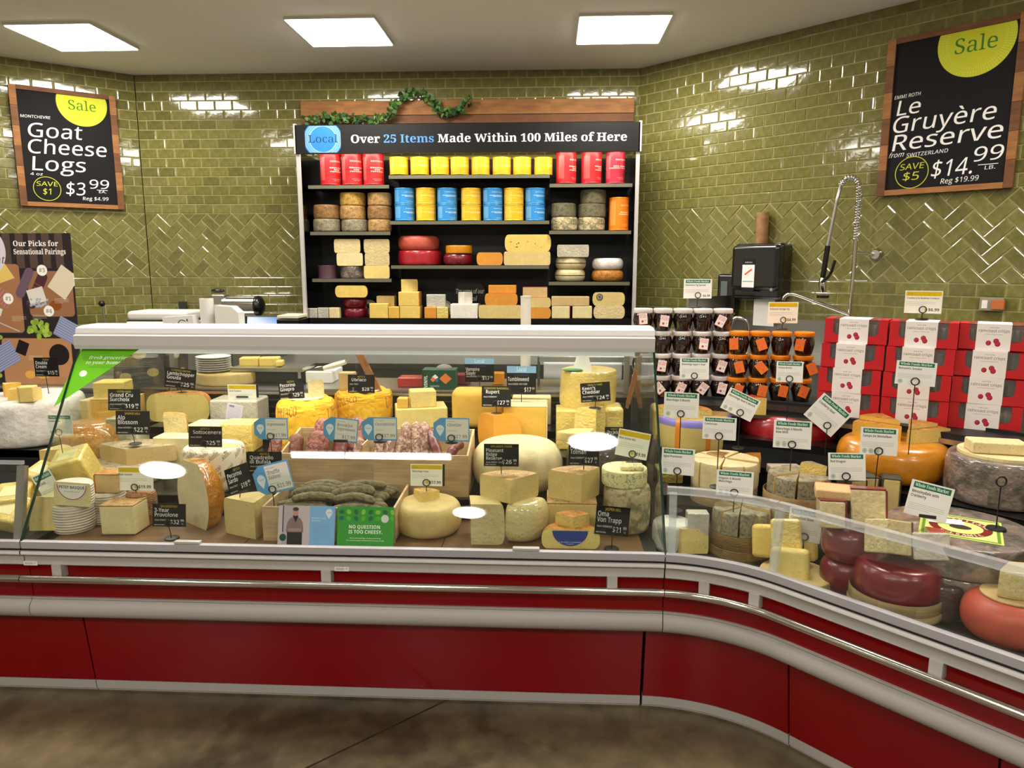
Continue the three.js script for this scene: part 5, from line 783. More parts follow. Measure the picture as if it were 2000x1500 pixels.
{ const b = [1.057,0.565,-1.997,0.258,0.106]; roundBox('low pale round box under the front red wheel', [...b.slice(0, 4), 0.065]); const w = b[3] * 0.93; wheel(CW, 'big dark red waxed wheel sitting in low round box', [b[0], 0.605, b[2] - b[3] * 0.035, w, 0.115], { k: 'redwax', b: 0.3, rd: 0.3 });
  block(CP, 'speckled cut block with purple rind on front red wheel', [b[0] - 0.035, 0.721, b[2] - 0.06, 0.095, 0.1], { p: 'speck', rs: 'r', k: 'purple', d: 0.09, ry: 0.35, rx: -0.35, rz: -0.1 }); { const t = block('cheese_packet', 'film packet with white and lilac printed label on front red wheel', [b[0] + 0.075, 0.721, b[2] - 0.06, 0.1, 0.08], { p: 'filmwhite', d: 0.08, ry: -0.2, rx: -0.3 }); } cut(CP, 'speckled wedge with pink rind at edge of red wheel', [b[0] + 0.13, 0.72, b[2] - 0.13, 0.06, 0.08], { p: 'speck', k: 'pink', a: 0.9, r: 0.08, ry: PI - 0.6 }); }
{ const c0 = [1.284,0.79,-2.234], rB = 0.213, b = [c0[0], 0.6, c0[2] + rB, rB * 2, 0.19]; wheel(CW, 'huge grey-brown rinded wheel under the balsamic wheel', [b[0], 0.565, b[2] - 0.004, b[3] - 0.008, 0.127], { k: 'greyw', b: 0.12 });
  const h = 0.097, y = 0.693; wheel(CW, 'huge purple-grey wheel topped with lime balsamic label', [b[0], y, b[2], b[3], h], { k: 'greyw', b: 0.1 });
  const tx = canvasTex(512, 512, (c, w) => { c.fillStyle = '#c3cf6a'; c.fillRect(0, 0, 512, 512); c.fillStyle = '#6a8a2e'; c.fillRect(16, 16, 480, 480); c.fillStyle = '#cdd782'; c.fillRect(36, 36, 440, 440); c.strokeStyle = '#7a2218'; c.lineWidth = 56; c.beginPath(); c.arc(256, 256, 170, 0, 7); c.stroke(); c.fillStyle = '#3c3428'; c.beginPath(); c.ellipse(256, 256, 70, 50, 0, 0, 7); c.fill(); c.fillStyle = '#f0ead0'; c.font = 'bold 46px serif'; const put = (s, a0, st, flip) => { [...s].forEach((ch, i) => { c.save(); c.translate(256, 256); c.rotate(a0 + i * st); c.translate(0, flip ? 186 : -156); c.textAlign = 'center'; c.fillText(ch, 0, 0); c.restore(); }); }; put('BELLAVITANO', -1.25, 0.25); put('BALSAMIC', 0.75, -0.22, true); });
  const l = single('paper_label', printed([[-0.11, -0.11], [0.11, -0.11], [0.11, 0.11], [-0.11, 0.11]], 0.001), printMat(tx), 'square lime label with brown ring lettered balsamic', 'label'); l.rotation.set(-PI / 2, 0, -0.5); l.position.set(b[0], y + h + 0.0005, b[2] - b[3] / 2 + 0.01);
  const n = single('paper_slip', box(0.1, 0.001, 0.05), mat('#eeeae2', { r: 0.6 }), 'white blank paper slip lying on balsamic label', 'paper'); n.position.set(b[0] - 0.02, y + h + 0.0025, b[2] - b[3] / 2 - 0.04); n.rotation.y = -0.3;
  wheel(CW, 'dark shrink-wrapped wheel beside the front red wheel', [1.176,0.565,-2.029,0.125,0.11], { k: 'dark', b: 0.2 }); }
{ const b = [1.289,0.565,-1.844,0.235,0.127]; wheel(CW, 'salmon-pink waxed wheel nearest the low glass corner', b, { k: 'pink', b: 0.5, rd: 0.45 }); const d = single(CP, wheelGeo(b[3] * 0.32, 0.004), PASTE.tan, 'tan bare top disc of salmon-pink wheel', 'cheese'); d.position.set(b[0], b[1] + b[4] - 0.001, b[2] - b[3] / 2); cut(CP, 'wrapped half piece resting on salmon-pink wheel', [b[0] + 0.02, b[1] + b[4] + 0.003, b[2] - 0.07, 0.15, 0.08], { p: 'yelloww', k: 'film', a: 2.2, r: 0.085, ry: 0.3, b: 0.15 }); }
// jars on the rear ledge
const LEDGE = 0.978, ROWN = ['bottom', 'third', 'second', 'top'];
const JAR = (() => {
  const h = 0.0975, r = 0.046; const prof = [[0, 0], [r * 0.72, 0], [r * 0.78, 0.004], [r * 0.97, h * 0.42], [r, h * 0.55], [r * 0.93, h * 0.74], [r * 0.84, h * 0.82], [r * 0.84, h * 0.86]];
  return { h, r, glass: lathe(prof, 26), lid: lathe([[0, h * 1.06], [r * 0.9, h * 1.06], [r * 0.96, h * 1.04], [r * 0.97, h * 0.86], [r * 0.84, h * 0.84]], 26) };
})();
const M_FIG = new THREE.MeshPhysicalMaterial({ color: '#1d0b0e', roughness: 0.12, clearcoat: 1, clearcoatRoughness: 0.03, bumpMap: tex('lump', 1), bumpScale: 0.001 }), M_FIG2 = new THREE.MeshPhysicalMaterial({ color: '#22100a', roughness: 0.12, clearcoat: 1, clearcoatRoughness: 0.03 });
const TAG = [canvasTex(128, 160, (c, w, h) => { c.fillStyle = '#f0e6e0'; c.fillRect(0, 0, w, h); c.strokeStyle = '#d05058'; c.lineWidth = 6; c.strokeRect(0, 0, w, h); c.fillStyle = '#d23a44'; c.font = 'bold 17px sans-serif'; c.textAlign = 'center'; ['LESS GOES', 'WITH CHEESE', 'FIG SPREAD'].forEach((s, i) => c.fillText(s, 64, 28 + i * 20)); c.beginPath(); c.arc(52, 118, 17, 0, 7); c.fill(); c.fillStyle = '#7f9a8e'; c.fillRect(92, 100, 14, 14); }), canvasTex(128, 160, (c, w, h) => { c.fillStyle = '#ee7d1e'; c.fillRect(0, 0, w, h); c.fillStyle = '#e8567a'; c.font = 'bold 17px sans-serif'; c.textAlign = 'center'; ['LOVE ME', 'WITH CHEESE', 'ORANGE FIG'].forEach((s, i) => c.fillText(s, 64, 36 + i * 22)); c.beginPath(); c.arc(64, 118, 18, 0, 7); c.fill(); })].map((t) => printMat(t));
const M_LIDW = mat('#e4dcd8', { r: 0.4 }), M_LIDO = mat('#e8820f', { r: 0.35 });
function jar(kind, label, group, x, y, z, tag) {
  const t = thing('preserve_jar', label, 'jar', group); part('glass_body', JAR.glass, kind ? M_FIG2 : M_FIG, t); part('lid', JAR.lid, kind ? M_LIDO : M_LIDW, t, kind ? 'orange lid' : 'white lid');
  if (tag) { const g = part('tag', printed([[-0.02, -0.026], [0.02, -0.026], [0.02, 0.026], [-0.02, 0.026]], 0.0012), TAG[kind], t, kind ? 'orange paper tag' : 'white and red paper tag'); g.position.set(tag[0], JAR.h * 0.5 + (tag[2] ?? 0), JAR.r + 0.004); g.rotation.set(-0.06, rr(-0.2, 0.2), tag[1]); }
  t.position.set(x, y, z); t.rotation.y = -0.1; return t;
}
{
  const dy = JAR.h * 1.063 + 0.0005, zJ = -3.37 - 0.05, cols = [0.44, 0.532, 0.623, 0.714, 0.807], rows = 4;
  const tags = { '0,3': [0, 0.08, 0.01], '1,3': [0.005, -0.12], '4,3': [-0.015, -0.45], '3,2': [0.005, -0.1], '1,1': [0, -0.12], '2,1': [0.012, -0.15], '3,1': [0.0, -0.6], '4,1': [0, -0.3], '1,0': [-0.01, 0.7], '2,0': [0, -0.4], '3,0': [0.01, -0.6], '4,0': [0.005, -0.2] };
  for (let c = 0; c < 5; c++) for (let r = 0; r < rows; r++) { const tg = tags[c + ',' + r]; jar(0, ROWN[4 - rows + r] + ' row white-lid preserve jar, ' + ['first', 'second', 'third', 'fourth', 'last'][c] + ' counted from the tall glass case', 'white-lid preserve jars', cols[c], LEDGE + r * dy, zJ + rr(-0.004, 0.004), tg); }
  const co = [0.876, 0.967, 1.062, 1.16], zO = zJ + 0.04;
  const to = { '0,2': [-0.03, 0.05], '1,2': [0, 0.35], '3,2': [-0.03, -0.15], '0,1': [0.0, 0.25], '1,1': [0.005, 0.7], '3,1': [0.03, 0.4], '0,0': [0, -0.3], '1,0': [0.015, -0.2], '2,0': [0.01, -0.2], '3,0': [0, -0.35] };
  for (let c = 0; c < 4; c++) for (let r = 0; r < 3; r++) { const tg = to[c + ',' + r]; jar(1, (r === 2 ? 'top' : r ? 'middle' : 'bottom') + ' row orange-lid preserve jar, ' + ['beside white-lid jars', 'second counted from white-lid jars', 'third counted from white-lid jars', 'beside cracker cartons'][c], 'orange-lid preserve jars', co[c], LEDGE + r * dy * 1.02, zO + c * 0.01, tg); }
}
// cracker boxes: window carton with white sleeve
const CR = (() => {
  const w = 0.232, h = 0.098, d = 0.13, e = 0.0025;
  const hole = (x0, x1, sgn) => { const p = new THREE.Path(), yb = h * 0.34; p.moveTo(x0, h - 0.001); p.lineTo(x0, yb + 0.02); p.quadraticCurveTo(x0, yb, x0 + 0.02 * sgn, yb); p.lineTo(x1, yb); p.lineTo(x1, h - 0.001); p.closePath(); return p; };
  const s = new THREE.Shape([[-w / 2, 0], [w / 2, 0], [w / 2, h], [-w / 2, h]].map((p) => new THREE.Vector2(...p)));
  s.holes.push(hole(-w * 0.36, -w * 0.1, 1), hole(w * 0.36, w * 0.1, -1));
  const front = new THREE.ExtrudeGeometry(s, { depth: e, bevelEnabled: false }).translate(0, 0, d / 2 - e);
  const tray = [box(w, e, d), box(e, h, d - e, -w / 2 + e / 2, 0, 0), box(e, h, d - e, w / 2 - e / 2, 0, 0), box(w, h, e, 0, 0, -d / 2 + e / 2)];
  const top = [box(w * 0.12, e, d, -w * 0.44, h - e, 0), box(w * 0.12, e, d, w * 0.44, h - e, 0), box(w * 0.76, e, d * 0.3, 0, h - e, -d * 0.35)];
  const slices = []; for (let i = 0; i < 9; i++) for (const k of [-1, 1]) slices.push(new THREE.CylinderGeometry(h * 0.36, h * 0.36, 0.006, 10).rotateZ(PI / 2).rotateY(0.25 * Math.sin(i * 3)).translate(k * (0.014 + i * 0.0095), h * 0.42, 0.01 + 0.004 * Math.sin(i * 5)));
  return { w, h, d, front: uvBox(front), tray: join(tray), top: join(top), slices: uvBox(join(slices)), win: box(w * 0.76, 0.0012, d * 0.6, 0, h - 0.002, d * 0.14), pane: box(w * 0.74, h * 0.62, 0.001, 0, h * 0.35, d / 2 - 0.005), sleeve: join([printed(rect(w * 0.47, h), 0.0015).translate(-w * 0.03, 0, d / 2), box(w * 0.47, 0.0015, d, -w * 0.03, h, 0)]) };
})();
{
  const tx = canvasTex(512, 420, (c, w, h) => { c.fillStyle = '#ece4df'; c.fillRect(0, 0, w, h); c.fillStyle = '#4d4853'; c.textAlign = 'center'; c.font = '22px sans-serif'; c.fillText('LESLEY STOWE', 256, 60); c.font = '66px sans-serif'; c.save(); c.translate(256, 125); c.scale(1.0, 1); c.fillText('raincoast crisps', 0, 0, 480); c.restore(); c.font = '18px sans-serif'; c.fillText('cranberry and hazelnut crackers', 256, 165); for (const [x, y, r] of [[190, 300, 40], [300, 265, 42], [325, 310, 42]]) { c.fillStyle = '#9c1a2a'; c.beginPath(); c.arc(x, y, r, 0, 7); c.fill(); c.fillStyle = '#b8394a'; c.beginPath(); c.arc(x - 4, y - 4, r * 0.7, 0, 7); c.fill(); c.fillStyle = '#5a0d18'; c.beginPath(); c.arc(x + 6, y + 4, 6, 0, 7); c.fill(); } });
  const mR = mat('#c1141f', { r: 0.4 }), mS = printMat(tx, 0.5), mC = mat('#5f4a33', { r: 0.8, map: 'rind', ms: 0.05 }), mW = mat('#f6f6f6', { r: 0.08, tr: 0.95 });
  const proto = thing('cracker_box', 'red window carton of crackers with white printed sleeve', 'box', 'stacked cracker cartons on ledge');
  const bd = part('tray', CR.tray, mR, proto, 'red carton'); part('front_panel', CR.front, mR, proto, 'red carton front with cut windows'); part('top_panel', CR.top, mR, proto); part('sleeve', CR.sleeve, mS, proto, 'white printed sleeve'); const cs = part('crackers', CR.slices, mC, proto); cs.userData.kind = 'stuff'; part('window_film', CR.win, mW, proto); part('window_film', CR.pane, mW, proto);
  const spots = [[1.266,0.978,-3.014], [1.47,0.978,-2.887], [1.684,0.978,-2.789]]; let first = true;
  spots.forEach(([x, , z], c) => { for (let r = 0; r < 4; r++) { const o = first ? proto : copyOf(proto); first = false; const up = r > 1 ? 1 : 0; o.userData.label = ['bottom', 'second lowest', 'second highest', 'topmost'][r] + ' red cracker carton, ' + ['stack beside orange-lid jars', 'middle stack', 'stack farthest from the jars'][c]; o.position.set(x + up * 0.004 + (r === 3 ? 0.012 : 0) - 0.01, LEDGE + 0.0005 + r * (CR.h + 0.0022), z - 0.03 - (r === 3 ? 0.012 : 0)); o.rotation.y = R2(-30) + rr(-0.02, 0.02); } });
}
// cards on the right
const GR = { turn: -0.25 };
card(greenCard(['Manchego 3 Month'], 1), 'white and green card lettered Manchego 3 Month on painted wheel', [0.514,1.062,-2.78,0.131,0.096], 0.79, GR);
card(greenCard(['Manchego Raw 6 Month'], 2), 'tilted white and green card beside dark red wedge', [0.77,1.043,-2.9,0.129,0.092], 0.86, { rz: -0.42, turn: -0.2 });
card(greenCard(['Cantenaar'], 1), 'white and green card over ring of cream wedges', [0.62,1.012,-2.6,0.117,0.081], 0.79, GR);
card(greenCard(['Manchego 6 Month', 'Raw Milk'], 2), 'white and green card lettered Raw Milk before red wheel', [0.887,0.988,-2.62,0.129,0.101], 0.82, GR);
card(greenCard(['Cranberry Goat'], 1), 'steeply tilted white and green card above red wheel edge', [1.068,1.029,-2.78,0.13,0.112], 0.79, { rz: -0.68, turn: -0.2 });
card(greenCard(['Campo De Montalban'], 3), 'white and green card before orange waxed wheel', [1.163,0.983,-2.55,0.119,0.096], 0.8, GR);
card(greenCard(['Aged Provolone'], 1), 'white and green card lettered Aged Provolone near tall end glass', [0.48,0.881,-2.62,0.119,0.097], 0.69, GR);
card(greenCard(['Organic 6 Month', 'Manchego'], 2), 'white and green card lettered Organic Manchego behind low glass', [0.653,0.843,-2.48,0.123,0.089], 0.7, GR);
card(greenCard(['Red Dragon'], 1), 'white and green card on dark green-rinded blocks', [1.039,0.904,-2.5,0.118,0.095], 0.72, { turn: -0.35, rz: 0.08 });
card(greenCard(['Wensleydale with', 'Cranberry'], 0), 'white and green card lettered Wensleydale above red stack', [1.168,0.882,-2.2,0.116,0.109], 0.83, { turn: -0.4, rz: -0.16 });
card(greenCard(['Caramelized Onion', 'Cheddar'], 0), 'white and green card lettered Caramelized Onion Cheddar behind glass', [0.859,0.74,-2.36,0.104,0.107], 0.6, { turn: -0.35, rz: -0.06 });
card(greenCard(['Dalmatia Fig Spread'], 0, '$6.99'), 'white and green price card topping white-lid jars', [0.696,1.483,-3.47,0.13,0.09], 1.395, { rx: 0 });
card(yellowCard('Dalmatia Orange Fig', '$4.99'), 'yellow-topped price card above orange-lid jars', [1.079,1.376,-3.42,0.135,0.097], 1.297, { rx: 0 });
card(yellowCard('Cranberry & Hazelnut Crackers', '$6.99'), 'yellow-topped price card above cracker cartons', [1.471,1.45,-2.95,0.129,0.088], 1.381, { rx: 0, turn: -0.4 });
card(greenCard(['Manchego Aged 1 Year'], 1), 'white and green card standing before white-lid jars', [0.632,1.152,-3.15,0.123,0.092], 0.95, { turn: -0.1 });
card(greenCard(['Tomme Brulee'], 1), 'white and green card standing before orange-lid jars', [0.988,1.162,-3,0.103,0.085], 0.86, { turn: -0.2 });
card(greenCard(['Balsamic Smoke'], 1), 'white and green card on tall stem before cracker cartons', [1.303,1.215,-2.62,0.126,0.084], 0.86, { turn: -0.4, rz: -0.03 });
{ const t = thing('card_stand', 'empty black ring stand on the balsamic wheel', 'stand'), p = [1.383,0.791,-2.21]; part('foot', cyl(0.028, 0.026, 0.006, 24), M_STAND, t); part('stem', cyl(0.002, 0.002, 0.14, 8), M_STAND, t); part('ring', new THREE.TorusGeometry(0.015, 0.0028, 8, 24).translate(0, 0.153, 0), M_STAND, t); t.position.set(p[0], 0.791, p[2]); }

// ---------------------------------------------------------------- chalkboards, poster, wall fittings, back counters
function chalkboard(label, wallO, wallAng, u0, u1, y0, y1, W, H, draw) {
  const t = thing('chalkboard_sign', label, 'sign'), w = u1 - u0, h = y1 - y0, f = 0.05, tx = canvasTex(W, H, draw);
  const n = 6; for (const sx of [-1, 1]) for (let i = 0; i < n; i++) part('frame_board', box(f, h / n - 0.002, 0.03, sx * (w / 2 - f / 2), i * h / n, 0.015), i % 2 ? M_WOOD : M_WOODD, t);
  for (const y of [0, h - 0.035]) part('frame_board', box(w - 2 * f - 0.002, 0.035, 0.03, 0, y, 0.015), y ? M_WOODD : M_WOOD, t);
  const p = part('board', printed(rect(w - 2 * f + 0.01, h - 0.06), 0.012), printMat(tx, 0.75), t, 'black board lettered in white chalk'); p.position.set(0, 0.03, 0.006);
  t.rotation.y = wallAng; const um = (u0 + u1) / 2; t.position.set(wallO[0] + Math.cos(wallAng) * um, y0, wallO[1] - Math.sin(wallAng) * um); t.translateZ(0.012); return t;
}
function sunSale(c, x, y, r) {
  c.fillStyle = '#c5c832'; c.beginPath(); c.arc(x, y, r, 0, 7); c.fill(); c.strokeStyle = '#dcdf7a'; c.lineWidth = 2; for (let i = 0; i < 80; i++) { const a = i / 80 * 2 * PI; for (const [p, q] of [[0.72, 0.8], [0.83, 0.9], [0.92, 0.98]]) { c.beginPath(); c.moveTo(x + Math.cos(a) * r * p, y + Math.sin(a) * r * p); c.lineTo(x + Math.cos(a) * r * q, y + Math.sin(a) * r * q); c.stroke(); } }
  c.fillStyle = '#3f7a2c'; c.font = Math.round(r * 0.58) + 'px serif'; c.textAlign = 'center'; c.fillText('Sale', x, y + r * 0.3); c.textAlign = 'left';
}
function chalk(c, s, x, y, size, w, col = '#f1efec', it = '') { c.fillStyle = col; c.font = `${it} ${size}px sans-serif`; const m = c.measureText(s).width; c.save(); c.translate(x, y); c.transform(w / m, -0.03, -0.12, 1, 0, 0); c.fillText(s, 0, 0); c.restore(); }
const WL = [-3.69 - 3.0 * Math.cos(R2(40)), -6.63 + 3.0 * Math.sin(R2(40))];
chalkboard('wood-framed chalkboard advertising goat cheese logs', WL, R2(40), 3.0 - 0.945, 3.0 - 0.17, 2.075, 3.04, 640, 860, (c, w, h) => {
  c.fillStyle = '#161517'; c.fillRect(0, 0, w, h); sunSale(c, 440, 60, 178); chalk(c, 'MONTCHEVRE', 14, 212, 30, 200); chalk(c, 'Goat', 40, 355, 150, 380); chalk(c, 'Cheese', 30, 480, 150, 560); chalk(c, 'Logs', 40, 610, 150, 390); chalk(c, '4 oz', 42, 648, 30, 84);
  c.strokeStyle = '#c5c832'; c.lineWidth = 5; c.beginPath(); c.arc(146, 748, 92, 0, 7); c.stroke(); chalk(c, 'SAVE', 72, 728, 48, 150, '#c5c832'); chalk(c, '$1', 110, 795, 66, 70, '#c5c832'); chalk(c, '$3', 262, 790, 140, 150); chalk(c, '99', 430, 728, 100, 155); chalk(c, 'EA.', 500, 762, 28, 60); c.fillRect(490, 736, 80, 4); chalk(c, 'Reg $4.99', 380, 826, 38, 190);
});
chalkboard('wood-framed chalkboard advertising gruyere', [0.765, -6.63], -PI / 4, 2.06, 2.84, 2.045, 3.03, 640, 860, (c, w, h) => {
  c.fillStyle = '#161517'; c.fillRect(0, 0, w, h); sunSale(c, 430, 66, 196); chalk(c, 'EMMI ROTH', 14, 322, 28, 150); chalk(c, 'Le', 22, 420, 120, 150); chalk(c, 'Gruyère', 8, 520, 130, 560); chalk(c, 'Reserve', 10, 625, 130, 600); chalk(c, 'from', 6, 664, 40, 90, '#f1efec', 'italic'); chalk(c, 'SWITZERLAND', 110, 668, 30, 230);
  c.strokeStyle = '#c5c832'; c.lineWidth = 5; c.beginPath(); c.arc(150, 760, 92, 0, 7); c.stroke(); chalk(c, 'SAVE', 78, 742, 48, 140, '#c5c832'); chalk(c, '$5', 96, 806, 66, 100, '#c5c832'); chalk(c, '$14.', 250, 800, 130, 230); chalk(c, '99', 462, 730, 110, 160); chalk(c, 'LB.', 530, 778, 28, 60); c.fillRect(500, 748, 100, 4); chalk(c, 'Reg $19.99', 310, 840, 40, 200);
});
{ // pairing poster standing on the rear ledge of the low left case
  const tx = canvasTex(900, 1100, (c, w, h) => {
    c.fillStyle = '#2a2226'; c.fillRect(0, 0, w, h); const wood = (x, y, ww, hh, col) => { c.fillStyle = col; c.beginPath(); c.roundRect(x, y, ww, hh, 30); c.fill(); };
    c.fillStyle = '#54423c'; for (let i = 0; i < 5; i++) c.fillRect(380 + i * 100, 0, 60, 250);
    wood(60, 220, 430, 500, '#a0714e'); wood(545, 270, 345, 330, '#94694c'); wood(300, 760, 540, 340, '#b08058'); wood(0, 640, 200, 300, '#6d4c3a');
    c.save(); c.translate(690, 340); c.rotate(0.65); c.fillStyle = '#d9cdb6'; c.fillRect(30, -170, 160, 200); c.restore(); c.save(); c.translate(600, 330); c.rotate(0.5); c.fillStyle = '#6a5566'; c.beginPath(); c.roundRect(-90, -60, 70, 240, 34); c.fill(); c.fillStyle = '#4a2a30'; c.beginPath(); c.roundRect(10, -80, 76, 290, 34); c.fill(); c.fillStyle = '#8a5a56'; for (let i = 0; i < 6; i++) c.fillRect(12, 20 + i * 30, 72, 5); c.restore();
    c.fillStyle = '#d9d6cc'; c.save(); c.translate(600, 450); c.rotate(-0.25); c.fillRect(-60, -55, 130, 110); c.restore(); c.fillStyle = '#9fb0c0'; for (let i = 0; i < 24; i++) { c.beginPath(); c.arc(600 + rr(-50, 90), 490 + rr(-20, 40), 9, 0, 7); c.fill(); } c.fillStyle = '#8a4a1c'; c.beginPath(); c.ellipse(745, 520, 48, 36, 0, 0, 7); c.fill();
    c.save(); c.translate(310, 260); c.fillStyle = '#dfc06a'; c.beginPath(); c.moveTo(-40, 0); c.lineTo(70, -50); c.lineTo(140, 60); c.lineTo(20, 100); c.fill(); c.restore(); c.save(); c.translate(280, 400); c.rotate(0.75); c.fillStyle = '#b07a6c'; c.fillRect(-130, -50, 290, 100); c.fillStyle = '#8a5448'; for (let i = 0; i < 12; i++) c.fillRect(-120 + i * 24, -48, 5, 96); c.restore(); c.fillStyle = '#d6d6cf'; for (const [x, y] of [[200, 560], [260, 600], [190, 640], [290, 560]]) { c.save(); c.translate(x, y); c.rotate(0.4); c.fillRect(-36, -28, 72, 56); c.restore(); } c.fillStyle = '#b9b4b8'; c.save(); c.translate(330, 660); c.rotate(0.4); c.fillRect(-130, -5, 260, 9); c.restore();
    for (const [x, y, n, s] of [[605, 690, 34, 88], [240, 770, 18, 60], [90, 300, 20, 60], [200, 1020, 24, 70]]) for (let i = 0; i < n; i++) { const a = rnd() * 7, d = Math.sqrt(rnd()) * s; c.fillStyle = ['#8fae3e', '#a5c24e', '#7b9a34'][i % 3]; c.beginPath(); c.arc(x + Math.cos(a) * d, y + Math.sin(a) * d * 0.85, 17, 0, 7); c.fill(); }
    c.save(); c.translate(250, 900); c.rotate(-0.5); c.fillStyle = '#7c86ac'; c.fillRect(-140, -60, 300, 170); c.fillStyle = '#aab2cc'; for (let i = 0; i < 10; i++) c.fillRect(-140, -56 + i * 17, 300, 5); c.restore(); c.save(); c.translate(850, 690); c.rotate(0.5); c.fillStyle = '#7c86ac'; c.fillRect(-110, -50, 240, 150); c.fillStyle = '#aab2cc'; for (let i = 0; i < 8; i++) c.fillRect(-110, -46 + i * 18, 240, 5); c.restore();
    c.fillStyle = '#1c1518'; c.beginPath(); c.arc(740, 880, 78, 0, 7); c.fill(); c.save(); c.translate(455, 830); c.rotate(0.4); c.fillRect(-40, -50, 84, 100); c.restore(); c.fillStyle = '#d9a84e'; c.beginPath(); c.ellipse(600, 1010, 70, 50, 0, 0, 7); c.fill(); c.beginPath(); c.ellipse(500, 1030, 40, 30, 0, 0, 7); c.fill();
    c.fillStyle = '#d6cdd8'; c.beginPath(); c.arc(200, 130, 200, 0, 7); c.fill(); c.fillStyle = '#3a3036'; c.textAlign = 'center'; c.font = 'italic 76px serif'; c.fillText('flavors', 220, 110); c.font = '30px sans-serif'; c.fillText('OF THE', 230, 155); c.font = 'italic 76px serif'; c.fillText('moment', 230, 215); c.font = '28px sans-serif'; c.fillText('FARMSTEAD', 220, 265); c.fillText('SWEETS', 220, 297);
    c.textAlign = 'left'; c.fillStyle = '#f4f2ee'; c.font = 'bold 52px serif'; c.fillText('Our Picks for', 460, 92); c.fillText('Sensational Pairings', 460, 150, 400);
    for (const [s, x, y] of [['#1', 385, 470], ['#2', 140, 640], ['#3', 665, 265], ['#4', 690, 560], ['#5', 680, 960]]) { c.fillStyle = '#f2efe8'; c.beginPath(); c.arc(x, y, 40, 0, 7); c.fill(); c.fillStyle = '#3a3036'; c.font = '42px serif'; c.textAlign = 'center'; c.fillText(s, x, y + 14); } c.fillStyle = '#e6ddd2'; for (const [x, y] of [[740, 470], [560, 590], [400, 600], [500, 890]]) scrawl(c, 4, x, y, 110, 10);
  });
  const b = [-2.638,0.982,-3.5,0.599,0.764], o = single('poster', printed(rect(b[3], b[4]), 0.006), printMat(tx, 0.45), 'tall printed poster of cheese and fruit pairings', 'poster'); o.position.set(b[0], 1.0, -3.5); o.rotation.x = -0.02; o.scale.y = (b[1] + b[4] - 1.0) / b[4];
}
// towel dispenser, soap dispenser, faucet on the angled tile wall
const WR = (u, y, off) => [0.765 + 0.7071 * u - 0.7071 * off, y, -6.63 + 0.7071 * u + 0.7071 * off];
function onRight(t, u, y, off = 0.006) { t.position.set(...WR(u, y, off)); t.rotation.y = -PI / 4; return t; }
{
  const t = thing('towel_dispenser', 'glossy black paper towel dispenser on tiled wall', 'dispenser'), w = 0.4, h = 0.42, mB = mat('#0b0b0c', { r: 0.18, cc: 0.6 });
  part('housing', box(w, h, 0.16, 0, 0, 0.08, 0.03), mB, t); part('cover', box(w - 0.01, h * 0.8, 0.08, 0, h * 0.17, 0.17, 0.035), mB, t); const tx = canvasTex(128, 300, (c) => { c.fillStyle = '#1a1a1a'; c.fillRect(0, 0, 128, 300); c.fillStyle = '#e8e6e0'; c.fillRect(0, 50, 128, 210); c.fillStyle = '#d8563c'; c.save(); c.translate(60, 120); c.rotate(-0.6); c.fillRect(-40, -8, 90, 16); c.restore(); c.fillStyle = '#7fb0a0'; c.fillRect(8, 200, 112, 10); c.fillStyle = '#e8e6e0'; c.font = '18px sans-serif'; c.fillText('enMotion', 24, 34); });
  const s = part('instruction_label', printed(rect(0.1, 0.24), 0.002), printMat(tx), t); s.position.set(-0.04, 0.06, 0.211); part('lock', cyl(0.012, 0.012, 0.01, 16).rotateX(PI / 2).translate(0.15, 0.08, 0.2), M_STEEL, t);
  onRight(t, 1.287, 1.33);
  const p = thing('paper_towel', 'white paper towel hanging below the black dispenser', 'towel'); part('sheet', box(0.17, 0.2, 0.004, 0, 0, 0), mat('#dedad2', { r: 0.8 }), p); onRight(p, 1.32, 1.13, 0.09);
  const d = thing('soap_dispenser', 'narrow black soap dispenser beside towel dispenser', 'dispenser'); part('housing', box(0.16, 0.32, 0.1, 0, 0, 0.05, 0.025), mB, d); part('window', box(0.06, 0.14, 0.01, -0.01, 0.12, 0.1, 0.004), mat('#59605f', { r: 0.15 }), d); part('push_bar', box(0.13, 0.05, 0.03, 0, 0.01, 0.1, 0.01), mB, d); onRight(d, 0.99, 1.2);
  const r = thing('wooden_roller', 'plain wooden roller standing behind the towel dispenser', 'roller'); part('barrel', uvBox(cyl(0.045, 0.045, 0.62, 24)), mat('#c09a6a', { r: 0.6, map: 'wood', ms: 0.3 }), r); part('handle', uvBox(cyl(0.018, 0.014, 0.08, 16).translate(0, -0.08, 0)), M_WOODP, r); onRight(r, 1.25, 1.36, 0.055); r.position.y = 1.36;
}
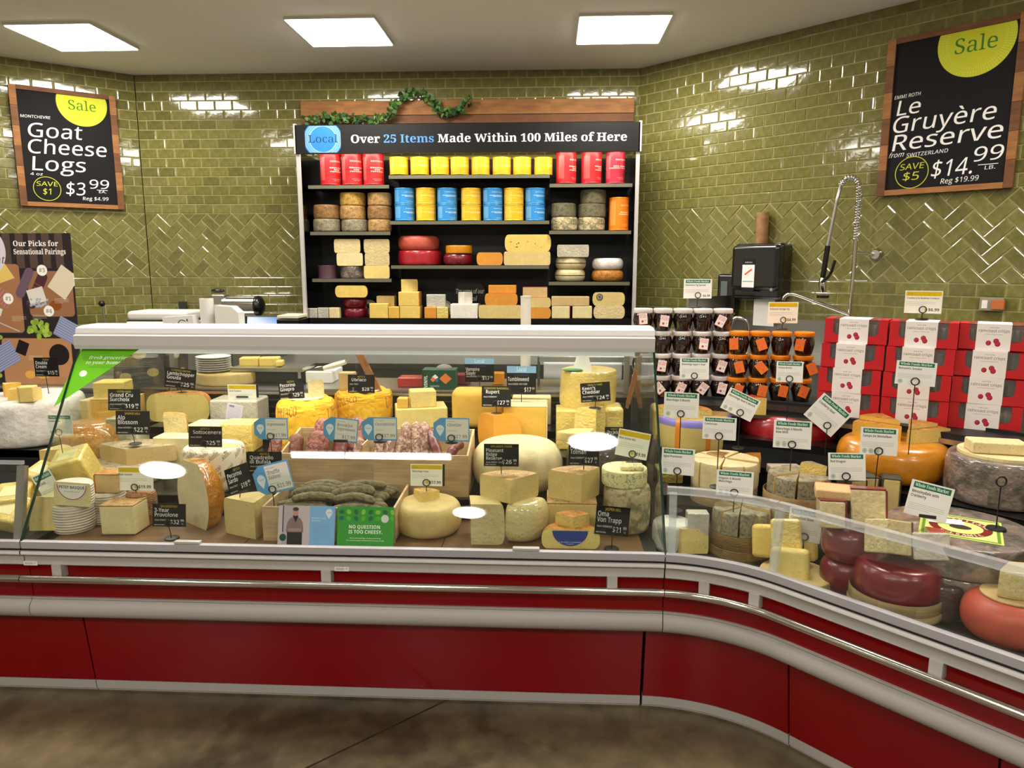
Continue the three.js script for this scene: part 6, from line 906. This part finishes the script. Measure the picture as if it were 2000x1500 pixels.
{
  const t = thing('spring_faucet', 'tall chrome pre-rinse faucet with coiled spring hose', 'faucet'); const S = 0.14;
  const F = (u, y, off) => WR(u, y, off), base = 1.99;
  part('riser', tube([F(base, 0.95, S), F(base, 1.3, S), F(base, 1.75, S)], 0.014, 20, 10), M_CHROME, t);
  const hose = []; for (let i = 0; i <= 20; i++) { const q = i / 20, a = PI * Math.min(1, Math.max(0, (q - 0.3) / 0.36)); hose.push(q < 0.3 ? F(base, 1.75 + (2.08 - 1.75) * q / 0.3, S) : q < 0.66 ? F(base - 0.065 + 0.065 * Math.cos(a), 2.08 + 0.09 * Math.sin(a), S + 0.01) : F(base - 0.13 - 0.05 * (q - 0.66) / 0.34, 2.08 - (2.08 - 1.72) * (q - 0.66) / 0.34, S + 0.02)); }
  part('hose', tube(hose, 0.011, 60, 8), M_STEEL, t);
  const cv = new THREE.CatmullRomCurve3(hose.slice(0, 13).map((p) => new THREE.Vector3(...p))), sp = []; for (let i = 0; i <= 420; i++) { const u = i / 420, p = cv.getPointAt(u), tg = cv.getTangentAt(u), n1 = new THREE.Vector3(0.7071, 0, -0.7071).cross(tg).normalize(), n2 = tg.clone().cross(n1); const a = u * 2 * PI * 30; sp.push([p.x + 0.021 * (Math.cos(a) * n1.x + Math.sin(a) * n2.x), p.y + 0.021 * (Math.cos(a) * n1.y + Math.sin(a) * n2.y), p.z + 0.021 * (Math.cos(a) * n1.z + Math.sin(a) * n2.z)]); }
  part('spring', tube(sp, 0.0036, 840, 5), M_CHROME, t);
  part('grip', tube([F(base - 0.18, 1.72, S + 0.02), F(base - 0.195, 1.55, S + 0.02), F(base - 0.2, 1.5, S + 0.02)], 0.018, 12, 12), M_BLACKG, t, 'black spray grip'); part('lever', tube([F(base - 0.19, 1.47, S + 0.05), F(base - 0.13, 1.52, S + 0.07), F(base - 0.1, 1.62, S + 0.07)], 0.01, 14, 8), M_BLACKG, t, 'black spray lever'); part('spray_head', tube([F(base - 0.2, 1.51, S + 0.02), F(base - 0.2, 1.46, S + 0.02), F(base - 0.19, 1.4, S + 0.02)], (u) => 0.014 + 0.012 * Math.sin(u * 3), 14, 12), M_CHROME, t); part('spray_face', cyl(0.04, 0.04, 0.02, 20).translate(...F(base - 0.19, 1.36, S + 0.02)), M_BLACKG, t);
  part('wall_bracket', tube([F(base, 1.67, S), F(base + 0.06, 1.665, S * 0.5), F(base + 0.09, 1.66, 0.01)], 0.01, 12, 8), M_CHROME, t); part('wall_flange', cyl(0.04, 0.03, 0.03, 20).rotateX(PI / 2).rotateY(-PI / 4).translate(...F(base + 0.09, 1.66, 0.006)), M_STEEL, t); part('hook', tube([F(base - 0.05, 1.49, S), F(base + 0.03, 1.485, S), F(base + 0.1, 1.485, S)], 0.006, 8, 6), M_CHROME, t);
  part('swing_spout', tube([F(base, 1.25, S), F(base - 0.2, 1.33, S + 0.08), F(base - 0.36, 1.385, S + 0.14), F(base - 0.4, 1.37, S + 0.155), F(base - 0.41, 1.34, S + 0.16)], 0.013, 30, 10), M_CHROME, t);
}
{
  const t = thing('sink_counter', 'stainless sink counter with upstand along angled wall', 'counter'); part('worktop', box(3.4, 0.04, 0.62, 2.3, 0.91, 0.32), M_STEEL, t); part('upstand', box(3.4, 0.24, 0.03, 2.3, 0.95, 0.016), M_STEEL, t); part('cabinet', box(3.4, 0.9, 0.56, 2.3, 0, 0.3), mat('#8f8f8c', { r: 0.35, m: 0.8 }), t); part('side_splash', box(0.02, 0.4, 0.6, 1.0, 0.95, 0.32), M_STEEL, t); onRight(t, 0, 0, 0.006);
  const f = thing('gooseneck_tap', 'small chrome gooseneck tap at sink before hanging towel', 'tap'); part('neck', tube([[0, 0, 0], [0, 0.18, 0], [-0.02, 0.24, 0.01], [-0.06, 0.255, 0.03], [-0.1, 0.24, 0.05], [-0.11, 0.2, 0.055]], 0.012, 30, 10), M_CHROME, f); part('base', cyl(0.025, 0.02, 0.03, 16), M_CHROME, f); onRight(f, 1.35, 0.95, 0.36);
  const o = thing('wall_outlet', 'small outlet with orange plug on tiled wall', 'outlet'); part('plate', box(0.13, 0.08, 0.012, 0, 0, 0.006, 0.004), mat('#8a8470', { r: 0.5 }), o); part('plug', box(0.07, 0.06, 0.03, 0.04, 0.01, 0.02, 0.006), mat('#b5622a', { r: 0.5 }), o, 'orange plug'); part('socket', box(0.03, 0.05, 0.006, -0.035, 0.015, 0.014), mat('#e6e0d4', { r: 0.5 }), o); onRight(o, 2.79, 1.31);
}
// back counter along the rear wall and what stands on it
{
  const z = -6.2, yT = 0.94; const t = thing('back_counter', 'stainless counter along rear tile wall', 'counter'); part('worktop', box(1.46, 0.04, 0.72, -2.9, 0.9, -6.24), M_STEEL, t); part('cabinet', box(1.44, 0.9, 0.66, -2.9, 0, -6.25), mat('#8f8f8c', { r: 0.35, m: 0.8 }), t);
  for (let i = 0; i < 3; i++) { const d = part('door', box(0.46, 0.76, 0.015, -3.36 + i * 0.48, 0.1, -5.915), mat('#a3a3a0', { r: 0.3, m: 0.9 }), t); part('handle', box(0.14, 0.015, 0.02, -3.36 + i * 0.48, 0.78, -5.9), M_CHROME, d); }
  const pr = thing('prep_table', 'stainless prep table behind the tall case', 'table'); part('worktop', box(2.6, 0.035, 0.6, -0.62, 0.9, -5.1), M_STEEL, pr); for (const x of [-1.86, 0.62]) for (const zz of [-4.84, -5.36]) part('leg', cyl(0.022, 0.022, 0.9, 12).translate(x, 0, zz), M_STEEL, pr); part('apron', box(2.5, 0.12, 0.02, -0.62, 0.78, -4.83), M_STEEL, pr); part('undershelf', box(2.5, 0.03, 0.5, -0.62, 0.28, -5.1), M_STEEL, pr); part('back_upstand', box(2.6, 0.18, 0.02, -0.62, 0.935, -5.38), M_STEEL, pr);
  for (let i = 0; i < 4; i++) { const d = part('drawer', box(0.6, 0.46, 0.02, -1.54 + i * 0.62, 0.31, -4.84), mat('#b0b0ab', { r: 0.35, m: 0.85 }), pr); part('handle', box(0.2, 0.02, 0.02, -1.54 + i * 0.62, 0.7, -4.825), M_CHROME, d); }
  const at = (b) => [b[0], yT, b[2]];
  { const b = [-3.273,0.844,-6,0.537,0.361], q = thing('wrapping_machine', 'low white wrapping machine on rear counter', 'machine'); const h = 1.205 - yT; part('body', box(b[3], h * 0.68, 0.35, 0, 0, 0, 0.02), mat('#d2cec6', { r: 0.5 }), q); part('lid', box(b[3] * 0.97, h * 0.3, 0.33, 0, h * 0.7, 0, 0.03), mat('#dbd8d0', { r: 0.5 }), q); part('gap_band', box(b[3] * 0.96, h * 0.06, 0.32, 0, h * 0.66, 0), M_DARKGREY, q); seat(q, [b[0], yT, -5.92]); }
  { const b = [-3.011,0.858,-5.9,0.255,0.308], h = 1.166 - yT, tx = canvasTex(256, 256, (c) => { c.fillStyle = '#dedcd6'; c.fillRect(0, 0, 256, 256); c.strokeStyle = '#55555a'; c.lineWidth = 8; c.beginPath(); c.moveTo(120, 256); c.lineTo(130, 60); c.quadraticCurveTo(150, 20, 190, 50); c.stroke(); c.fillStyle = '#2f6a3a'; c.fillRect(200, 30, 12, 22); c.fillStyle = '#8a8a8a'; c.fillRect(60, 60, 40, 8); }); const o = single('paper_box', printed(rect(b[3], h), 0.1), printMat(tx), 'white printed carton leaning before wrapping machine', 'box'); o.rotation.z = 0.07; o.position.set(b[0], yT + 0.008, -5.9); }
  { const h = 1.314 - yT, r = 0.055; const q = thing('paper_roll', 'tall white paper towel roll on rear counter', 'roll'); part('paper', cyl(r, r, h, 28), mat('#dad7cf', { r: 0.9 }), q); part('core', cyl(0.02, 0.02, h + 0.002, 16), mat('#a08a68', { r: 0.8 }), q); q.position.set(-2.822, yT, -5.9); }
  { const b = [-2.626,0.86,-5.9,0.201,0.4], h = 1.26 - yT; const q = single('plastic_sheet_stack', extrude([[-b[3] / 2, 0], [b[3] / 2, 0], [b[3] / 2 - 0.005, h * 0.82], [b[3] * 0.2, h * 0.97], [-b[3] / 2, h]], 0.12), mat('#dcd8cc', { r: 0.6 }), 'white angled cutting board stack before slicer', 'board'); q.position.set(b[0], yT, -5.95); }
  { const q = thing('meat_slicer', 'steel meat slicer with round motor on rear counter', 'slicer'), x = -2.709, y = 1.237; part('base', box(0.5, 0.14, 0.3, 0, 0, 0, 0.02), M_STEEL, q); part('column', box(0.16, y - yT, 0.14, -0.1, 0.02, 0, 0.02), mat('#5a5a5a', { r: 0.4 }), q); const m = new THREE.CylinderGeometry(0.085, 0.085, 0.28, 28).rotateZ(PI / 2); part('motor', m, M_CHROME, q).position.set(0.05, y - yT, 0); part('motor_cap', new THREE.SphereGeometry(0.09, 24, 16).scale(0.6, 1, 1), M_BLACKG, q).position.set(0.2, y - yT, 0); part('gauge_head', box(0.12, 0.1, 0.12, -0.13, y - yT, 0, 0.015), M_STEEL, q); part('knob', new THREE.SphereGeometry(0.03, 14, 10).scale(2, 0.6, 1).translate(-0.15, y - yT + 0.13, 0), M_BLACKG, q); q.position.set(x, yT, -6.2); }
  { const b = [-2.373,0.859,-5.92,0.322,0.307], q = thing('touch_screen', 'small touch screen glowing blue-white on rear counter', 'screen'), h = 1.165 - yT - 0.05; const tx = canvasTex(64, 64, (c) => { const g = c.createLinearGradient(0, 64, 64, 0); g.addColorStop(0, '#ffffff'); g.addColorStop(0.55, '#e8effa'); g.addColorStop(1, '#5f8fd8'); c.fillStyle = g; c.fillRect(0, 0, 64, 64); });
    const pan = part('bezel', box(b[3], h, 0.03, 0, 0, 0, 0.006), M_BLACKG, q); pan.position.set(0, 0.055, 0.02); pan.rotation.x = -0.22; const s = part('screen', printed(rect(b[3] * 0.88, h * 0.88), 0.002), new THREE.MeshStandardMaterial({ color: '#000000', emissive: '#ffffff', emissiveMap: tx, emissiveIntensity: 0.38, roughness: 0.4 }), pan, 'lit blue-white screen'); s.position.set(0, h * 0.06, 0.0145);
    part('stand', box(0.1, 0.12, 0.05, 0, 0.0, -0.03), M_BLACK, q); part('stand_foot', box(0.22, 0.015, 0.18), M_BLACK, q); q.position.set(b[0], yT, -5.97); areaLight(b[3] * 0.85, h * 0.85, [b[0], yT + 0.06 + h / 2, -5.93], [b[0], yT + 0.5 + h / 2, -4.5], 0.3, 0xe8f0ff); }
  { const b = [-2.124,0.87,-5.85,0.184,0.32], h = 1.189 - yT; const q = thing('label_printer', 'black label printer with cream lid beside cooler', 'printer'); part('body', box(b[3], h * 0.85, 0.25, 0, 0, 0, 0.01), M_BLACKG, q); part('paper_slot', box(b[3] * 0.95, h * 0.1, 0.24, 0, h * 0.87, 0, 0.005), mat('#d9cdb0', { r: 0.6 }), q); q.position.set(b[0], yT, -5.95); }
  { const q = thing('wall_switch', 'dark wall box with black ball lever on tile', 'switch'), b = [-4.185,1.164,-6.6,0.118,0.143]; part('plate', box(b[3], b[4], 0.02, 0, 0, 0, 0.004), mat('#6d6a5c', { r: 0.4, m: 0.5 }), q); part('recess', box(b[3] * 0.55, b[4] * 0.6, 0.006, 0, b[4] * 0.2, 0.011), M_BLACK, q); q.position.set(b[0], b[1] - b[4] / 2, -6.605); const lv = thing('ball_lever', 'steel lever with black ball knob on rear counter', 'lever'); part('rod', tube([[0, 0, 0], [0.01, 0.12, 0], [0, 1.248 - yT, 0.01]], 0.008, 14, 8), M_STEEL, lv); part('knob', new THREE.SphereGeometry(0.027, 18, 12).translate(0, 1.253 - yT, 0.01), M_BLACKG, lv); part('foot', cyl(0.04, 0.03, 0.02, 18), M_BLACK, lv); lv.position.set(-3.896, yT, -6.2); const k = single('wall_outlet', box(0.071, 0.081, 0.02, 0, 0, 0, 0.004), M_DARKGREY, 'small dark outlet box on tile behind wrapping machine', 'outlet'); k.position.set(-3.387, 1.171, -6.605); }
  // small rounds on a shelf before the cooler deck
  for (const [px, l] of [[[-1.804,1.12,-5.5], 0], [[-1.708,1.121,-5.5], 0], [[-1.521,1.122,-5.5], 0], [[-1.426,1.122,-5.5], 0], [[-1.331,1.122,-5.5], 0]]) { const m = single('small_cheese', wheelGeo(0.05, 0.06, 0.4, 0.4, 24), RIND.white, 'small white round cheese on back shelf edge', 'cheese', 'small white rounds before cooler'); m.position.set(px[0], 1.076, -5.5); }
  const tr = thing('back_shelf', 'narrow steel shelf rack carrying small white rounds', 'shelf'), ys = 1.076; part('board', box(0.62, 0.02, 0.13, -1.573, ys - 0.02, -5.5), M_STEEL, tr); for (const s of [-1, 1]) part('leg', box(0.02, ys - 0.02, 0.12, -1.573 + s * 0.28, 0, -5.5), M_STEEL, tr);
}
// things on the rear ledge of the tall case
const YL = 1.0;
{
  const tx = canvasTex(512, 320, (c, w, h) => { c.fillStyle = '#3d3a36'; c.fillRect(0, 0, w, h); c.fillStyle = '#b0aa9c'; c.font = 'bold 30px serif'; c.fillText('CHEESE', 20, 50); c.fillText('GUIDE', 20, 90); c.fillStyle = '#8f897c'; for (let i = 0; i < 3; i++) scrawl(c, 8, 30 + i * 160, 130, 120, 16); c.fillStyle = '#a89a6a'; c.beginPath(); c.ellipse(260, 80, 70, 36, 0, 0, 7); c.fill(); c.fillStyle = '#a08a58'; c.beginPath(); c.ellipse(120, 260, 60, 34, 0, 0, 7); c.fill(); c.beginPath(); c.ellipse(400, 220, 60, 34, 0, 0, 7); c.fill(); });
  for (const [b, l] of [[[-2.048,0.972,-3.5,0.259,0.161], 'dark printed cheese guide board leaning on ledge'], [[-1.878,0.982,-3.54,0.122,0.146], 'narrow dark printed board beside cheese guide']]) { const o = single('guide_board', printed(rect(b[3], 0.2), 0.004), printMat(tx), l, 'board'); o.position.set(b[0], YL, b[2]); o.rotation.x = -0.15; }
  const pl = [-1.696,1.046,-3.62,0.194,0.147]; for (let i = 0; i < 7; i++) { const q = single('plate', lathe([[0, 0], [0.05, 0], [0.085, 0.012], [0.0845, 0.014], [0.05, 0.004], [0, 0.004]], 32), mat('#dcd8d0', { r: 0.35 }), ORD[i] + ' white plate from the bottom of the stack', 'plate', 'stack of white plates'); q.position.set(pl[0], 1.057+ i * 0.011, -3.58); }
  const ty = thing('steel_tray', 'raised steel tray with yellow blocks behind pecorino', 'tray'), tb = [-1.419,0.962,-3.62,0.37,0.101], ty0 = 1.079; part('pan', box(tb[3], 0.018, 0.2, tb[0], ty0 - 0.018, -3.66), M_STEEL, ty); for (const s of [-1, 1]) part('support', box(0.015, ty0 - 0.018 - YL, 0.18, tb[0] + s * (tb[3] / 2 - 0.02), YL, -3.66), M_STEEL, ty); part('front_panel', box(tb[3], ty0 - YL - 0.02, 0.01, tb[0], YL, -3.6), M_DARKGREY, ty);
  for (const [b, l] of [[[-1.552,1.075,-3.64,0.097,0.043], 'yellow cheese block on steel tray, by the tray end'], [[-1.446,1.076,-3.64,0.099,0.043], 'yellow cheese block in middle of steel tray'], [[-1.377,1.082,-3.6,0.034,0.026], 'small yellow offcut on steel tray']]) block(CP, l, b, { p: 'yellow', d: 0.08, ry: 0.2 });
  const kn = thing('cheese_knife', 'knife with cream handle lying on white board', 'knife'); part('handle', tube([[0, 0, 0], [0.06, 0.004, 0], [0.12, 0.01, 0]], (u) => 0.011 + 0.004 * Math.sin(u * 3), 12, 10), mat('#e2ddc4', { r: 0.5 }), kn); part('blade', box(0.16, 0.022, 0.002, -0.08, -0.012, 0), M_CHROME, kn); kn.position.set(-1.138, 1.075, -3.6); kn.rotation.z = 0.2;
  const wb = single('cutting_board', box(0.136, 0.06, 0.2, -1.159, YL, -3.68, 0.006), mat('#e0ddd4', { r: 0.6 }), 'white cutting board under the knife', 'board');
  const pd = thing('wooden_paddle', 'long wooden paddle leaning across glass behind lettered yellow wheel', 'paddle'), p0 = [-0.764,0.946,-3.32], p1 = [-0.879,1.17,-3.38], dx = p1[0] - p0[0], dy = p1[1] - p0[1]; part('blade', box(0.035, Math.hypot(dx, dy) * 1.1, 0.012, 0, 0, 0, 0.004), M_WOOD, pd); part('tip', box(0.026, 0.03, 0.01, 0, -0.02, 0, 0.004), M_WOOD, pd); pd.position.set(p0[0], p0[1], p0[2]); pd.rotation.z = Math.atan2(-dx, dy); pd.rotation.x = -0.12;
  const pd2 = thing('wooden_paddle', 'slim wooden paddle leaning inside end glass', 'paddle'), q0 = [0.369,0.957,-3.32], q1 = [0.415,1.167,-3.36]; part('blade', box(0.022, Math.hypot(q1[0] - q0[0], q1[1] - q0[1]) * 1.08, 0.012, 0, 0, 0, 0.004), M_WOOD, pd2); part('tip', box(0.016, 0.03, 0.01, 0, -0.02, 0, 0.004), M_WOOD, pd2); pd2.position.set(...q0); pd2.rotation.z = Math.atan2(-(q1[0] - q0[0]), q1[1] - q0[1]);
  const gx = canvasTex(256, 160, (c) => { c.fillStyle = '#1f4a38'; c.fillRect(0, 0, 256, 160); c.save(); c.translate(40, 152); c.rotate(-PI / 2); c.fillStyle = '#eef0ea'; c.font = 'bold 36px sans-serif'; c.fillText('VINYL', 0, 0); c.restore(); for (const [x, y, s, col] of [[180, 74, 34, '#e07a3a'], [100, 62, 18, '#e8ece8'], [84, 82, 16, '#e07a3a'], [112, 88, 12, '#3a6ab0']]) { c.save(); c.translate(x, y); c.rotate(PI / 4); c.fillStyle = col; c.fillRect(-s, -s, 2 * s, 2 * s); c.restore(); } c.fillStyle = '#dfe6de'; c.font = '20px sans-serif'; c.fillText('GLOVES', 60, 146); });
  { const t = thing('glove_box', 'green carton lettered VINYL on rear ledge', 'box'), b = [-0.529,0.975,-3.5,0.162,0.092]; part('carton', box(b[3], b[4] * 0.98, 0.1, 0, 0, 0), mat('#1f4a38', { r: 0.5 }), t); part('front_print', printed(rect(b[3], b[4] * 0.98), 0.001).translate(0, 0, 0.05), printMat(gx), t, 'green printed face'); part('glove_tuft', new THREE.SphereGeometry(0.03, 14, 10).scale(1.3, 0.7, 1).translate(0.02, b[4], 0), mat('#cfc8bc', { r: 0.8, bump: 'wrinkle', us: 0.05, bs: 0.01 }), t); seat(t, [b[0], YL, -3.46]); }
  block('cheese_packet', 'red film packet lying beside green glove carton', [-0.676, YL, -3.5, 0.13, 0.045], { p: 'red', d: 0.1 }); block('cheese_packet', 'dark red packet behind the blue-topped card', [-0.433, YL, -3.58, 0.09, 0.05], { p: 'redwax', d: 0.08 }); block('cheese_packet', 'orange packet between two black and blue cards', [-0.249, YL, -3.58, 0.06, 0.06], { p: 'orangewax', d: 0.06 });
  { const t = thing('paper_cutter', 'grey steel paper roll cutter on rear ledge', 'cutter'), a = -0.047, b = 0.393, g = new THREE.CylinderGeometry(0.05, 0.05, b - a - 0.05, 28).rotateZ(PI / 2); part('roll', g, mat('#cfd0d2', { r: 0.6 }), t).position.set((a + b) / 2, YL + 0.07, -3.66); part('blade_bar', box(b - a, 0.03, 0.02, (a + b) / 2, YL + 0.115, -3.6, 0.004), mat('#9fa2a6', { r: 0.3, m: 0.7 }), t); for (const x of [a, b]) part('end_frame', box(0.012, 0.14, 0.12, x, YL, -3.65, 0.004), mat('#31423a', { r: 0.4 }), t); }
  { const g = cyl(0.045, 0.025, 0.07, 10), o = single('paper_cone', g, mat('#dfe0d4', { r: 0.8 }), 'crumpled white paper cone on cheddar truckle', 'paper'); o.position.set(0.154, 1.129 + 0.0, -3.24); const lf = single('leaf_sprig', uvBox(new THREE.SphereGeometry(0.04, 12, 8).scale(1.2, 0.15, 0.7)), mat('#3f7a3c', { r: 0.6 }), 'flat green leaf scrap on cheddar truckle', 'leaf'); lf.position.set(0.108, 1.129 + 0.005, -3.2); }
  { const h = 1.437 - YL, t = thing('paper_tube', 'tall white paper tube standing on rear ledge', 'tube'); part('wall', cyl(0.026, 0.026, h, 20), mat('#dcd6c8', { r: 0.8 }), t); part('cap', cyl(0.027, 0.027, 0.01, 20).translate(0, h - 0.008, 0), mat('#cfc8b8', { r: 0.7 }), t); t.position.set(-0.114, YL, -3.66); }
}
// goods in the low left case
{
  const b = [-2.411,0.79,-2.98,0.459,0.206]; wheel(CW, 'large white bloomy wheel carrying cream wedges', [b[0], 0.79, b[2], b[3], b[4]], { k: 'white', b: 0.1, rd: 0.2 }); const y = b[1] + b[4];
  cut(CP, 'cream wedge with pale crust on white bloomy wheel', [-2.305, y, -3.04, 0.075, 0.055], { p: 'butter', k: 'cream', a: 1.0, ry: PI + 0.6 }); block(CP, 'rounded tan-sided cream piece at edge of white wheel', [-2.329, y, -3.02, 0.06, 0.07], { p: 'butter', rs: 'l', k: 'straw', d: 0.06, ry: 0.3 }).position.x += 0.03; cut(CP, 'cream wedge on middle of white wheel', [-2.385, y, -3.06, 0.075, 0.05], { p: 'yellow', k: 'straw', a: 1.1, ry: PI - 0.2 }); cut(CP, 'golden wedge farther back on white wheel', [-2.482, y, -3.14, 0.08, 0.06], { p: 'gold', k: 'straw', a: 1.1, ry: PI + 0.2 });
  const pk = canvasTex(128, 64, (c) => { c.fillStyle = '#26333f'; c.fillRect(0, 0, 128, 64); c.fillStyle = '#d8dcd8'; c.fillRect(0, 0, 128, 28); c.fillStyle = '#d8502c'; c.fillRect(90, 6, 30, 18); });
  for (const [q, l] of [[[-2.439,0.79,-3.29,0.094,0.04], 'small packet with dark band under its twin'], [[-2.389,0.79,-3.358,0.096,0.069], 'small packet wrapped in film beside twin packets']]) block('cheese_packet', l, q, { p: 'filmwhite', d: 0.06 });
  { const q = [-2.436,0.79,-3.29,0.094,0.091], o = single('cheese_packet', box(0.09, 0.035, 0.06), mat('#4d5860', { r: 0.4 }), 'small dark-topped packet stacked on another', 'cheese'); o.position.set(q[0], q[1] + 0.042, q[2] - 0.03); }
  const lab = canvasTex(128, 128, (c) => { c.fillStyle = '#e3d79c'; c.fillRect(0, 0, 128, 128); c.fillStyle = '#c9d21e'; c.beginPath(); c.ellipse(64, 64, 56, 40, 0.4, 0, 7); c.fill(); c.fillStyle = '#6a8a2a'; c.font = 'bold 26px sans-serif'; c.textAlign = 'center'; c.fillText('goat', 64, 72); });
  const lm = printMat(lab, 0.3); const bag = (bb, o, l) => { const t = thing('wrapped_wedge', l, 'cheese'); part('body', box(bb[3], bb[4], o.d, 0, 0, 0, 0.01), PASTE.yelloww, t); part('paper_label', box(bb[3] * 0.55, 0.001, o.d * 0.5, 0, bb[4], 0), lm, t, 'lime yellow label'); t.rotation.set(o.rx ?? 0.4, o.ry ?? 0, o.rz ?? 0); seat(t, bb); };
  bag([-2.298,0.69,-3.027,0.168,0.118], { d: 0.12, ry: 0.6 }, 'film-wrapped wedge with lime label tilted at end of case'); bag([-2.446,0.6,-3.027,0.148,0.119], { d: 0.12, ry: 0.5 }, 'film-wrapped wedge with lime label partly out of view'); bag([-1.979,0.6,-2.6,0.107,0.204], { d: 0.1, ry: -0.3 }, 'film-wrapped wedge with lime label low behind glass post'); bag([-1.865,0.612,-2.62,0.127,0.239], { d: 0.12, ry: 0.25, rz: 0.15 }, 'blue-veined wedge with lime label behind the labelled half round'); bag([-2.035,0.6,-2.5,0.131,0.134], { d: 0.12, ry: 0.2 }, 'shiny wrapped wedge upright behind low glass'); bag([-2.013,0.6,-2.45,0.141,0.083], { d: 0.12, ry: -0.2, rx: 0.6 }, 'shiny wrapped wedge lying lowest behind low glass'); bag([-1.888,0.612,-2.55,0.101,0.108], { d: 0.08, ry: 0.1 }, 'wrapped wedge with lime label beside tall pale wedge');
  cut(CP, 'plain pale wedge beside tilted lime-labelled wedge', [-1.99,0.69,-2.75,0.118,0.166], { p: 'straw', k: 'straw', a: 1.1, r: 0.12, ry: PI - 0.8 });
  card(greenCard(['Chabrin Goat'], 2), 'white and green card beside gold flecked wheel', [-1.912,0.974,-2.7,0.1,0.082], 0.8, { rx: 0 }); card(greenCard(['Goat Gouda'], 1), 'white and green card leaning beside the labelled half round', [-1.912,0.749,-2.6,0.065,0.133], 0.69, { rz: 0.4, turn: 0.5 }); card(blackCard('GUIDE', ['Double', 'Cream'], 'from FRANCE', '15.99'), 'black card on stem before pairing poster', [-2.338,1.123,-3.25,0.116,0.089], 0.86, { rx: 0 });
}

{ const t = new THREE.CanvasTexture(sheet); t.colorSpace = THREE.SRGBColorSpace; t.anisotropy = 8; M_CARD = printMat(t, 0.6); for (const c of pendingCards) c.material = M_CARD; }

renderer.render(scene, camera);
